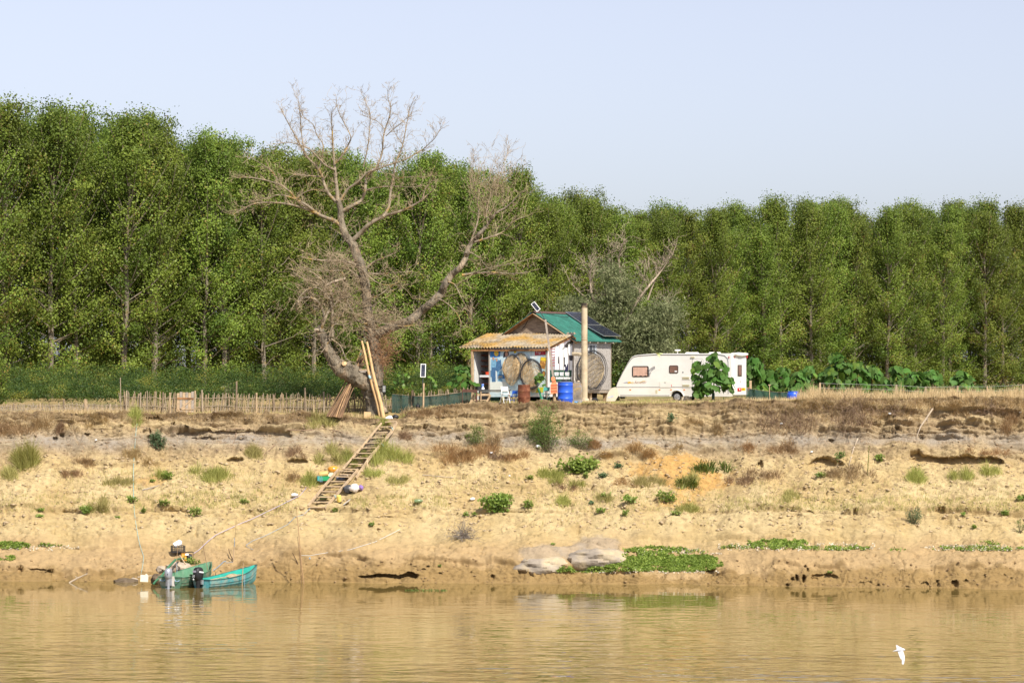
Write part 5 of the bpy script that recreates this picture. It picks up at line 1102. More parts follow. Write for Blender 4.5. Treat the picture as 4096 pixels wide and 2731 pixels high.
# charred stove box, stones, car battery, blue rag by the pipe
b0 = zg_(1600, 167.0); t = thing('stove_box', 'heat-stained sheet-metal stove left of the chimney foot', 'stove', b0); hz = (ZW(1600, 1205, 167.) - b0).z
stv = mat('burnt_steel', (.26, .24, .22), .7, .35, 3, col2=(.32, .21, .10), sc2=2.2); MB().box((0, .2, hz / 2 + .02), (.52, .5, hz)).build('box', stv, t); MB().box((0, -.06, hz * .5), (.40, .02, hz * .6)).build('door', mat('burnt_door', (.20, .17, .14), .7, .4, 4, col2=(.36, .26, .12), sc2=3), t); MB().box((0, .2, hz + .06), (.36, .36, .06)).build('hob', stv, t)
for (zx, zy, w, h, lab) in [(1690, 1395, .55, .24, 'tan rubble lump at the foot of the chimney pipe'), (1790, 1380, .42, .20, 'pale rubble lump next to the dark motor'), (1610, 1196, .16, .07, 'half brick lying on the stove')]:
    y = 167.3; p0 = zg_(zx, y); rs = np.random.RandomState(int(zx)); mb = MB()
    if zy < 1300: p0 = ZW(zx, 1203, 167.2) + Vector((0, 0, .10)); 
    n_ = 10; pf = []
    for i, (rr_, zz) in enumerate([(.9, 0), (1, .25), (.95, .6), (.7, .9), (.3, 1.0)]):
        for j in range(n_): a = j * 2 * math.pi / n_; k_ = rs.uniform(.85, 1.12); pf.append((math.cos(a) * w / 2 * rr_ * k_, math.sin(a) * w / 2.4 * rr_ * k_, zz * h * rs.uniform(.92, 1.06)))
    mb.add(pf, [(i * n_ + j, i * n_ + (j + 1) % n_, (i + 1) * n_ + (j + 1) % n_, (i + 1) * n_ + j) for i in range(4) for j in range(n_)] + [tuple(range(4 * n_, 5 * n_))])
    tag(mb.build('rubble', mat('mortar', ()), loc=p0), lab, 'stone')
b0 = zg_(1812, 167.2); t = thing('old_motor', 'black lump of an old motor near the hut piles', 'motor', b0); MB().lathe([(.12, 0), (.17, .04), (.17, .16), (.10, .22)], 14).build('housing', black_p, t, 40); MB().box((.12, 0, .08), (.2, .2, .16)).build('block', black_p, t); MB().box((-.1, -.12, .04), (.18, .06, .07)).build('bracket', mat('alloy', ()), t)
mb = MB(); b0 = zg_(1610, 166.4)
for k in range(12): a = k * .55; mb.add([(0, 0, .10), (math.cos(a) * .24, math.sin(a) * .1, .02 + .05 * (k % 3)), (math.cos(a + .55) * .22, math.sin(a + .55) * .1, .01 + .06 * ((k + 1) % 2))], [(0, 1, 2)])
tag(mb.build('blue_rag', mat('blue_rag', (.12, .32, .62), .8, .3, 9), loc=b0), 'crumpled light blue rag at the stove foot', 'rag')
# solar street lamp on the leaning pole
b0 = zg_(1300, 165.9); t = thing('solar_lamp', 'leaning wooden pole with a little solar panel above the porch', 'lamp', b0); P_ = lambda a, b_, y=165.9: ZW(a, b_, y) - b0
MB().bar(P_(1296, 1130), P_(1196, 402), .11, .11, up=(0, 1, 0)).build('pole', wood_g, t); MB().bar(P_(1296, 1125) + Vector((0, .05, -1.4)), P_(1296, 1125), .08, .08, up=(0, 1, 0)).build('foot', wood_g, t)
MB().tube([P_(1190, 400, 165.85), P_(1160, 345, 165.85), P_(1118, 290, 165.85)], .028, 6).build('arm', mat('dark_steel', (.06, .07, .08), .5, .1), t, 60)
def small_panel(t, c, rx_, rz_, w, h, nx=3, ny=8):
    pnl = MB().box((0, 0, 0), (w, .03, h)).build('solar_panel', plastic_w, t, loc=c, rot=(rx_, rz_, 0))
    for i in range(nx):
        for j in range(ny): MB().box((w * .74 * ((i + .5) / nx - .5), -.018, h * .90 * ((j + .5) / ny - .5)), (w * .74 / nx * .95, .006, h * .90 / ny * .93)).build('solar_cell', cell, pnl)
    return pnl
small_panel(t, P_(1076, 240, 165.8), R_(-25), R_(-38), .26, .62)
# the hut's shelf clutter
for (zx, zy, w, h, m_, lab) in [(355, 1262, .36, .2, black_p, 'black basin on the table in the shelf bay'), (408, 1228, .16, .20, mat('blue_white_tin', (.10, .22, .60), .5, .2, 20, col2=(.75, .78, .8), sc2=12), 'blue and white tin beside the black basin'), (412, 1265, .20, .10, plastic_w, 'white tub below the blue tin'), (464, 1075, .20, .16, mat('red_tub', (.62, .06, .02), .5, .1), 'red tub on the shelf edge of the bay')]:
    y = 166.35 + (.6 if zy < 1200 else 0); p0 = ZW(zx, zy, y) - Vector((0, 0, h / 2)); tag(MB().lathe([(w * .42, 0), (w * .5, h * .9), (w * .52, h), (w * .46, h), (w * .4, .02)], 16).build('container', m_, None, 40, loc=p0), lab, 'container')
b0 = ZW(432, 1110, 166.9); MB_ = MB().box((0, 0, 0), (.55, .5, .12)); tag(MB_.build('counter_slab', mat('speckled_slab', (.45, .45, .45), .7, .5, 60), loc=b0), 'speckled grey slab in the shelf bay', 'slab')
# crate under the banner
b0 = zg_(565, 166.5); t = thing('green_crate', 'dark green plastic crate under the banner', 'crate', b0)
for z_ in (.06, .14, .22, .30): MB().box((0, 0, z_), (.46, .34, .03)).build('slat', mat('dark_green_plastic', (.03, .14, .09), .6, .1), t)
for x in (-.21, .21):
    for y in (-.15, .15): MB().box((x, y, .16), (.04, .04, .32)).build('post', mat('dark_green_plastic', ()), t)
# ------------------------------------------------------------------ lamp post, flood light, logs and poles at the dead tree
def z4w(a, b_, y): u, v = z4((a, b_)); return W(u, v, y)
b0 = onp(z4((2130, 1280))[0], 165.4); t = thing('solar_lamp', 'solar panel on a short pole between the dead tree and the hut', 'lamp', b0); P_ = lambda a, b_: z4w(a, b_, 165.4) - b0
MB().tube([P_(2130, 1290), P_(2132, 1100), P_(2136, 910)], .05, 8).build('post', wood_p, t, 50); MB().tube([P_(2118, 985), P_(2122, 900), P_(2124, 820)], .025, 6).build('arm', mat('dark_steel', ()), t)
pc = P_(2127, 712); small_panel(t, pc, R_(-8), R_(2), .30, .76)
b0 = z4w(1506, 1080, 165.6); t = thing('flood_light', 'dark grey solar flood light hung on the trunk', 'lamp', b0); P_ = lambda a, b_: z4w(a, b_, 165.6) - b0
c = P_(1512, 1000); MB().box(c, (.22, .06, .42), rot=Matrix.Rotation(R_(4), 3, 'Y')).build('housing', black_p, t)
for k in range(4): MB().box(c + Vector((.01, -.034, .13 - .085 * k)), (.15, .01, .065)).build('panel', mat('grey_glass', (.35, .36, .34), .2, .1), t)
MB().tube([c + Vector((0, 0, -.2)), c + Vector((0, .1, -.32))], .06, 8).build('lamp_head', black_p, t)
logm = mat('peeled_log', (.62, .42, .21), .75, .2, 3, col2=(.50, .31, .14), sc2=2.5, stretch=(1, 1, .4))
for lab, a, b_, r0, r1 in [('longer peeled log leaning on the dead trunk, right one', (1238, 262), (1505, 1330), .062, .115), ('peeled log leaning on the dead trunk, left one', (1158, 250), (1455, 1315), .06, .10)]:
    y = 165.55 if 'right' in lab else 165.7; p1 = z4w(b_[0], b_[1], y); p0 = z4w(a[0], a[1], y + .35); g0 = Vector((p1.x, p1.y, gz(p1.x, p1.y) - .03)); t = thing('log', lab, 'log', g0)
    pts = [(p0 - g0).lerp(Vector((0, 0, 0)), 1 - k / 5) + Vector((.03 * math.sin(k * 1.7), 0, 0)) for k in range(6)]
    MB().tube(pts, [r1 + (r0 - r1) * k / 5 for k in range(6)], 12, caps=False).build('stem', logm, t, 50); e = pts[-1]; d_ = (pts[-1] - pts[-2]).normalized()
    MB().tube([e - d_ * .005, e + d_ * .006], r0 * .98, 12).build('end_grain', mat('sawn_wood', ()), t)
gb = onp(z4((730, 1340))[0], 165.6); t = thing('pole_bundle', 'bundle of thin brown poles propped behind the leaning trunk', 'poles', gb); top_c = z4w(1215, 395, 167.0)
polem = [mat('brown_pole', (.19, .115, .065), .85, .35, 4), mat('tan_pole', (.40, .25, .13), .85, .3, 4)]
for k in range(34):
    a = rng.uniform(610, 860); p0 = z4w(a, 1345 + rng.uniform(-12, 12), 165.7 + rng.uniform(-.35, .25)); p1 = top_c + Vector((rng.gauss(0, .14), rng.gauss(0, .15), rng.uniform(-.5, .15)))
    d0 = p0 - gb; d0.z = gz(p0.x, p0.y) - gb.z - .02; d1 = p1 - gb; MB().tube([d0, d0.lerp(d1, .5) + Vector((rng.uniform(-.03, .03), 0, 0)), d1], [.035, .03, .016], 5).build('pole', polem[0 if rng.random() < .72 else 1], t, 60)
b0 = z4w(1140, 560, 166.9); t = thing('hung_plank', 'green plank stuck behind the pole bundle', 'plank', b0); MB().bar((-.16, 0, -.25), (.07, 0, .45), .10, .03, up=(0, 1, 0)).build('board', mat('faded_green_paint', (.10, .24, .16), .8, .3, 5), t); MB().bar((-.09, -.02, -.1), (.05, -.02, .36), .03, .02, up=(0, 1, 0)).build('batten', mat('faded_green_paint', ()), t)
b0 = onp(z4((1255, 1330))[0], 165.5); mb = MB(); mb.box((0, 0, .16), (.40, .06, .36), rot=Matrix.Rotation(R_(2), 3, 'Y')); mb.box((.0, .08, .05), (.36, .12, .1)); tag(mb.build('board_offcut', mat('sawn_wood', ()), loc=b0), 'square pale board propped at the foot of the dead tree', 'board')
b0 = z4w(1190, 720, 165.95); t = thing('nailed_boards', 'short boards resting in the fork of the dead tree', 'boards', b0)
for k, (dx, dz, w) in enumerate([(0, 0, .42), (.03, .08, .55), (-.02, -.06, .3)]): MB().box((dx, 0, dz), (w, .12, .05), rot=Matrix.Rotation(R_(4 * k - 4), 3, 'Y')).build('board', [wood_g, wood_p][k % 2], t)
b0 = z4w(1290, 815, 165.75); tag(MB().lathe([(.02, -.13), (.06, -.10), (.075, 0), (.05, .1), (.02, .13)], 10).build('bottle', mat('pale_blue_plastic', (.35, .55, .58), .4, .2, 8), None, 50, loc=b0, rot=(0, R_(-25), 0)), 'pale blue plastic bottle wedged on the trunk', 'bottle')
# white sack and black bag right of the trunk
b0 = onp(z4((1590, 1310))[0], 165.3); mb = MB(); mb.lathe([(.26, 0), (.25, .05), (.14, .13), (.04, .16)], 10); mb.v = [(x, y * .6, z * (1 + .25 * math.sin(x * 9))) for x, y, z in mb.v]; tag(mb.build('white_sack', mat('white_cloth', ()), None, 60, loc=b0), 'flat white sack lying right of the dead trunk', 'sack')
b0 = onp(z4((1690, 1305))[0], 165.3); mb = MB(); mb.lathe([(.15, 0), (.19, .08), (.14, .18), (.05, .22)], 10); mb.v = [(x * (1 + .2 * math.sin(z * 20)), y * .7, z) for x, y, z in mb.v]; tag(mb.build('black_bag', black_p, None, 60, loc=b0), 'small black bag in front of the shade net', 'bag')
# ------------------------------------------------------------------ fences
stake_m = [mat('grey_stake', (.34, .27, .19), .9, .3, 5), mat('tan_stake', (.42, .31, .19), .9, .3, 5), mat('dark_stake', (.22, .165, .11), .9, .3, 5)]
STK = []
for i in range(6):
    mb = MB(); b1 = rng.uniform(-.05, .05); mb.tube([(0, 0, -.1), (b1, 0, .5), (b1 * 1.6, 0, 1.0)], [.022, .020, .014], 5); STK.append(mb.mesh('stake', stake_m[i % 3], 60))
def stake_fence(label, ua, ub, vt_, y, n, hfn, leanf=.06, gap=None):
    c = onp((ua + ub) / 2, y); t = thing('stake_fence', label, 'fence', c); ys = lambda u: y
    for k in range(n):
        u = ua + (ub - ua) * (k + rng.uniform(.25, .75)) / n
        if gap and gap[0] < u < gap[1]: continue
        p = onp(u, y + rng.uniform(-.06, .06)); h = hfn(u) * rng.uniform(.86, 1.06)
        link('stake', STK[rng.randrange(6)], t, p - c, (rng.gauss(0, .06), rng.gauss(.04, leanf * 1.5), 0), (1.25, 1.25, h))
    for f in (.30, .72):
        pts = []; 
        for k in range(24):
            u = ua + (ub - ua) * k / 23; pts.append(onp(u, y - .05) - c + Vector((0, 0, hfn(u) * f + rng.uniform(-.035, .035))))
        segs = [pts[:8], pts[7:16], pts[15:]] if not gap else [[q_ for q_ in pts if (q_ + c).x * F / y + 2048 < gap[0]], [q_ for q_ in pts if (q_ + c).x * F / y + 2048 > gap[1]]]
        for sg_ in segs:
            if len(sg_) > 1: MB().tube(sg_, .018, 5).build('rail', stake_m[0], t, 60)
    return t, c
fy = 167.4
f1, c1 = stake_fence('woven stake fence from the gate to the hut', 775, 1900, 0, fy, 190, lambda u: 1.12 if u < 1500 else .92)
f2, c2 = stake_fence('woven stake fence left of the plank gate', 486, 712, 0, fy, 46, lambda u: 1.18)
f3, c3_ = stake_fence('low stake fence hung with old netting at far left', -60, 480, 0, fy, 60, lambda u: .52, .1)
for u, h in [(810, 1.28), (945, 1.75), (1025, 1.15), (1096, 1.05), (1220, 1.45), (1296, 1.25), (1255, .55), (1395, 1.1)]:
    p = onp(u, fy - .09) - c1; MB().tube([p + Vector((0, 0, -.1)), p + Vector((rng.uniform(-.04, .04), 0, h))], [.06, .05], 7).build('post', stake_m[rng.randrange(3)], f1, 50)
for u, h in [(505, 1.2), (560, 1.15), (650, 1.22), (680, 1.2), (484, 1.95)]:
    p = onp(u, fy - .09) - c2; MB().tube([p + Vector((0, 0, -.1)), p + Vector((rng.uniform(-.04, .04), 0, h))], [.05, .04] if h < 1.5 else [.03, .025], 7).build('post', stake_m[rng.randrange(3)], f2, 50)
for u, h in [(55, .55), (160, .55), (255, .72), (340, .72), (346, .7), (440, .5)]:
    p = onp(u, fy - .09) - c3_; MB().tube([p + Vector((0, 0, -.1)), p + Vector((0, 0, h))], [.05, .045], 7).build('post', stake_m[rng.randrange(3)], f3, 50)
mb = MB()
for k in range(60):
    u = -40 + k * 8.5; a = onp(u, fy - .16) - c3_; zt_ = .30 + .22 * abs(math.sin(k * .55)) + rng.uniform(-.05, .05)
    mb.tube([a + Vector((0, 0, zt_)), a + Vector((rng.uniform(-.12, .12), -.03, zt_ * .5)), a + Vector((rng.uniform(-.25, .25), -.06, .02))], .006, 3, caps=False)
    if k < 59: b2 = onp(u + 8.5, fy - .16) - c3_; mb.tube([a + Vector((0, -.02, zt_ * .6)), b2 + Vector((0, -.02, zt_ * .55))], .006, 3, caps=False); mb.tube([a + Vector((0, -.02, zt_ * .3)), b2 + Vector((0, -.02, zt_ * .35))], .006, 3, caps=False)
tag(mb.build('netting', mat('pale_net', (.50, .44, .36), .9, .2), f3), kind='stuff')
gc = onp(742, fy - .12); gt = thing('plank_gate', 'small plank gate with a slanting brace in the stake fence', 'gate', gc)
for k in range(6): MB().box((-.42 + k * .165, 0, .58 + .02 * (k % 3)), (.15, .025, 1.12 + .10 * (k % 2))).build('plank', [wood_p, wood_g][k % 2], gt)
MB().bar((-.40, -.03, .12), (.36, -.03, .78), .03, .07).build('brace', wood_p, gt); MB().bar((-.46, -.03, .84), (.46, -.03, .82), .03, .10).build('rail', wood_b, gt); MB().bar((-.46, -.03, .22), (.46, -.03, .22), .03, .06).build('rail', wood_p, gt)
MB().tube([(.52, 0, -.1), (.55, 0, 1.28)], .05, 7).build('gate_post', stake_m[1], gt)
# shade nets
snet = bpy.data.materials.new('shade_net'); snet.use_nodes = True; t_ = snet.node_tree; b_ = t_.nodes['Principled BSDF']; b_.inputs['Base Color'].default_value = (.012, .045, .035, 1); b_.inputs['Roughness'].default_value = .8
tr_ = t_.nodes.new('ShaderNodeBsdfTransparent'); mx_ = t_.nodes.new('ShaderNodeMixShader'); mx_.inputs[0].default_value = .86; t_.links.new(tr_.outputs[0], mx_.inputs[1]); t_.links.new(b_.outputs[0], mx_.inputs[2]); t_.links.new(mx_.outputs[0], t_.nodes['Material Output'].inputs[0])
def shade_net(label, pts, y, posts):
    c = onp((pts[0][0] + pts[-1][0]) / 2, y); t = thing('shade_net', label, 'net fence', c); V_ = []; Fs = []
    n = 40
    for k in range(n + 1):
        u = pts[0][0] + (pts[-1][0] - pts[0][0]) * k / n; vt = float(np.interp(u, [p[0] for p in pts], [p[1] for p in pts])); yy = y + .08 * math.sin(k * .8) + .05 * math.sin(k * 2.1)
        a = W(u, vt, yy); g_ = onp(u, yy - .05, .0)
        for f in (0, .35, .7, 1): V_.append(g_.lerp(a, f) - c + Vector((0, .03 * math.sin(k * 1.3 + f * 5), 0)))
    for k in range(n):
        for j in range(3): Fs.append((k * 4 + j, (k + 1) * 4 + j, (k + 1) * 4 + j + 1, k * 4 + j + 1))
    MB().add(V_, Fs).build('netting', snet, t, 70)
    for u, vt, w_ in posts:
        p1 = W(u, vt, y + .12); p0 = onp(u, y + .12, -.05); MB().bar(p0 - c, p1 - c, w_, w_ * .6, up=(0, 1, 0)).build('post', wood_p, t)
    MB().tube([W(p[0], p[1] - 1, y - .01) - c for p in pts], .010, 4).build('wire', stake_m[2], t); return t
shade_net('dark green shade net between the dead tree and the hut', [(1568, 1576), (1640, 1583), (1700, 1586), (1760, 1583), (1830, 1572), (1885, 1562)], 166.6, [(1650, 1560, .12)])
shade_net('dark green shade net right of the caravan', [(2985, 1552), (3040, 1562), (3120, 1570), (3200, 1566), (3260, 1582)], 168.6, [(3002, 1522, .13), (3280, 1532, .10)])
b0 = onp(z4((2045, 1270))[0], 165.9); t = thing('old_motor', 'small black motor hanging before the shade net', 'motor', b0); MB().lathe([(.09, .05), (.13, .12), (.11, .28), (.05, .34)], 12).build('housing', black_p, t, 50); MB().tube([(0, .05, 0), (0, .05, .45)], .02, 5).build('shaft', black_p, t)
# garden tools / posts right of caravan
b0 = onp(3078, 167.0); t = thing('garden_stake', 'thin pale stake with a cross top in front of the shade net', 'stake', b0); MB().tube([(0, 0, -.05), (0, 0, .86)], .022, 6).build('stem', wood_p, t); MB().box((0, 0, .87), (.14, .05, .045)).build('cross_top', wood_p, t)
b0 = onp(3173, 166.6); t = thing('blue_barrel', 'half-hidden blue plastic barrel by the right shade net', 'barrel', b0); MB().lathe([(.33, -.2), (.36, .0), (.36, .22), (.34, .30), (.30, .36), (.31, .40), (.28, .42)], 28).build('body', blue_p, t, 40); MB().lathe([(.28, .415), (.05, .42)], 24).build('lid', blue_p, t)
wire_c = onp(3700, 169.0); wf = thing('wire_fence', 'post and wire fence along the dry grass at right', 'fence', wire_c)
wp = [(3280, 1530), (3585, 1538), (3702, 1546), (3830, 1543), (3948, 1544), (4090, 1536), (4180, 1534)]
for u, v in wp: p0 = onp(u, 169.0, -.1) - wire_c; p1 = W(u, v, 169.0) - wire_c; MB().tube([p0, p1], .06, 7).build('post', stake_m[rng.randrange(2)], wf, 50)
for dz in (.04, .30): MB().tube([W(u, v, 168.93) - wire_c - Vector((0, 0, dz)) for u, v in wp], .008, 4).build('wire', mat('wire_grey', (.35, .36, .34), .5, .1), wf)
# ------------------------------------------------------------------ boats
z3 = lambda a, b_: (550 + a * .2551, 2100 + b_ * .2551)
def Z3(a, b_, y): u, v = z3(a, b_); return W(u, v, y)
rope_b = mat('blue_rope', (.24, .36, .48), .8, .15, 20)
def make_boat(label, st_uv, bow_uv, y_st, y_bow, w_st, m_out, m_in, m_trim, h_st=.52, h_bow=.85, rock=0.):
    ps = Z3(*st_uv, y_st); pb_ = Z3(*bow_uv, y_bow); d = Vector((pb_.x - ps.x, pb_.y - ps.y, 0)); Lb = d.length; rz = math.atan2(d.y, d.x)
    t = thing('rowing_boat', label, 'boat', (ps.x, ps.y, 0), rz); n = 15; outs = []; 
    # local: x to the bow, y to port, z up
    def sect(f):
        w = w_st * (1 + .22 * math.sin(math.pi * min(1, f * 1.25) * .8)) * (1 - max(0, (f - .5) / .5) ** 2.2 * .96) ; h = h_st + (h_bow - h_st) * f ** 2.2
        keel = -.16 + .30 * max(0, (f - .75) / .25) ** 2 ; return w, h, keel
    V_ = []; 
    prof_b = [(0, 0.0), (.42, .02), (.72, .16), (.86, .42), (.92, .62), (.97, .82), (1.0, 1.0)]
    m_ = len(prof_b)
    hull = MB(); rows_ = []
    for k in range(n + 1):
        f = k / n; w, h, ke = sect(f); x = Lb * f; row = []
        for s_ in (-1, 1):
            seq = prof_b if s_ > 0 else prof_b[:0:-1]
            for (a, b2) in seq: row.append((x + (.10 * b2 if k == n else 0) - (.0 if k else .10 * b2), s_ * a * w / 2, ke + (h - ke) * b2))
        rows_.append(row)
    c_ = len(rows_[0])
    for row in rows_: hull.v += row
    for k in range(n):
        for j in range(c_ - 1): hull.f.append((k * c_ + j, (k + 1) * c_ + j, (k + 1) * c_ + j + 1, k * c_ + j + 1)); hull.m.append(0)
    # inside skin
    off = len(hull.v)
    for k in range(n + 1):
        for (x, y, z) in rows_[k]:
            w, h, ke = sect(k / n); hull.v.append((min(max(x, .03), Lb - .05), y * .955, max(z, ke + .05) if z > ke + .3 else z + .06))
    for k in range(n):
        for j in range(c_ - 1): hull.f.append((off + k * c_ + j, off + k * c_ + j + 1, off + (k + 1) * c_ + j + 1, off + (k + 1) * c_ + j)); hull.m.append(1)
    hull.build('hull', [m_out, m_in], t, 45)
    tr = MB(); tr.prism([(y, z) for x, y, z in rows_[0]][::1], -.055, -.005, 'X'); 
    tr.build('transom', m_out, t, 30)
    for s_ in (0, c_ - 1):
        pts = [Vector(rows_[k][s_]) for k in range(n + 1)]; MB().tube(pts, .024, 6).build('gunwale', m_trim, t, 60)
    for b2, dz in ((4, 0), (3, 0)):
        for side in (0, 1):
            pts = [Vector(rows_[k][(c_ - 1 - (m_ - 1 - b2)) if side else (m_ - 1 - b2)]) * 1 for k in range(n + 1)]; pts = [Vector((p.x, p.y * 1.012, p.z)) for p in pts]; MB().tube(pts, .014, 5).build('strake', m_trim, t, 60)
    MB().box((-.03, 0, h_st + .01), (.10, w_st * 1.02, .05)).build('transom_cap', m_trim, t)
    for f in (.22, .50, .74):
        w, h, ke = sect(f); MB().box((Lb * f, 0, h * .62), (.24, w * .86, .035)).build('thwart', m_in, t)
    return t, Lb, sect
def boat_mat(n, c, c2): return mat(n, c, .45, .18, 3, col2=c2, sc2=2.6, th=(.46, .62), spec=.4)
ga = boat_mat('boat_green', (.09, .19, .125), (.24, .26, .18)); gi = boat_mat('boat_green_inside', (.12, .27, .16), (.18, .30, .20)); gt_ = boat_mat('boat_green_trim', (.06, .17, .10), (.10, .20, .13))
ta = boat_mat('boat_teal', (.09, .33, .35), (.27, .38, .34)); ti = boat_mat('boat_teal_inside', (.03, .36, .28), (.06, .42, .34)); tt_ = boat_mat('boat_teal_trim', (.02, .10, .10), (.10, .14, .13))
bA, LA, sA = make_boat('dark green rowing boat with a grey outboard, moored left', (525, 985), (1140, 985), 148.7, 152.6, 1.36, ga, gi, gt_, .56, 1.08)
bB, LB_, sB = make_boat('teal rowing boat with a black outboard, moored right', (1015, 985), (1850, 985), 149.0, 152.7, 1.12, ta, ti, tt_, .40, .92)
def outboard(label, boat, y_off, h0, m_c, m_leg, name, sc=1.):
    """stands on the transom; its own frame: -x away from the boat"""
    loc = boat.matrix_world if False else None
    rz = boat.rotation_euler.z; o = Vector(boat.location) + Matrix.Rotation(rz, 3, 'Z') @ Vector((-.10, y_off, 0)); t = thing(name, label, 'outboard motor', o, rz)
    # cowl: stacked rounded sections
    secs = [(-.02, .13, .10), (.04, .20, .15), (.18, .235, .165), (.34, .235, .165), (.46, .20, .145), (.52, .13, .09), (.53, .04, .03)]; mb = MB(); n = 18
    for (z, ax, ay) in secs:
        for j in range(n):
            a = 2 * math.pi * j / n; ca, sa = math.cos(a), math.sin(a); k_ = (abs(ca) ** 3 + abs(sa) ** 3) ** (-1 / 3.); mb.v.append(((ax * ca * k_ - .16) * sc, ay * sa * k_ * sc, h0 + z * sc))
    for i in range(len(secs) - 1):
        for j in range(n): mb.f.append((i * n + j, i * n + (j + 1) % n, (i + 1) * n + (j + 1) % n, (i + 1) * n + j)); mb.m.append(0)
    mb.f.append(tuple(reversed(range(n)))); mb.m.append(0); cw_ = mb.build('cowl', m_c, t, 50)
    MB().lathe([(.150 * sc, 0), (.155 * sc, .02), (.15 * sc, .04)], 18, c=(-.16 * sc, 0, h0 + .10 * sc)).build('cowl_band', m_leg, cw_, 50)
    mb = MB(); leg = [(h0 + .0, .14, .12), (h0 - .2, .11, .085), (h0 - .45, .09, .06), (h0 - .62, .085, .045), (-.5, .08, .035)]
    for (z, ax, ay) in leg:
        for j in range(12): a = 2 * math.pi * j / 12; mb.v.append((ax * math.cos(a) * sc - .16 * sc, ay * math.sin(a) * sc, z))
    for i in range(4):
        for j in range(12): mb.f.append((i * 12 + j, i * 12 + (j + 1) % 12, (i + 1) * 12 + (j + 1) % 12, (i + 1) * 12 + j)); mb.m.append(0)
    mb.build('leg', m_leg, t, 50)
    MB().box((-.02, 0, h0 - .18), (.12, .24, .34)).build('clamp_bracket', m_leg, t); MB().box((-.18 * sc, 0, h0 - .50 * sc), (.30, .20, .02)).build('splash_plate', m_leg, t)
    return t, cw_
silver = mat('outboard_silver', (.36, .38, .42), .35, .1, metal=.3, spec=.5); mA, cA = outboard('silver-grey outboard motor on the dark green boat', bA, 0, .50, silver, silver, 'outboard_motor', 1.0)
MB().tube([(.10, .1, .62), (.34, .16, .68)], .022, 6).build('tiller', mat('dark_steel', ()), mA)
rzA = bA.rotation_euler.z
text('lettering', '8', rub, cA, (-.40, -.05, .70), .12, rot=(R_(90), 0, R_(-90)), sx=1); 
mB_, cB = outboard('black outboard motor with white stripe on the teal boat', bB, .02, .42, black_p, black_p, 'outboard_motor', 1.22)
text('lettering', '30', pkw, cB, (-.489, .17, .56), .17, rot=(R_(90), 0, R_(-90)), shear=.2); MB().box((-.487, .02, .86), (.008, .22, .10)).build('badge', mat('badge_grey', (.35, .33, .38), .5, .1), cB)
MB().box((-.20, -.208, .82), (.34, .010, .07), rot=Matrix.Rotation(R_(8), 3, 'Y')).build('stripe', pkw, cB); MB().lathe([(.045, 0), (.045, .008)], 14, rot=Matrix.Rotation(R_(-90), 3, 'Y')).build('badge', pkw, cB, loc=(-.486, .07, .46))
MB().box((-.08, -.16, .30), (.16, .08, .22)).build('linkage', mat('alloy', ()), mB_)
for y in (-.42, .42): MB().tube([(-.10, y - .13, .42), (-.16, y - .07, .37), (-.17, y + .05, .37), (-.12, y + .13, .43)], .022, 6).build('rope_loop', rope_b, bA)
MB().box((-.07, .14, .36), (.03, .22, .50)).build('motor_pad', plastic_w, bA); MB().box((-.07, -.14, .36), (.03, .20, .50)).build('motor_pad', mat('pale_pad', (.62, .58, .52), .7, .1), bA)
# oar and sacks in the teal boat
oB = Vector(bB.location); RB = Matrix.Rotation(bB.rotation_euler.z, 3, 'Z')
t = thing('oar', 'wooden oar lying in the teal boat', 'oar', oB + RB @ Vector((.6, 0, .33)), bB.rotation_euler.z); MB().tube([(-.3, -.25, .06), (1.2, -.1, .12), (1.9, -.02, .15)], [.022, .025, .025], 7).build('shaft', wood_p, t); MB().box((2.2, .02, .16), (.7, .15, .03)).build('blade', wood_p, t)
mb = MB(); mb.lathe([(.12, 0), (.30, .05), (.28, .14), (.14, .20), (.04, .22)], 14); mb.v = [(x * 1.5, y * .8, z) for x, y, z in mb.v]; tag(mb.build('net_heap', net_d, None, 60, loc=oB + RB @ Vector((2.45, 0, .36)), rot=(0, 0, bB.rotation_euler.z)), 'heap of brown netting in the teal boat', 'net')
t = thing('anchor', 'small dark grapnel on the bow of the dark green boat', 'anchor', Z3(1225, 800, 152.0)); MB().tube([(0, 0, 0), (0, 0, .22)], .015, 5).build('shank', rub, t)
for k in range(4): a = k * 1.57; MB().tube([(0, 0, .03), (math.cos(a) * .11, math.sin(a) * .11, .0), (math.cos(a) * .14, math.sin(a) * .14, .07)], .012, 5).build('fluke', rub, t)
# mooring poles and sticks ------------------------------------------------
def stick(label, pts, ys, r=.018, m=None, name='stick', ropes=(), sink=True):
    P_ = [Z3(a, b_, y) for (a, b_), y in zip(pts, ys)]; base = P_[0].copy(); t = thing(name, label, 'pole', base)
    MB().tube([p - base for p in P_], [r * (1 - .35 * k / (len(P_) - 1)) for k in range(len(P_))], 6).build('shaft', m or polem[1], t, 60)
    for (a, b_), (a2, b2), y in ropes: MB().tube([Z3(a, b_, y) - base, Z3((a + a2) / 2 + 4, (b_ + b2) / 2 + 8, y) - base, Z3(a2, b2, y) - base], .011, 4).build('rope', rope_b, t)
    return t
stick('thin mooring stick at the stern of the teal boat', [(1640, 960), (1645, 800), (1660, 580)], [150.2, 150.2, 150.2], .028, wood_p, 'mooring_pole', [((1675, 780), (1678, 1000), 150.0)])
stick('thin red-brown stick rising from the green boat bow', [(1130, 820), (1090, 640), (1050, 440), (1020, 265)], [151.0, 151.3, 151.6, 151.8], .016, polem[0])
stick('thin stick behind the silver outboard', [(590, 740), (612, 560), (628, 400), (625, 265)], [150.5, 150.5, 150.6, 150.6], .016, polem[1], 'stick', [((610, 590), (618, 750), 150.4)])
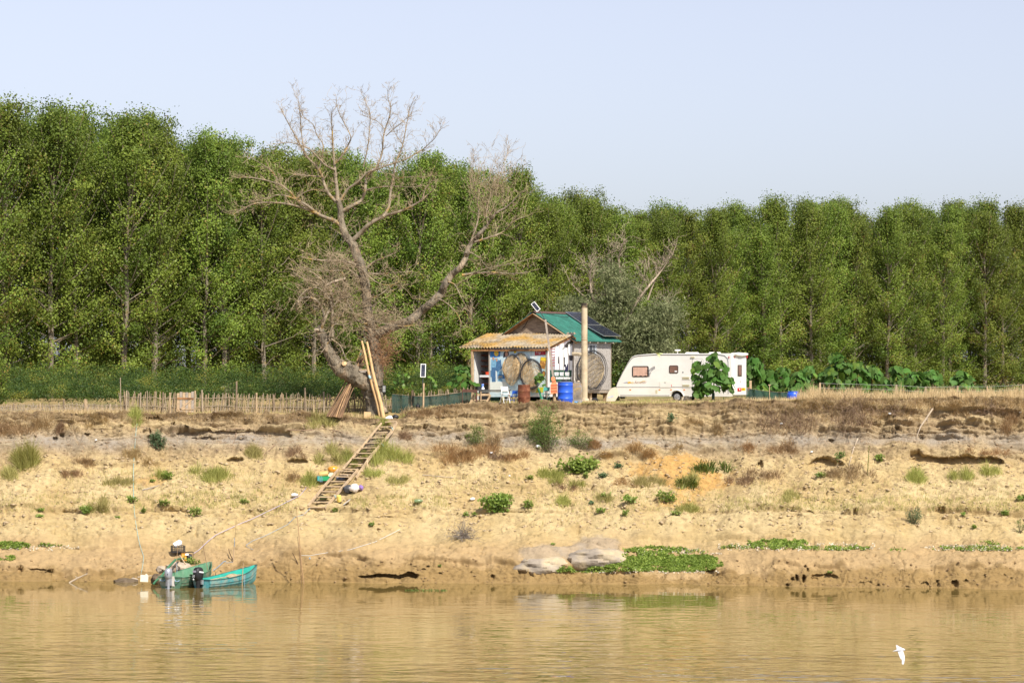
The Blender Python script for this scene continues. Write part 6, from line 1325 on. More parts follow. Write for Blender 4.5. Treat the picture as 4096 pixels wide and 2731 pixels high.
p = hit(*z3(1500, 575)); stick('pale mooring post wrapped with blue rope right of the boats', [(1500, 580), (1512, 400), (1525, 190)], [p.y, p.y, p.y], .035, wood_p, 'mooring_pole', [((1515, 200), (1520, 330), p.y - .05), ((1490, 575), (1420, 655), p.y - .06), ((1480, 570), (1380, 585), p.y - .05)])
stick('very thin tall twig beside the blue-roped post', [(1528, 190), (1540, 60), (1548, -150)], [p.y, p.y, p.y], .009, polem[0])
stick('crooked dark root left of the blue-roped post', [(1500, 545), (1470, 490), (1435, 410), (1432, 365)], [p.y - .1] * 4, .028, mat('dark_root', (.10, .06, .035), .9, .2))
pw_ = hit(1184, 2250); 
def stick_uv(label, pts, y, r, m, name='stick'):
    base = W(*pts[0], y); t = thing(name, label, 'pole', base); MB().tube([W(*q_, y) - base for q_ in pts], [r * (1 - .4 * k / (len(pts) - 1)) for k in range(len(pts))], 6).build('shaft', m, t, 60); return t
yw = float(CZ * F / (2334 - HV)) - .05
stick_uv('tall thin pole at the waterline below the steps', [(1216, 2345), (1205, 2240), (1195, 2130), (1185, 2025)], yw, .030, polem[1], 'mooring_pole'); stick_uv('shorter red stick crossing the tall thin pole', [(1206, 2340), (1202, 2250), (1190, 2145)], yw - .03, .022, polem[0])
stick_uv('slanting dark stick left of the tall thin pole', [(1203, 2280), (1185, 2240), (1170, 2210)], hit(1190, 2250).y - .05, .028, mat('dark_root', ()))
t = thing('rope_line', 'pale rope stretched from the tall pole over the sand', 'rope', W(1206, 2220, yw)); q0 = t.location.copy(); rp = [W(1206, 2220, yw), W(1240, 2221, yw + .4), hit(1300, 2214) + Vector((0, -.05, .05)), hit(1400, 2200) + Vector((0, -.05, .04)), hit(1500, 2170) + Vector((0, -.04, .05)), hit(1600, 2120) + Vector((0, -.04, .05))]
MB().tube([p - q0 for p in rp], .012, 4).build('line', mat('pale_rope', (.55, .58, .58), .8, .1), t)
mb = MB().lathe([(.02, -.10), (.04, -.06), (.03, .0)], 8); mb.build('knot', rope_b, t, loc=W(1239, 2228, yw + .35) - q0)
# bank gear: crate with canister, generator, hose, rocks
b0 = hit(*z3(645, 420)); t = thing('black_crate', 'black plastic crate holding a white canister', 'crate', b0 + Vector((0, -.3, 0)), R_(20))
bl_ = mat('crate_black', (.03, .03, .035), .6, .15)
for k in range(5):
    z = .02 + k * .085
    for s_ in (-1, 1): MB().box((0, s_ * .20, z), (.70, .015, .022)).build('slat', bl_, t); MB().box((s_ * .35, 0, z), (.015, .38, .022)).build('slat', bl_, t)
for k in range(8):
    for s_ in (-1, 1): MB().box((-.34 + k * .097, s_ * .20, .19), (.016, .012, .36)).build('rib', bl_, t)
for k in range(5):
    for s_ in (-1, 1): MB().box((s_ * .35, -.18 + k * .09, .19), (.012, .016, .36)).build('rib', bl_, t)
MB().box((0, 0, .012), (.68, .38, .012)).build('floor', bl_, t)
tag(MB().lathe([(.05, -.24), (.15, -.22), (.16, -.1), (.16, .16), (.13, .21), (.05, .22), (.045, .26)], 16, rot=Matrix.Rotation(R_(80), 3, 'Y')).build('canister', plastic_w, None, 50, loc=b0 + Vector((-.02, -.32, .46)), rot=(0, R_(-18), R_(20))), 'white canister lying in the black crate', 'canister')
b0 = hit(*z3(780, 560)) + Vector((0, -.25, 0)); t = thing('generator', 'orange and black framed pump motor on the shore', 'generator', b0, R_(15))
org = mat('orange_casing', (.72, .33, .05), .5, .2, 6)
for s_ in (-.2, .2): MB().tube([(-.32, s_, .02), (-.32, s_, .48), (.33, s_, .50), (.33, s_, .02)], .02, 6, closed=True).build('frame_hoop', rub, t, 60)
for x in (-.32, .33):
    for z in (.03, .49): MB().tube([(x, -.2, z), (x, .2, z)], .018, 6).build('frame_bar', rub, t)
MB().box((-.17, 0, .25), (.28, .34, .42), taper=.85).build('tank', org, t); MB().lathe([(.15, -.14), (.16, 0), (.14, .12), (.06, .14)], 16, rot=Matrix.Rotation(R_(90), 3, 'Y')).build('engine', black_p, t, 40, loc=(.14, 0, .24)); MB().box((-.02, -.19, .38), (.18, .02, .10)).build('label_plate', plastic_w, t)
t = thing('hose', 'thick green suction hose over the rock into the river', 'hose', Z3(690, 530, 152.6)); q0 = t.location.copy(); MB().tube([p - q0 for p in [hit(*z3(740, 540)) + Vector((0, -.15, .08)), Z3(640, 530, 152.2), Z3(590, 545, 151.6), Z3(545, 590, 151.0), Z3(490, 650, 150.6), Z3(430, 730, 150.2), Z3(370, 800, 149.8), Z3(290, 870, 149.6), Z3(250, 920, 149.6)]], .062, 8).build('pipe', mat('green_hose', (.05, .16, .08), .6, .15), t, 60)
b0 = Z3(700, 520, 151.8); t = thing('plank', 'short pale plank propped at the generator', 'plank', b0); MB().bar(Z3(660, 465, 151.9) - b0, Z3(752, 610, 151.6) - b0, .06, .04).build('board', wood_p, t); MB().bar(Z3(668, 478, 151.88) - b0, Z3(676, 488, 151.86) - b0, .075, .05).build('end_band', wood_g, t)
# hose/rope from the steps down to the generator
hp_ = [(1780, 1680), (1560, 1690), (1560, 1692), (1190, 1992), (1110, 2030), (1010, 2078), (930, 2110), (870, 2140), (830, 2170), (800, 2200), (780, 2212)]
q = [hit(1225, 1955) + Vector((0, -.05, .06))] + [hit(u, v) + Vector((0, -.05, .06)) for u, v in [(1200, 1985), (1160, 2005), (1110, 2030), (1060, 2054), (1010, 2078), (970, 2094), (930, 2112), (895, 2128), (865, 2142), (838, 2163), (815, 2184), (795, 2204), (775, 2216)]]
t = thing('hose', 'long lavender hose running from the steps to the generator', 'hose', q[0]); MB().tube([p - q[0] for p in q], .018, 6).build('pipe', mat('lavender_hose', (.44, .38, .46), .6, .12), t, 60)
q = [hit(u, v) + Vector((0, -.04, .04)) for u, v in [(1240, 2035), (1215, 2060), (1180, 2070), (1150, 2100), (1110, 2120), (1060, 2145), (1010, 2165), (985, 2182), (988, 2188), (1012, 2200)]]
t = thing('rope_line', 'tangled blue rope lying on the sand below the steps', 'rope', q[0]); MB().tube([p - q[0] for p in q], .010, 5).build('line', rope_b, t, 60)
q = [hit(u, v) + Vector((0, -.04, .04)) for u, v in [(905, 2245), (895, 2248), (880, 2262), (865, 2275), (852, 2284)]]
t = thing('rope_line', 'frayed blue mooring rope at the teal boat bow', 'rope', q[0]); MB().tube([p - q[0] for p in q], .016, 5).build('line', rope_b, t, 60)
rope_t = mat('teal_rope', (.30, .50, .48), .8, .1); q = [hit(u, v) + Vector((0, -.06, .02)) for u, v in [(553, 1668), (545, 1720), (540, 1790), (535, 1860), (534, 1920), (535, 1985), (538, 2050), (545, 2100), (552, 2140), (560, 2180), (575, 2225), (572, 2260), (565, 2295)]]
t = thing('rope_line', 'thin blue-green rope hanging down the bank left of the boats', 'rope', q[0]); MB().tube([p - q[0] for p in q], .013, 4).build('line', rope_t, t, 60)
# rocks
def rock(label, c, rx_, ry, rz_, m, seed, name='rock', cat='rock', sink=.25):
    rs = np.random.RandomState(seed); n1, n2 = (40, 24) if rx_ > 1 else (18, 11); V_ = []; Fs = []
    for i in range(n2 + 1):
        ph = math.pi * (i / n2 - .5)
        for j in range(n1):
            th_ = 2 * math.pi * j / n1; d = np.array([math.cos(ph) * math.cos(th_), math.cos(ph) * math.sin(th_), math.sin(ph)])
            k = 1 + (.16 if rx_ > 1 else .30) * float(fbm(np.array(d[0] * 1.6 + seed + d[2]), np.array(d[1] * 1.6 + d[2] * 1.3), 4, seed % 50)); V_.append((d[0] * rx_ * k, d[1] * ry * k, d[2] * rz_ * k + rz_ * (1 - sink * 2)))
    for i in range(n2):
        for j in range(n1): Fs.append((i * n1 + j, i * n1 + (j + 1) % n1, (i + 1) * n1 + (j + 1) % n1, (i + 1) * n1 + j))
    return tag(MB().add(V_, Fs).build(name, m, None, 40, loc=c), label, cat)
rk = mat('shore_rock', (.40, .33, .25), .9, .3, 4, bump=.03); rkd = mat('dark_wet_mud', (.13, .095, .06), .8, .35, 6, bump=.04)
def at0(a, b_): u, v = z3(a, b_); p = hit(u, v); return p
rock('large brown boulder behind the green boat', Z3(650, 715, 152.6), .66, .4, .30, rk, 11); rock('smaller grey-brown boulder under the green hose', Z3(370, 715, 152.6), .26, .25, .18, rk, 12); rock('dark wet mud lump left of the green boat', Z3(310, 900, 151.6), .34, .35, .30, rkd, 13)
rock('flat dark mud heap at the waterline left of the canister', Vector((W(502, 2325, 153.2).x, 153.2, -.12)), .60, .5, .22, rkd, 14); rock('small pale stone by the washed-up canister', Vector((W(535, 2310, 153.4).x, 153.4, .02)), .22, .14, .12, rk, 15)
clay = mat('grey_clay', (.29, .245, .195), .95, .2, 2.2, bump=.06, bsc=5, col2=(.46, .37, .23), sc2=.8, th=(.46, .66))
rock('taller grey clay mound behind the creeping plants', hit(2390, 2236) + Vector((0, 1.0, -.12)), 1.85, 1.5, .70, clay, 21, 'clay_mound', 'mound', .5)
rock('lower grey clay mound at the left of its pair', hit(2165, 2262) + Vector((0, 1.0, -.12)), 1.75, 1.4, .58, clay, 25, 'clay_mound', 'mound', .5)
tag(MB().box((0, 0, .15), (.40, .3, .34)).lathe([(.05, .0), (.05, .06)], 10, c=(.1, 0, .32)).build('canister', mat('cream_plastic', (.72, .66, .52), .5, .06), None, loc=Z3(102, 870, 149.9) - Vector((0, 0, .02)), rot=(0, R_(3), R_(10))), 'square cream canister floating beside the mud heap', 'canister')
t = thing('driftwood', 'pale drift branch sticking out of the water at left', 'branch', W(285, 2322, 152.6)); MB().tube([(-.1, 0, -.1), W(310, 2311, 152.6) - t.location, W(350, 2293, 152.6) - t.location], [.05, .045, .03], 7).build('limb', pale_m, t, 60); MB().tube([W(312, 2310, 152.6) - t.location, W(300, 2303, 152.6) - t.location], [.03, .015], 5).build('stub', pale_m, t)
stick('thin drift pole lying behind the cream canister', [(0, 812), (90, 800), (230, 788)], [151.0, 151.2, 151.4], .035, pale_m, 'driftwood')
# ------------------------------------------------------------------ the gull
gp_ = W(3583, 2602, 100.); gw = mat('gull_white', (.52, .53, .56), .7, .04); t = thing('gull', 'white gull flying low over the river', 'bird', gp_)
PX = lambda a, b_, d=0: W(3500 + a * .16736, 2550 + b_ * .16736, 100 + d) - gp_
mb = MB(); pts = [PX(425, 318, -.02), PX(480, 306, -.01), PX(540, 296), PX(590, 290), PX(640, 284), PX(680, 276), PX(705, 282), PX(722, 290)]; mb.tube(pts, [.006, .022, .045, .062, .062, .045, .03, .006], 10); body_ = mb.build('body', gw, t, 60)
def wing(P_, th=.012):
    mb = MB(); n = len(P_); V_ = []
    for a, b_ in P_: d = (b_ - a); mid = a.lerp(b_, .3); V_ += [a, mid + Vector((0, -th, th)), b_, mid + Vector((0, th, -th))]
    for i in range(n - 1):
        for j in range(4): mb.f.append((i * 4 + j, i * 4 + (j + 1) % 4, (i + 1) * 4 + (j + 1) % 4, (i + 1) * 4 + j)); mb.m.append(0)
    mb.f.append((3, 2, 1, 0)); mb.f.append(tuple((n - 1) * 4 + j for j in range(4))); mb.m += [0, 0]; mb.v = [tuple(v) for v in V_]; return mb
wing([(PX(665, 290), PX(540, 305)), (PX(695, 380, -.14), PX(570, 400, -.12)), (PX(712, 440, -.24), PX(605, 490, -.2)), (PX(708, 520, -.3), PX(645, 530, -.28)), (PX(695, 600, -.36), PX(640, 610, -.36)), (PX(675, 640, -.4), PX(655, 630, -.4))]).build('wing', gw, t, 60)
wing([(PX(640, 270), PX(520, 300)), (PX(638, 225, .16), PX(515, 245, .14)), (PX(580, 205, .26), PX(508, 200, .24)), (PX(530, 172, .33), PX(500, 172, .33))]).build('wing', gw, t, 60)
MB().tube([PX(720, 289), PX(738, 294)], [.008, .002], 6).build('beak', mat('gull_beak', (.25, .08, .04), .5, .1), t)
# ------------------------------------------------------------------ the steps down the bank
def z5(a, b_): return (1150 + a * .2551, 1640 + b_ * .2551)
def H5(a, b_, lift=.0): return hit(*z5(a, b_)) + Vector((0, 0, lift))
lad_m = mat('ladder_wood', (.47, .35, .22), .85, .25, 5, col2=(.36, .27, .18), sc2=3)
yT, yM, yB_ = hit(*z5(1600, 300)).y - .15, hit(*z5(950, 960)).y - .35, hit(*z5(440, 1530)).y - .1
yL = lambda b_: float(np.interp(b_, [180, 940, 1530], [yT, yM, yB_]))
def L5(a, b_, dy=0): u, v = z5(a, b_); return W(u, v, yL(b_) + dy)
steps = thing('wooden_steps', 'long wooden ladder steps leading down the bank', 'steps', L5(440, 1535)); so = steps.location.copy()
for pts, w_ in [([(1475, 200), (1150, 590), (860, 925)], .10), ([(1715, 185), (1640, 330), (1300, 730), (1075, 1060)], .17), ([(800, 925), (560, 1210), (300, 1530)], .15), ([(1110, 930), (860, 1215), (590, 1540)], .16)]:
    for i in range(len(pts) - 1): MB().bar(L5(*pts[i]) - so, L5(*pts[i + 1]) - so, .05, w_).build('rail', lad_m, steps)
TR = [(185, 1530, 1700, -12), (262, 1455, 1640, -8), (350, 1370, 1575, -8), (434, 1295, 1510, -8), (516, 1230, 1440, -8), (590, 1160, 1385, -6), (672, 1085, 1320, 2), (748, 1020, 1260, 2), (842, 975, 1180, 4), (918, 880, 1090, 6), (950, 815, 1040, 8), (1003, 820, 1000, 6), (1038, 745, 970, 6), (1112, 675, 910, 4), (1192, 605, 835, 4), (1272, 535, 770, 4), (1358, 465, 705, 2), (1438, 400, 640, 2), (1520, 325, 570, 2)]
for b_, a0, a1, sl_ in TR:
    p0, p1 = L5(a0, b_), L5(a1, b_ + sl_); MB().bar(p0 - so, p1 - so, .26, .05).build('tread', lad_m, steps)
    for p, q_ in ((p0, 1), (p1, -1)): MB().box(p - so + Vector((q_ * .05, .05, -.07)), (.05, .18, .09)).build('cleat', lad_m, steps)
MB().bar(L5(1250, 765, -.1) - so, L5(1248, 1040, -.05) - so, .06, .06).build('prop', wood_p, steps); MB().bar(L5(1410, 840, .1) - so, L5(1365, 1055, .1) - so, .05, .05).build('prop', wood_p, steps)
for a, b_ in ((1640, 285), (1490, 540), (745, 1345)): MB().tube([L5(a - 14, b_ - 16, -.08) - so, L5(a + 8, b_, -.1) - so, L5(a + 14, b_ + 26, -.08) - so], .02, 5).build('rope_tie', mat('teal_rope', ()), steps)
# litter round the steps
def lump(label, a, b_, rx_, ry, rz_, m, seed, name, cat, dy=-.15): p = H5(a, b_); p.y += dy; return rock(label, p, rx_, ry, rz_, m, seed, name, cat, .1)
b0 = H5(722, 975) + Vector((0, -.25, .0)); t = thing('buoy', 'round orange float behind the steps', 'buoy', b0); mb = MB().lathe([(.03, 0), (.16, .02), (.24, .10), (.26, .19), (.23, .28), (.13, .35), (.03, .37)], 18); mb.v = [(x * 1.2, y, z) for x, y, z in mb.v]; mb.build('body', mat('orange_plastic', (.72, .30, .04), .45, .12, 3), t, 50); MB().lathe([(.04, 0), (.04, .03)], 10, rot=Matrix.Rotation(R_(90), 3, 'X')).build('cap', plastic_w, t, loc=(.05, -.26, .24))
b0 = H5(560, 1110) + Vector((0, -.2, .02)); t = thing('toolbox', 'green plastic box with a tan canister on top beside the steps', 'box', b0, R_(12)); MB().box((0, 0, .13), (.62, .34, .24), taper=1.06).build('box', mat('green_plastic', (.02, .30, .12), .5, .12), t); MB().box((-.30, -.02, .14), (.06, .36, .26)).build('end_panel', mat('teal_plastic2', (.06, .34, .38), .5, .1), t); MB().lathe([(.03, -.26), (.14, -.25), (.16, -.2), (.16, .2), (.14, .25), (.05, .27)], 16, rot=Matrix.Rotation(R_(82), 3, 'Y')).build('canister', mat('tan_plastic', (.55, .37, .13), .5, .1), t, 50, loc=(.02, 0, .37)); 
for x in (-.22, -.12): MB().tube([(x, -.19, .3), (x - .02, -.2, .0), (x + .05, -.2, -.06), (x + .08, -.19, .2)], .012, 5).build('rope', rope_b, t)
b0 = H5(690, 1040) + Vector((0, -.1, 0)); mb = MB().box((0, 0, .09), (.36, .3, .16), taper=.8).box((0, 0, .2), (.2, .2, .06)); tag(mb.build('tub', mat('pale_green_plastic', (.62, .68, .46), .5, .1), loc=b0), 'pale green tub half under the steps', 'tub')
lump('blue-grey bag under the treads', 840, 1090, .26, .18, .10, mat('blue_grey_bag', (.16, .20, .32), .6, .35, 8), 31, 'bag', 'bag', -.05); lump('white plastic bag under the treads', 895, 1050, .20, .15, .09, plastic_w, 32, 'bag', 'bag', -.05)
lump('charcoal rubbish bag at the foot of the steps', 950, 1290, .30, .22, .22, mat('charcoal_bag', (.06, .06, .065), .4, .35, 9, bump=.02), 33, 'rubbish_bag', 'bag'); lump('white knotted rubbish bag beside the charcoal one', 1055, 1265, .28, .2, .22, mat('white_bag', (.72, .66, .62), .5, .12, 9, bump=.02), 34, 'rubbish_bag', 'bag', -.2); lump('small purple and grey bag at the end of the rubbish', 1150, 1240, .15, .14, .13, mat('purple_bag', (.26, .16, .42), .5, .4, 7), 35, 'rubbish_bag', 'bag')
b0 = H5(812, 1460) + Vector((0, -.12, 0)); t = thing('float_cylinder', 'yellow and black cylinder float below the rubbish bags', 'float', b0); Rt = Matrix.Rotation(R_(28), 3, 'X'); MB().lathe([(.10, .14), (.125, .15), (.125, .46), (.10, .5), (.04, .5)], 18, rot=Rt).build('upper', mat('yellow_plastic', (.72, .55, .14), .5, .1), t, 40); MB().lathe([(.03, .0), (.10, .02), (.13, .06), (.13, .149)], 18, rot=Rt).build('lower', black_p, t, 40)
b0 = H5(940, 1480); tag(MB().bar((-.22, -.05, -.05), (.16, .0, .25), .32, .02).bar((-.2, -.06, -.05), (.14, -.02, .23), .02, .03).build('sheet', mat('grey_sheet', (.55, .54, .52), .6, .08), loc=b0 + Vector((0, -.05, .05))), 'flat grey sheet lying right of the yellow float', 'sheet')
for (a, b_, lab) in [(560, 1400, 'green glass jar lying between the lowest treads'), (1905, 1680, 'clear bottle lying in the sand right of the steps')]:
    b0 = H5(a, b_ if b_ < 1600 else 1500); 
    if b_ > 1600: b0 = hit(1672, 2010)
    tag(MB().lathe([(.05, -.2), (.10, -.19), (.11, -.1), (.11, .12), (.05, .2), (.04, .27)], 14, rot=Matrix.Rotation(R_(86), 3, 'Y')).build('jar', mat('green_glass', (.16, .22, .10), .12, .2, spec=.6), None, 50, loc=b0 + Vector((0, -.12, .1))), lab, 'jar')
for (u, v, lab, s_) in [(1178, 1985, 'white crushed bottle left of the steps by the hose', .28), (1965, 1814, 'white litter scrap under the dry tussock', .16), (2153, 1790, 'white plastic scrap caught in the tall green bush', .22), (3246, 1810, 'small white scrap under the right tussocks', .12), (3125, 1698, 'white scrap in the brown brush at right', .14), (1890, 2000, 'clear bottle resting in the leafy bush', .22), (4080, 1652, 'white scrap at the far right of the cliff', .14), (3558, 1658, 'pale round stone in the cliff at right', .16), (385, 1762, 'white shell on the grey layer at left', .10), (2038, 1905, 'tiny white scrap on the sand below the tussock', .10)]:
    p = hit(u, v) + Vector((0, -.1, .02)); rock(lab, p, s_ * .62, s_ * .4, s_ * .34, mat('litter_white', (.74, .75, .76), .5, .15, 9), int(u) % 97, 'plastic_scrap', 'litter', .1)
# roots and drift sticks on the bank
def wig(label, pts, r, m, name='root', cat='root', off=.06):
    P_ = [hit(u, v) + Vector((0, -off, .02)) for u, v in pts]; t = thing(name, label, cat, P_[0]); Q_, q_ = smooth_path([p - P_[0] for p in P_], [r * (1 - .6 * k / (len(P_) - 1)) for k in range(len(P_))], 4); MB().tube(Q_, q_, 6).build('stem', m, t, 60)
    for k in range(3):
        i = rng.randrange(2, len(Q_)); e = Q_[i] + Vector((rng.uniform(-.25, .25), -.05, rng.uniform(-.4, .05))); MB().tube([Q_[i], Q_[i].lerp(e, .5) + Vector((rng.uniform(-.05, .05), -.03, 0)), e], [r * .4, r * .3, r * .1], 4).build('rootlet', m, t, 60)
rt_m = mat('root_brown', (.25, .17, .11), .9, .3, 6)
wig('pale root along the left overhang', [(690, 1728), (740, 1724), (785, 1720)], .035, rt_m); wig('long root under the left brow near the steps', [(840, 1724), (900, 1722), (960, 1715), (985, 1720)], .045, rt_m); wig('forked root hanging above the grey layer', [(945, 1722), (942, 1750), (930, 1780)], .03, rt_m); wig('curled root end near the green shrub', [(800, 1735), (790, 1755), (775, 1800)], .022, rt_m)
wig('root crossing the left cliff toward the steps', [(1150, 1720), (1230, 1722), (1300, 1716), (1370, 1730)], .04, rt_m); wig('slanting stick shadowing the grey layer', [(1100, 1780), (1080, 1800), (1060, 1815)], .03, rt_m); wig('long bleached branch hanging down the right cliff', [(3730, 1635), (3700, 1680), (3680, 1710), (3665, 1750)], .06, pale_m, 'dead_branch', 'branch', .12); wig('pale stalk bundle below the brown thicket', [(3430, 1755), (3412, 1800), (3395, 1865)], .05, pale_m, 'dead_branch', 'branch', .1); wig('straight weathered stick on the left slope', [(570, 1960), (610, 1950), (640, 1940)], .045, wood_g, 'driftwood', 'branch'); wig('dark thin stick left of the middle slope', [(480, 1980), (510, 1985), (535, 1990)], .02, rt_m, 'driftwood', 'branch'); wig('pale stick on the sand right of the steps', [(1690, 1900), (1760, 1906), (1815, 1910)], .035, pale_m, 'driftwood', 'branch'); wig('thin dark branch at the right ledge', [(3190, 1985), (3250, 1992), (3310, 1998)], .02, rt_m, 'driftwood', 'branch')
# leafless uprooted bush
b0 = hit(1850, 2150) + Vector((0, -.1, 0)); t = thing('dead_bush', 'leafless grey uprooted bush lying on the sand', 'bush', b0); mb = MB()
for k in range(70):
    a = rng.uniform(0, 6.28); el = rng.gauss(.1, .55); L_ = rng.uniform(.3, 1.0); d = Vector((math.cos(a) * math.cos(el), -abs(math.sin(a)) * .35 * math.cos(el), math.sin(el))); grow(Vector((rng.gauss(0, .08), 0, .18 + rng.gauss(0, .06))), d, L_, .014, 1, mb)
for k in range(22): d = Vector((rng.gauss(.5, .5), -.5, rng.gauss(-.55, .2))).normalized(); grow(Vector((0, 0, .15)), d, rng.uniform(.5, 1.3), .014, 1, mb)
for k in range(10): d = Vector((rng.gauss(-.15, .25), -.1, 1)).normalized(); grow(Vector((0, 0, .2)), d, rng.uniform(.4, .9), .014, 1, mb)
tag(mb.build('twigs', mat('grey_twig', (.22, .19, .16), .9, .2), t), kind='stuff'); MB().lathe([(.02, -.05), (.12, .1), (.10, .22), (.03, .28)], 9).build('root_stock', mat('dark_root', ()), t)
# ------------------------------------------------------------------ vegetation on the bank
dry_m = leafmat('dry_grass', (.44, .32, .17), (.70, .55, .32), None, .8, .35, .12, .2)
brn_m = leafmat('brown_brush', (.34, .24, .145), (.60, .46, .28), None, .85, .3, .12, .2)
grn_m = leafmat('green_grass', (.25, .27, .06), (.53, .52, .17), (.62, .51, .25), .6, .35, .15, .3)
olv_m = leafmat('olive_grass', (.26, .24, .08), (.52, .46, .18), (.62, .50, .25), .7, .3, .12, .25)
shr_m = leafmat('shrub_leaf', (.07, .13, .028), (.20, .29, .07), None, .6, .35, .12, .3)
blu_m = leafmat('bluegreen_leaf', (.055, .11, .05), (.15, .24, .11), None, .6, .3, .10, .3)
wed_m = leafmat('weed_leaf', (.12, .195, .032), (.30, .39, .085), None, .5, .4, .15, .35)
wil_m = leafmat('willow_leaf', (.11, .14, .055), (.29, .32, .16), None, .6, .35, .1, .2)
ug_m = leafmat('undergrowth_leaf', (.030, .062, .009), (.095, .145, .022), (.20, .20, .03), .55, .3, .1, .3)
def npv(p): return np.array((p.x, p.y, p.z))
def scat(u, v, ru, rv, n, out=.02):
    P_ = []
    for _ in range(n):
        a = rng.uniform(0, 6.283); r = math.sqrt(rng.random()); uu, vv = u + ru * r * math.cos(a), v + rv * r * math.sin(a)
        p = hit(uu, vv); P_.append((p.x, p.y - out, p.z))
    return np.array(P_)
def tussock(label, u, v, ru, rv, h, m, n=260, w=.022, lean=.5, cat='grass tuft', name='grass_tussock', droop=.35, bias=(0, -.15, 0), group=None):
    n = int(n * 1.3); P_ = []; hh = []; off = []
    sub = [(rng.gauss(0, .45) * ru, rng.gauss(0, .4) * rv, rng.uniform(.5, 1.1)) for _ in range(max(3, int(ru / 13)))]
    base = npv(hit(u, v))
    for _ in range(n):
        su, sv, sh = rng.choice(sub); du, dv_ = rng.gauss(0, 7 + ru * .10), rng.gauss(0, 4 + rv * .14); p = hit(u + su + du, v + sv + dv_); P_.append((p.x, p.y - .02, p.z))
        k = math.exp(-(du / (9 + ru * .14)) ** 2); hh.append(h * sh * (.35 + .75 * k) * rng.uniform(.5, 1.1)); off.append((du / (9 + ru * .12)) * .45)
    B = np.array(P_); d = np.stack([np.array(off), np.zeros(n), np.zeros(n)], 1) + np.array(bias); t0 = nr.uniform(0, .9, n) * (.75 + .25 * nr.random_sample())
    V_, Q_, T_ = blades_np(B - base, np.array(hh), w * nr.uniform(.6, 1.1, n), lean, None, t0, droop, d); t = thing(name, label, cat, base, 0, group); tag(link('blades', mesh_np('blades', V_, Q_, m, tint=T_), t), kind='stuff'); return t
G1 = 'dry grass tussocks on the bank'; G2 = 'green grass clumps on the bank'
DRY = [(40, 1725, 95, 38, .75, 'tan tussock draping the cliff at far left'), (165, 1705, 48, 30, .8, 'tall tan tussock at the cliff brow, second from left'), (243, 1712, 26, 26, .5, 'narrow brown tussock hanging on the left cliff'), (530, 1822, 42, 26, .75, 'blond tussock on the grey layer left of the dark shrub'), (340, 1850, 62, 16, .45, 'low tan tussock on a ledge below the left grey layer'), (600, 1850, 40, 16, .4, 'reddish straw under the dark green shrub'), (290, 1900, 46, 22, .5, 'orange straw patch on the left slope'), (1190, 1825, 38, 22, .5, 'brown tuft over a small hollow left of the steps'), (1180, 1905, 40, 22, .5, 'blond tuft left of the green box'), (1060, 1690, 0, 0, 0, ''),
       (1820, 1815, 110, 36, .85, 'biggest rusty tussock spilling down right of the steps'), (1960, 1800, 90, 22, .6, 'rusty tussock under the slim green shrub'), (1975, 1745, 30, 48, .6, 'brown strand hanging right of the slim green shrub'), (1700, 1660, 90, 24, .55, 'straw fringe at the brow right of the steps'), (1620, 1745, 40, 22, .5, 'brown root tuft beside the top of the steps'), (2060, 1835, 70, 18, .5, 'rusty tuft at the foot of the tall green bush'), (2385, 1790, 50, 20, .55, 'small rusty tuft left of the sandy knob'), (2550, 1808, 62, 26, .8, 'rusty tussock crowning the sandy knob below the caravan'), (2460, 1825, 50, 14, .45, 'thin rusty fringe left of the sandy knob'), (2710, 1805, 26, 20, .5, 'small brown tuft on top of the orange straw heap'), (2860, 1740, 36, 34, .6, 'brown tuft hanging under the caravan rear'), (3015, 1795, 60, 14, .4, 'orange tuft above the square hollow'), (2770, 1690, 50, 16, .4, 'thin tan tuft in the cliff below the sapling'),
       (4050, 1700, 50, 60, .7, 'tan tussock hanging at the far right cliff'), (3980, 1808, 80, 12, .35, 'dry fringe over the long cave'), (3180, 1800, 90, 22, .5, 'tan tuft above the middle cave at right'), (3420, 1895, 120, 26, .55, 'pale brown dead weeds right of the middle cave'), (3060, 1905, 80, 20, .5, 'brown weeds on the slope left of the middle cave'), (2960, 1930, 60, 26, .5, 'brown weeds right of the reeds'), (400, 1690, 60, 20, .5, 'short straw fringe on the left brow'), (3840, 1635, 60, 26, .6, 'tan tuft at the brow behind the hanging branch'), (2250, 1950, 50, 16, .35, 'brown dry tuft below the leafy mound'), (2500, 1930, 60, 18, .35, 'thin dry grass left of the orange heap')]
for (u, v, ru, rv, h, lab) in DRY:
    if lab: tussock(lab, u, v, ru, rv, h, dry_m if 'tan' in lab or 'blond' in lab or 'straw' in lab else brn_m if 'brown' in lab else leafmat('rusty_grass', (.46, .30, .145), (.68, .51, .27), None, .8, .35, .12, .2), int(60 + ru * rv * .16 + ru * 1.6), .024, .55, droop=.7, bias=(0, -.35, -.15), group=G1)
BR = [(3150, 1700, 120, 48, 1.0, 'wide brown thorny thicket on the cliff right of the caravan'), (3410, 1670, 90, 66, 1.1, 'dark tangled thicket hanging in the right cliff'), (3590, 1650, 80, 16, .6, 'grey-brown brush along the right brow'), (3960, 1645, 70, 16, .55, 'brown brush under the far right brow'), (1990, 1830, 40, 10, .3, 'twiggy brown scrub between the two green bushes')]
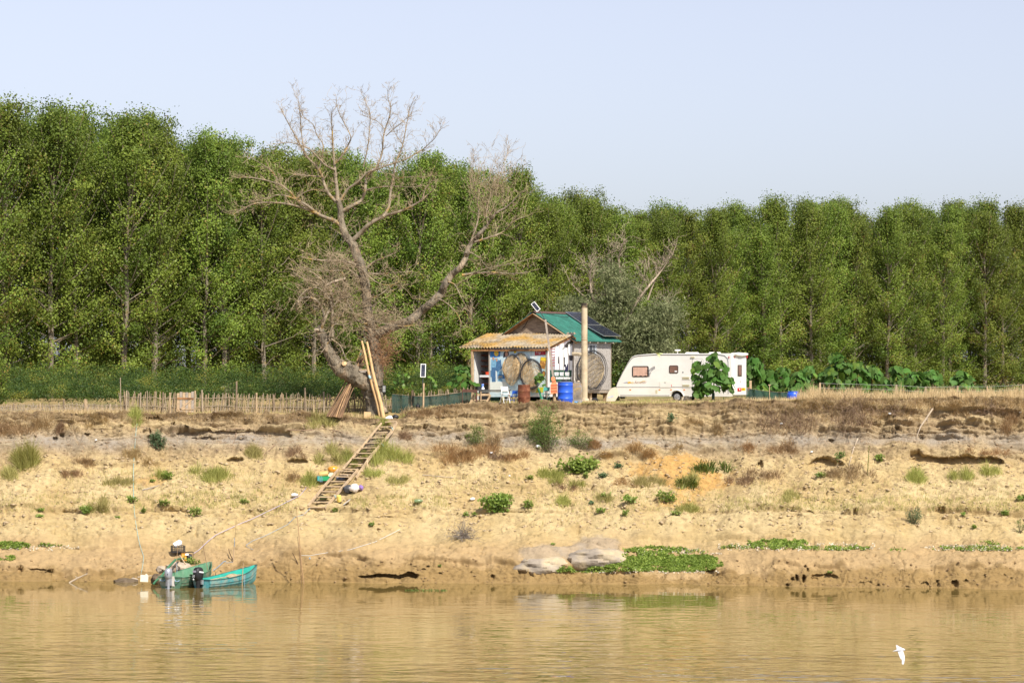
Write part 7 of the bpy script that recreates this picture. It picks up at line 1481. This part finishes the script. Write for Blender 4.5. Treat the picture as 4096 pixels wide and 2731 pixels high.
for (u, v, ru, rv, h, lab) in BR:
    b0 = hit(u, v); t = thing('thicket', lab, 'bush', b0); mb = MB()
    for k in range(int(70 + ru * rv * .012)):
        p = hit(u + rng.gauss(0, ru * .5), v + rng.gauss(0, rv * .5)) - b0; grow(p, Vector((rng.gauss(0, .6), -.5, rng.gauss(.5, .6))).normalized(), h * rng.uniform(.4, 1), .010, 1, mb)
    tag(mb.build('twigs', mat('thicket_twig', (.22, .15, .10), .9, .3, 2), t), kind='stuff'); B = scat(u, v, ru, rv, int(200 + ru * 2)); V_, Q_, T_ = blades_np(B - npv(b0), nr.uniform(.3, .9, len(B)) * h * .7, .02, .6, None, None, .5, (0, -.4, 0)); tag(link('dead_grass', mesh_np('dead_grass', V_, Q_, brn_m, tint=T_), t), kind='stuff')
GR = [(95, 1850, 62, 34, 1.15, grn_m, 'tall yellow-green weeds at the far left cliff'), (45, 1905, 55, 18, .55, olv_m, 'low olive grass below the far left weeds'), (860, 1905, 120, 24, .6, grn_m, 'broad green grass hummock on the left slope'), (475, 1930, 60, 14, .35, olv_m, 'flat olive grass patch left of the hanging rope'), (1045, 1818, 45, 26, .6, olv_m, 'olive grass clump under the left overhang'), (400, 2030, 55, 24, .45, olv_m, 'half dry grass beside the bright weed on the left slope'), (1290, 1690, 100, 22, .5, olv_m, 'olive grass hanging over the brow left of the steps'), (1350, 1815, 60, 34, .6, olv_m, 'olive weeds against the left rail of the steps'), (1545, 1825, 80, 30, .8, grn_m, 'green grass bush right of the steps'), (1232, 1930, 52, 22, .55, grn_m, 'green grass clump below the green box'), (1520, 1700, 40, 16, .3, grn_m, 'green turf at the head of the steps'), (1430, 1840, 36, 40, .4, grn_m, 'green grass growing between the treads'), (3680, 1915, 66, 20, .6, grn_m, 'yellow-green grass clump under the long cave, left one'), (3885, 1905, 66, 22, .65, grn_m, 'yellow-green grass clump under the long cave, right one'), (2210, 1905, 70, 18, .5, grn_m, 'yellow-green grass left of the leafy mound'), (2270, 1935, 60, 16, .4, grn_m, 'yellow-green grass below the leafy mound'), (1500, 1900, 44, 12, .35, grn_m, 'small green grass strip under the steps prop'), (1600, 1930, 50, 12, .4, olv_m, 'olive grass patch on the sand right of the steps'), (2260, 2010, 30, 16, .5, grn_m, 'thin green tuft right of the bottle bush'), (2740, 1940, 44, 26, .6, olv_m, 'olive grass at the foot of the orange heap'), (2600, 1930, 60, 16, .45, olv_m, 'dull olive grass left below the orange heap'), (2750, 2030, 70, 14, .35, grn_m, 'flat green grass below the reeds'), (2410, 2000, 30, 12, .4, olv_m, 'small olive tuft beside two bright weeds'), (530, 1665, 22, 44, .7, grn_m, 'green weed hanging over the brow at the thin post'), (545, 1710, 0, 0, 0, grn_m, ''), (3130, 1990, 60, 12, .4, olv_m, 'olive grass strip on the right slope'), (1290, 2000, 0, 0, 0, grn_m, '')]
for (u, v, ru, rv, h, m_, lab) in GR:
    if lab: tussock(lab, u, v, ru * 1.1, rv, h * 1.15, m_, int(120 + ru * rv * .22 + ru * 2), .024, .40, droop=.25, bias=(0, -.12, .0), group=G2)
# reeds: broad drooping blades
for (u, v, ru, rv, h, lab) in [(2830, 1885, 70, 22, 1.0, 'broad-bladed reeds right of the orange heap'), (2745, 1930, 36, 26, .9, 'small reed clump at the foot of the orange heap')]:
    tussock(lab, u, v, ru, rv, h, leafmat('reed_leaf', (.07, .12, .02), (.24, .30, .06), None, .5, .3, .1, .4), 150, .055, .6, 'reeds', 'reed_clump', 1.0, (0, -.3, 0))
# shrubs with leaves
def shrub(label, u, v, ru, hpx, m, n, ls, name='shrub', cat='shrub', asp=.5, up=.0, shape='oval', stems=7, depth=.5, flat=False):
    b0 = hit(u, v) + Vector((0, -.08, 0)); px = F / b0.y; rx_, hh = ru / px, hpx / px; t = thing(name, label, cat, b0)
    mb = MB(); C_ = []
    for k in range(stems):
        a = rng.uniform(-1, 1); e = Vector((a * rx_ * .9, rng.uniform(-.5, .2) * rx_ * depth * 2, hh * rng.uniform(.6, 1.0) * (1 - .35 * a * a))); mb.tube([(a * .03, 0, -.03), e * .5 + Vector((0, -.03, 0)), e], [.016, .012, .005], 4, caps=False)
        nn = n // stems
        for q_ in range(nn):
            f = rng.random() ** .7; c = e * (.18 + .86 * f); sp = rx_ * .30 * (1.15 - .5 * f); C_.append((c.x + rng.gauss(0, sp), c.y + rng.gauss(0, sp * depth), max(.01, c.z + rng.gauss(0, sp * .7))))
    mb.build('stems', mat('shrub_stem', (.14, .11, .06), .9, .2), t)
    C_ = np.array(C_); V_, Q_, T_ = leaves_np(C_, nr.uniform(.6, 1.2, len(C_)) * ls, asp, up, None, np.clip(.25 + .5 * C_[:, 2] / max(hh, .1) + nr.normal(0, .2, len(C_)), 0, .93)); tag(link('foliage', mesh_np('foliage', V_, Q_, m, tint=T_), t), kind='stuff'); return t
shrub('dark blue-green round shrub on the left cliff', 636, 1800, 34, 86, blu_m, 1300, .10, stems=9); shrub('tallest wispy green bush below the hut', 2195, 1808, 84, 185, shr_m, 4200, .14, asp=.22, up=1.2, stems=16); shrub('smaller wispy bush right of the tallest one', 2318, 1795, 48, 84, shr_m, 1200, .11, asp=.22, up=1.0, stems=10); shrub('slim green bush left of the tallest one', 1905, 1785, 40, 96, shr_m, 1200, .12, asp=.25, up=1.0, stems=9)
shrub('feathery blue-green bush on the lower right sand', 3650, 2095, 36, 74, blu_m, 900, .12, asp=.2, up=1.0, stems=9); shrub('tiny dark shrub sprouting from the cliff under the caravan', 2682, 1686, 22, 34, blu_m, 260, .10, stems=5); shrub('broad-leaved green mound below the tall bush', 2315, 1888, 76, 50, wed_m, 700, .20, asp=.9, stems=14); shrub('bright leafy bush with grey dead twigs on the sand', 1985, 2045, 58, 78, wed_m, 1100, .17, asp=.8, stems=12); shrub('wispy shrub at the far right waterline slope', 4080, 2130, 22, 60, shr_m, 260, .10, asp=.3, up=.8, stems=6); shrub('green weeds around the square hollow', 3360, 1850, 22, 60, shr_m, 220, .12, stems=5)
WEED = [(672, 1912, 32, 28, 'leafy weed under the green hummock at left'), (608, 1925, 11, 10, 'tiny weed left of the leafy one'), (345, 2052, 30, 32, 'bright leafy weed on the left ledge'), (162, 2045, 15, 14, 'small weed at the left ledge crack'), (160, 2066, 18, 9, 'flat weed below the small left one'), (528, 2005, 26, 22, 'weed where the hanging rope meets the slope'), (580, 2048, 15, 18, 'small bright weed right of the hanging rope'), (656, 2020, 22, 24, 'bright weed at the left end of the thin grass'), (782, 2060, 26, 36, 'taller bright weed at the ledge above the boats'), (980, 2010, 20, 14, 'low weed between the boats and the steps'), (472, 2070, 10, 8, 'tiny weed below the left ledge'), (1345, 2045, 14, 16, 'little weed at the foot of the steps'), (1490, 2100, 14, 12, 'lone weed on bare sand right of the steps'), (1865, 2062, 16, 14, 'weed left under the bright leafy bush'), (1898, 2060, 12, 12, 'weed in the middle under the bright leafy bush'), (2118, 1914, 16, 12, 'weed left of the leafy mound'), (2112, 2030, 22, 30, 'bright weed right of the bright leafy bush'), (2424, 1986, 18, 18, 'weed at the top of the cluster below the orange heap'), (2398, 2048, 20, 18, 'leftmost low weed of the cluster below the orange heap'), (2522, 2008, 30, 34, 'large bright weed of the cluster below the orange heap'), (2660, 2005, 36, 44, 'largest leafy weed in front of the reeds'), (2500, 2060, 16, 24, 'lowest weed of the cluster below the orange heap'), (2705, 2058, 22, 16, 'flat bright weed below the reeds'), (2366, 2018, 11, 16, 'small dark weed left of the cluster'), (2340, 1910, 14, 22, 'small weed hanging below the leafy mound'), (2410, 1908, 24, 18, 'blue-green weed right of the leafy mound'), (2465, 1868, 24, 14, 'dark weed under the sandy knob'), (3516, 1845, 20, 34, 'big-leaved rosette right of the middle cave'), (4012, 2058, 22, 20, 'bright weed on the right ledge'), (4086, 2000, 20, 28, 'bright weed at the right edge of the photo'), (3890, 2110, 16, 12, 'small weed on the lower right sand'), (3853, 2062, 10, 18, 'thin weed left of the right ledge weed'), (3280, 1905, 20, 20, 'green weed under the middle cave'), (3275, 1900, 0, 0, ''), (2850, 2110, 0, 0, ''), (2210, 2178, 10, 8, 'weed above the grey clay mound'), (3320, 2290, 10, 8, 'weed over the burrows at right'), (1760, 2264, 6, 8, 'tiny weed in the wet scarp by the burrows'), (760, 2252, 40, 16, 'green plants behind the green boat')]
for (u, v, ru, h, lab) in WEED:
    if lab: shrub(lab, u, v, ru, h, wed_m if 'dark' not in lab and 'blue' not in lab else blu_m, int(26 + ru * h * .22), .12, 'weed', 'weed', .8, .2, stems=5, depth=.6)
b0 = hit(3470, 1900); t = thing('tall_weed', 'single tall thin green stalk right of the middle cave', 'weed', b0); MB().tube([(0, -.05, 0), (.02, -.1, .8), (.08, -.1, 1.62)], [.02, .016, .006], 5).build('stem', wed_m, t)
C_ = np.array([(.05 * z + nr.normal(0, .03), -.1, z) for z in np.linspace(.2, 1.6, 60)]); V_, Q_, T_ = leaves_np(C_, .10, .35, 1.2); tag(link('foliage', mesh_np('foliage', V_, Q_, grn_m, tint=T_), t), kind='stuff')
# ------------------------------------------------------------------ ground cover nobody could count
def patch(name, lab, areas, m, h, w, lean, dens, mode='blade', ls=.1, droop=.2, bias=(0, -.1, 0)):
    """areas: (u0,u1,v0,v1,weight) bands on the bank"""
    P_ = []
    for (u0, u1, v0, v1, wt) in areas:
        if mode == 'leaf': u0, u1, v0, v1 = u0 - v0, u0 + v0, u1 - v1, u1 + v1
        n = int((u1 - u0) * (v1 - v0) * dens * wt)
        for _ in range(n):
            u, v = rng.uniform(u0, u1), rng.uniform(v0, v1)
            if mode == 'leaf' and ((2 * u - u0 - u1) / (u1 - u0)) ** 2 + ((2 * v - v0 - v1) / (v1 - v0)) ** 2 > 1 + .9 * float(pn(np.array(u / 28.), np.array(v / 9.), 6)): continue
            if float(pn(np.array(u / 45.), np.array(v / 16.), 3)) + .15 * wt < rng.uniform(-.3, .5): continue
            p = hit(u, v); P_.append((p.x, p.y - .02, p.z))
    B = np.array(P_)
    if mode == 'blade': V_, Q_, T_ = blades_np(B, nr.uniform(.4, 1.1, len(B)) * h, w, lean, None, None, droop, bias)
    else: V_, Q_, T_ = leaves_np(B + np.stack([nr.normal(0, .02, len(B)), -np.abs(nr.normal(0, .05, len(B))), np.abs(nr.normal(0, h, len(B)))], 1), nr.uniform(.6, 1.2, len(B)) * ls, .8)
    return tag(link(name, mesh_np(name, V_, Q_, m, tint=T_)), lab, kind='stuff')
patch('sparse_grass', 'thin green-yellow grass scattered over the sandy slopes', [(2900, 4120, 1990, 2045, 1.2), (640, 960, 1965, 2035, 1.5), (1400, 1800, 1985, 2040, 1.2), (0, 620, 1975, 2050, .7), (960, 1200, 1960, 2060, .9), (2100, 2900, 1960, 2050, .6), (3000, 4120, 1930, 1990, .35), (1560, 2100, 1900, 1990, .35), (200, 1200, 1880, 1960, .35), (2100, 2900, 2060, 2110, .12)], olv_m, .24, .018, .35, .045)
patch('dead_stalks', 'dry stalks scattered over the cliff and slope', [(0, 1500, 1690, 1900, .5), (1600, 3000, 1640, 1900, .15), (3000, 4120, 1640, 1930, .6), (0, 4096, 1900, 1980, .25)], brn_m, .28, .014, .7, .018)
patch('brow_grass', 'dry grass hanging over the brow of the bank', [(-60, 1480, 1652, 1688, 1.0), (1640, 2050, 1628, 1662, .9), (2050, 3150, 1612, 1632, .5), (3180, 4140, 1592, 1640, 2.2), (3250, 3700, 1640, 1690, 1.0), (3980, 4140, 1640, 1720, 1.0), (0, 330, 1690, 1730, .8), (2880, 3250, 1610, 1660, .8)], dry_m, .42, .018, .5, .05, droop=.9, bias=(0, -.45, -.2))
MATS_A = [(2370, 2276, 150, 12, 1.3), (2580, 2250, 170, 34, 2.6), (2740, 2252, 150, 34, 3.0), (2620, 2200, 130, 16, 1.6), (2790, 2206, 50, 9, .5), (2950, 2186, 70, 9, .6), (3110, 2176, 120, 20, 1.9), (3330, 2190, 150, 9, 1.4), (3610, 2197, 50, 5, .5), (3920, 2193, 190, 9, .8), (40, 2180, 80, 14, 1.9), (20, 2231, 46, 10, 1.7), (170, 2180, 90, 7, .6), (3950, 2175, 50, 15, .4), (2300, 2282, 90, 8, .8)]
patch('creeping_weed', 'low bright green creeping plants on the lower shelf', MATS_A, leafmat('creeper_leaf', (.13, .22, .03), (.34, .45, .09), None, .55, .4, .1, .3), .035, .02, .3, .30, 'leaf', .11)
patch('pale_crust', 'pale dead creeper crust along the lower shelf', [(2680, 2208, 210, 16, .9), (2450, 2284, 160, 9, 1.0), (2750, 2286, 140, 6, 1.0), (3200, 2186, 330, 16, 1.0), (3900, 2190, 220, 13, 1.1), (150, 2188, 170, 12, .9), (2560, 2262, 200, 26, .3)], leafmat('pale_crust', (.48, .42, .32), (.66, .60, .48), None, .9, .1, .1, .2), .02, .02, .3, .10, 'leaf', .09)
def clods(name, lab, n, area, smin, smax, m, flat=.7):
    P_ = []; 
    for _ in range(n):
        u, v = rng.uniform(area[0], area[1]), rng.uniform(area[2], area[3])
        if float(pn(np.array(u / 70.), np.array(v / 20.), 31)) < rng.uniform(-.7, .4): continue
        p = hit(u, v); P_.append((p.x, p.y, p.z))
    C_ = np.array(P_); n = len(C_); sz = smin + (smax - smin) * nr.random_sample(n) ** 3
    oc = np.array([[1, 0, 0], [-.9, .1, 0], [0, 1, 0], [.1, -1, .1], [0, .1, .8], [.1, 0, -.6]]); V_ = C_[:, None, :] + (oc[None] + nr.normal(0, .22, (n, 6, 3))) * sz[:, None, None] * np.array([1, 1, flat])
    fc = np.array([[0, 2, 4], [2, 1, 4], [1, 3, 4], [3, 0, 4], [2, 0, 5], [1, 2, 5], [3, 1, 5], [0, 3, 5]]); Q_ = (np.arange(n)[:, None, None] * 6 + fc[None]).reshape(-1, 3)
    return tag(link(name, mesh_np(name, V_.reshape(-1, 3), Q_, m)), lab, kind='stuff')
clod_m = mat('soil_clod', (.44, .335, .205), .95, .2, 3); clod_d = mat('soil_clod_dark', (.30, .22, .14), .95, .25, 3)
clods('soil_clods', 'crumbled soil clods lying over the sandy slope', 7500, (-60, 4160, 1820, 2130), .02, .15, clod_m); clods('cliff_crumbs', 'dark crumbs and broken lumps along the cliff', 2200, (-60, 4160, 1640, 1860), .02, .12, clod_d); clods('shore_lumps', 'wet mud lumps along the lower bank', 1500, (-60, 4160, 2230, 2345), .02, .11, mat('wet_clod', (.27, .18, .09), .85, .25, 3))
mb = MB()
for _ in range(900):
    u, v = rng.uniform(-40, 4140), rng.choice([rng.uniform(1690, 1800), rng.uniform(1800, 2080)]); p = hit(u, v) + Vector((0, -.03, .02)); a = rng.gauss(0, .5); L_ = rng.uniform(.1, .45); d = Vector((math.cos(a), rng.gauss(-.1, .2), math.sin(a))) * L_
    mb.tube([p, p + d * .5 + Vector((0, 0, rng.uniform(-.03, .03))), p + d], [.008, .007, .004], 3, caps=False)
tag(mb.build('twig_litter', mat('litter_twig', (.20, .14, .09), .9, .3)), 'small dead twigs and rootlets strewn over the bank', kind='stuff')
# turf and straw on the plateau, its lip, and the tall blond fringe at right
def plateau_grass(name, lab, spans, m, w, lean):
    P_ = []; Hs = []
    for (u0, u1, y0_, y1_, n, h) in spans:
        for _ in range(n):
            u = rng.uniform(u0, u1); j = int(np.clip(np.searchsorted(us, u), 1, len(us) - 1)); ye_ = Y[ROW_E, j]; y = ye_ + rng.uniform(y0_, y1_)
            if float(pn(np.array(u / 60.), np.array(y / .9), 9)) < rng.uniform(-.6, .35): continue
            p = onp(u, y, -.01); P_.append((p.x, p.y, p.z)); Hs.append(h * (.72 + .75 * float(pn(np.array(u / 55.), np.array(y / 2.), 19)) if h > .5 else 1))
    B = np.array(P_); V_, Q_, T_ = blades_np(B, np.array(Hs) * nr.uniform(.4, 1.15, len(B)), w, lean, None, None, .2); return tag(link(name, mesh_np(name, V_, Q_, m, tint=T_)), lab, kind='stuff')
plateau_grass('straw_fringe', 'dry blond grass along the top of the bank', [(3230, 4200, -.1, 5., 11000, .62), (3190, 3330, -.1, 3, 1400, .75), (-100, 480, -.1, 3.5, 3800, .32), (480, 1300, 1.2, 3.4, 3600, .30), (-100, 1500, -.15, .3, 2400, .28), (1640, 3230, -.15, .25, 2600, .20), (2900, 3240, -.1, 2.5, 900, .24), (2500, 2950, 1., 4, 500, .22)], dry_m, .018, .35)
plateau_grass('turf', 'short green turf on the flat ground', [(480, 1640, -.1, 3.0, 6500, .10), (1640, 2950, -.1, 2.5, 6500, .10), (-100, 480, .5, 3, 1200, .10), (2560, 2600, 1, 1.6, 200, .2)], grn_m, .022, .4)
# ------------------------------------------------------------------ green undergrowth behind the fences, and the wood's floor
def leaf_mass(name, lab, C_, ls, m, spread=.10):
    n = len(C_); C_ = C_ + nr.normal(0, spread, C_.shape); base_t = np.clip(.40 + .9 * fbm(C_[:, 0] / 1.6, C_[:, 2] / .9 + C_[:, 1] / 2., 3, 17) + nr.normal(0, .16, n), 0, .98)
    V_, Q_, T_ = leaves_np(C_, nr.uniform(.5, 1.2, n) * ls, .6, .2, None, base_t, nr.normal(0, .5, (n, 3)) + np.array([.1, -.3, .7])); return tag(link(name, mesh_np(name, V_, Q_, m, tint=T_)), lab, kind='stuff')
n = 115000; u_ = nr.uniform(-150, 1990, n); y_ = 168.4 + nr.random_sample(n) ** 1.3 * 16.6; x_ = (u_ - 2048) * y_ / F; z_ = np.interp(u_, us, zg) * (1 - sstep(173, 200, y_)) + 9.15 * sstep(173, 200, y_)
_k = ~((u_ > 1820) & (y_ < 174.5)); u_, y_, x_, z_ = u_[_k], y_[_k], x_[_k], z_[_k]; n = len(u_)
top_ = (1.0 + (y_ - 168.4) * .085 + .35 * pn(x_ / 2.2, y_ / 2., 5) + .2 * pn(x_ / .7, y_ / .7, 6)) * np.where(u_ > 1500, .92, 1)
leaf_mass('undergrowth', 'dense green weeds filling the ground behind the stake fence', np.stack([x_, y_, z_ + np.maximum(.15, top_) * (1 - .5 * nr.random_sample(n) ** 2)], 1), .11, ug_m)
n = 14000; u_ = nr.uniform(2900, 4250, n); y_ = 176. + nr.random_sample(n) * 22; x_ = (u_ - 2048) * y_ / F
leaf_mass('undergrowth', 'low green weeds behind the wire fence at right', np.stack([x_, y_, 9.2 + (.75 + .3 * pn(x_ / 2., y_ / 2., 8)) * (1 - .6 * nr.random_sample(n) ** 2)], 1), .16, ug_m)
n = 85000; s0 = nr.uniform(-10, LL + 10, n); o_ = nr.random_sample(n) ** 1.1 * 21 - 2; hm = (3.0 + 1.6 * pn(s0 / 3., o_ / 3., 12)) * np.where(o_ > 1, 1, .6)
leaf_mass('wood_floor_shrubs', 'dark shrubs and saplings on the floor of the wood', np.stack([A0.x + dl.x * s0 + nl.x * o_, A0.y + dl.y * s0 + nl.y * o_, 9.05 + np.maximum(.3, hm) * nr.random_sample(n) ** .8], 1), .22, leaf_p, .2)
# ------------------------------------------------------------------ broad-leaved plants in rows behind the nets
def row_plant(label, u, y, vt_, wpx, n, size, yel=.06, name='paulownia_plant', group=None):
    b0 = onp(u, y); px = F / y; hh = (W(u, vt_, y) - b0).z; sp = []
    for _ in range(n):
        f = rng.random() ** .75; r = wpx / 2 / px * (1.05 - .75 * f ** 2) ; a = rng.uniform(0, 6.283); rr_ = r * math.sqrt(rng.uniform(.15, 1)); sp.append(Vector((math.cos(a) * rr_, math.sin(a) * rr_ * .7, .22 * hh + .80 * hh * f)))
    return sapling(label, b0, sp, 0, size, group, yel, name)
GP = 'broad-leaved plants right of the caravan'
for k, (u, vt, wpx, lab) in enumerate([(3015, 1432, 110, 'broad-leaved plant touching the caravan rear'), (3075, 1478, 105, 'broad-leaved plant behind the cross-topped stake'), (3130, 1470, 110, 'broad-leaved plant left behind the half-hidden barrel'), (3190, 1490, 100, 'broad-leaved plant right behind the half-hidden barrel'), (3235, 1462, 100, 'broad-leaved plant left of the tallest one'), (3300, 1490, 110, 'low broad-leaved plant at the first wire post'), (3350, 1412, 130, 'tallest broad-leaved plant right of the caravan'), (3425, 1452, 110, 'broad-leaved plant just right of the tallest one'), (3485, 1462, 110, 'broad-leaved plant, second right of the tallest one'), (3590, 1466, 110, 'broad-leaved plant after the gap in the row'), (3660, 1488, 100, 'broad-leaved plant, third from the right end'), (3725, 1482, 110, 'broad-leaved plant, next to last at the right'), (3850, 1485, 105, 'lone broad-leaved plant at the right end of the row')]):
    row_plant(lab, u, 172.0 + (k % 3) * .9, vt, wpx, 58 if vt > 1440 else 84, .50, .07, group=GP)
row_plant('dark broad-leaved plant at the left corner of the hut', 1850, 169.5, 1462, 130, 60, .36, .02); row_plant('pale yellow-green sapling behind the first shade net', 1612, 169.0, 1488, 110, 34, .24, .9, 'young_sapling'); row_plant('pale yellow-green sapling right of the solar panel pole', 1720, 169.0, 1505, 90, 26, .24, .9, 'young_sapling')
# ------------------------------------------------------------------ half-dead willow behind the hut
wl0 = Vector(((2490 - 2048) * 178. / F, 178., 9.1)); wil = thing('willow_tree', 'grey-green half-dead willow between hut and caravan', 'tree', wl0)
mbw = MB(); C_ = []
def WP(u, v, d=0): return W(u, v, 178. + d) - wl0
for pts, r in [([(2490, 1590), (2485, 1400), (2480, 1250), (2484, 1120), (2475, 1030), (2500, 960)], .16), ([(2485, 1330), (2540, 1220), (2590, 1150), (2640, 1090), (2690, 1020)], .12), ([(2485, 1380), (2420, 1260), (2370, 1190), (2360, 1100), (2365, 1070)], .12), ([(2590, 1200), (2620, 1120), (2650, 1060)], .07), ([(2540, 1230), (2570, 1130), (2590, 1080)], .07), ([(2370, 1220), (2320, 1170), (2280, 1130)], .06), ([(2480, 1200), (2450, 1090), (2445, 1010)], .07), ([(2490, 1300), (2600, 1270), (2680, 1215)], .07)]:
    P_ = [WP(u, v, .8 * math.sin(i * 2.1 + u)) for i, (u, v) in enumerate(pts)]; Q_, q_ = smooth_path(P_, [r * (1 - .85 * i / (len(P_) - 1)) for i in range(len(P_))], 3); mbw.tube(Q_, q_, 6)
    for i in range(4, len(Q_)):
        for _ in range(3): grow(Q_[i], Vector((rng.gauss(0, .5), rng.gauss(0, .4), rng.gauss(.7, .4))).normalized(), rng.uniform(.5, 1.3), .014, 0, mbw)
mbw.build('branches', mat('willow_bark', (.34, .27, .20), .9, .3, 3), wil, 60)
for (cu, cvv, su, sv, n) in [(2430, 1330, 60, 70, 2600), (2540, 1330, 80, 60, 3600), (2480, 1180, 70, 60, 1900), (2620, 1310, 70, 60, 2600), (2660, 1250, 55, 40, 1300), (2350, 1240, 70, 30, 1200), (2500, 1420, 110, 40, 2800), (2300, 1220, 60, 24, 700), (2580, 1420, 90, 40, 2000), (2440, 1090, 50, 40, 600), (2640, 1400, 60, 40, 1300)]:
    for _ in range(n): p = WP(cu + rng.gauss(0, su * .55), cvv + rng.gauss(0, sv * .55), rng.gauss(0, .9)); C_.append((p.x, p.y, p.z))
C_ = np.array(C_ + [(x + rng.gauss(0, .25), y - abs(rng.gauss(0, .5)), z + rng.gauss(0, .25)) for x, y, z in C_]); V_, Q_, T_ = leaves_np(C_, nr.uniform(.16, .34, len(C_)), .24, .4, None, np.clip(.5 + .6 * fbm(C_[:, 0] / .6, C_[:, 2] / .5, 3, 23) + nr.normal(0, .15, len(C_)), 0, 1)); tag(link('crown', mesh_np('crown', V_, Q_, wil_m, tint=T_), wil), kind='stuff')
# leafy shrub at the left edge and by the fence
def bush(label, u, y, hm, rm, m, n, ls):
    b0 = onp(u, y); t = thing('shrub', label, 'shrub', b0); C_ = []; mb = MB()
    for k in range(10):
        e = Vector((rng.gauss(0, rm * .5), rng.gauss(0, rm * .4), hm * rng.uniform(.5, 1.0))); mb.tube([(0, 0, 0), e * .5, e], [.03, .02, .006], 4, caps=False)
        for _ in range(n // 10): f = rng.uniform(.2, 1.05); C_.append((e.x * f + rng.gauss(0, rm * .22), e.y * f + rng.gauss(0, rm * .2), e.z * f + rng.gauss(0, .16)))
    mb.build('stems', mat('shrub_stem', ()), t); C_ = np.array(C_); V_, Q_, T_ = leaves_np(C_, nr.uniform(.5, 1.1, len(C_)) * ls, .7); tag(link('foliage', mesh_np('foliage', V_, Q_, m, tint=T_), t), kind='stuff')
bush('leafy grey-green shrub cut by the left edge of the photo', -5, 170, 3.2, 1.0, leaf_p, 1500, .17); bush('thin pale-leaved sapling behind the stake fence', 915, 168.6, 1.5, .5, wil_m, 260, .14); bush('bright shrub at the wood edge behind the netted fence', 265, 196, 3.6, 1.6, leaf_p, 1800, .22)
bush('green shrub between the hut and the caravan nose', 2468, 175., 2.6, .9, ug_m, 1500, .18)
# floating water weed
b0 = Vector(((1700 - 2048) * 147. / F, 147., .01)); fl = []
for _ in range(160): fl.append((rng.uniform(-1.0, 1.1), rng.gauss(0, .12), abs(rng.gauss(0, .03))))
V_, Q_, T_ = leaves_np(np.array(fl), .09, .5); tag(link('water_weed', mesh_np('water_weed', V_, Q_, shr_m, tint=T_), None, b0), 'string of floating weed near the middle of the waterline', kind='stuff')
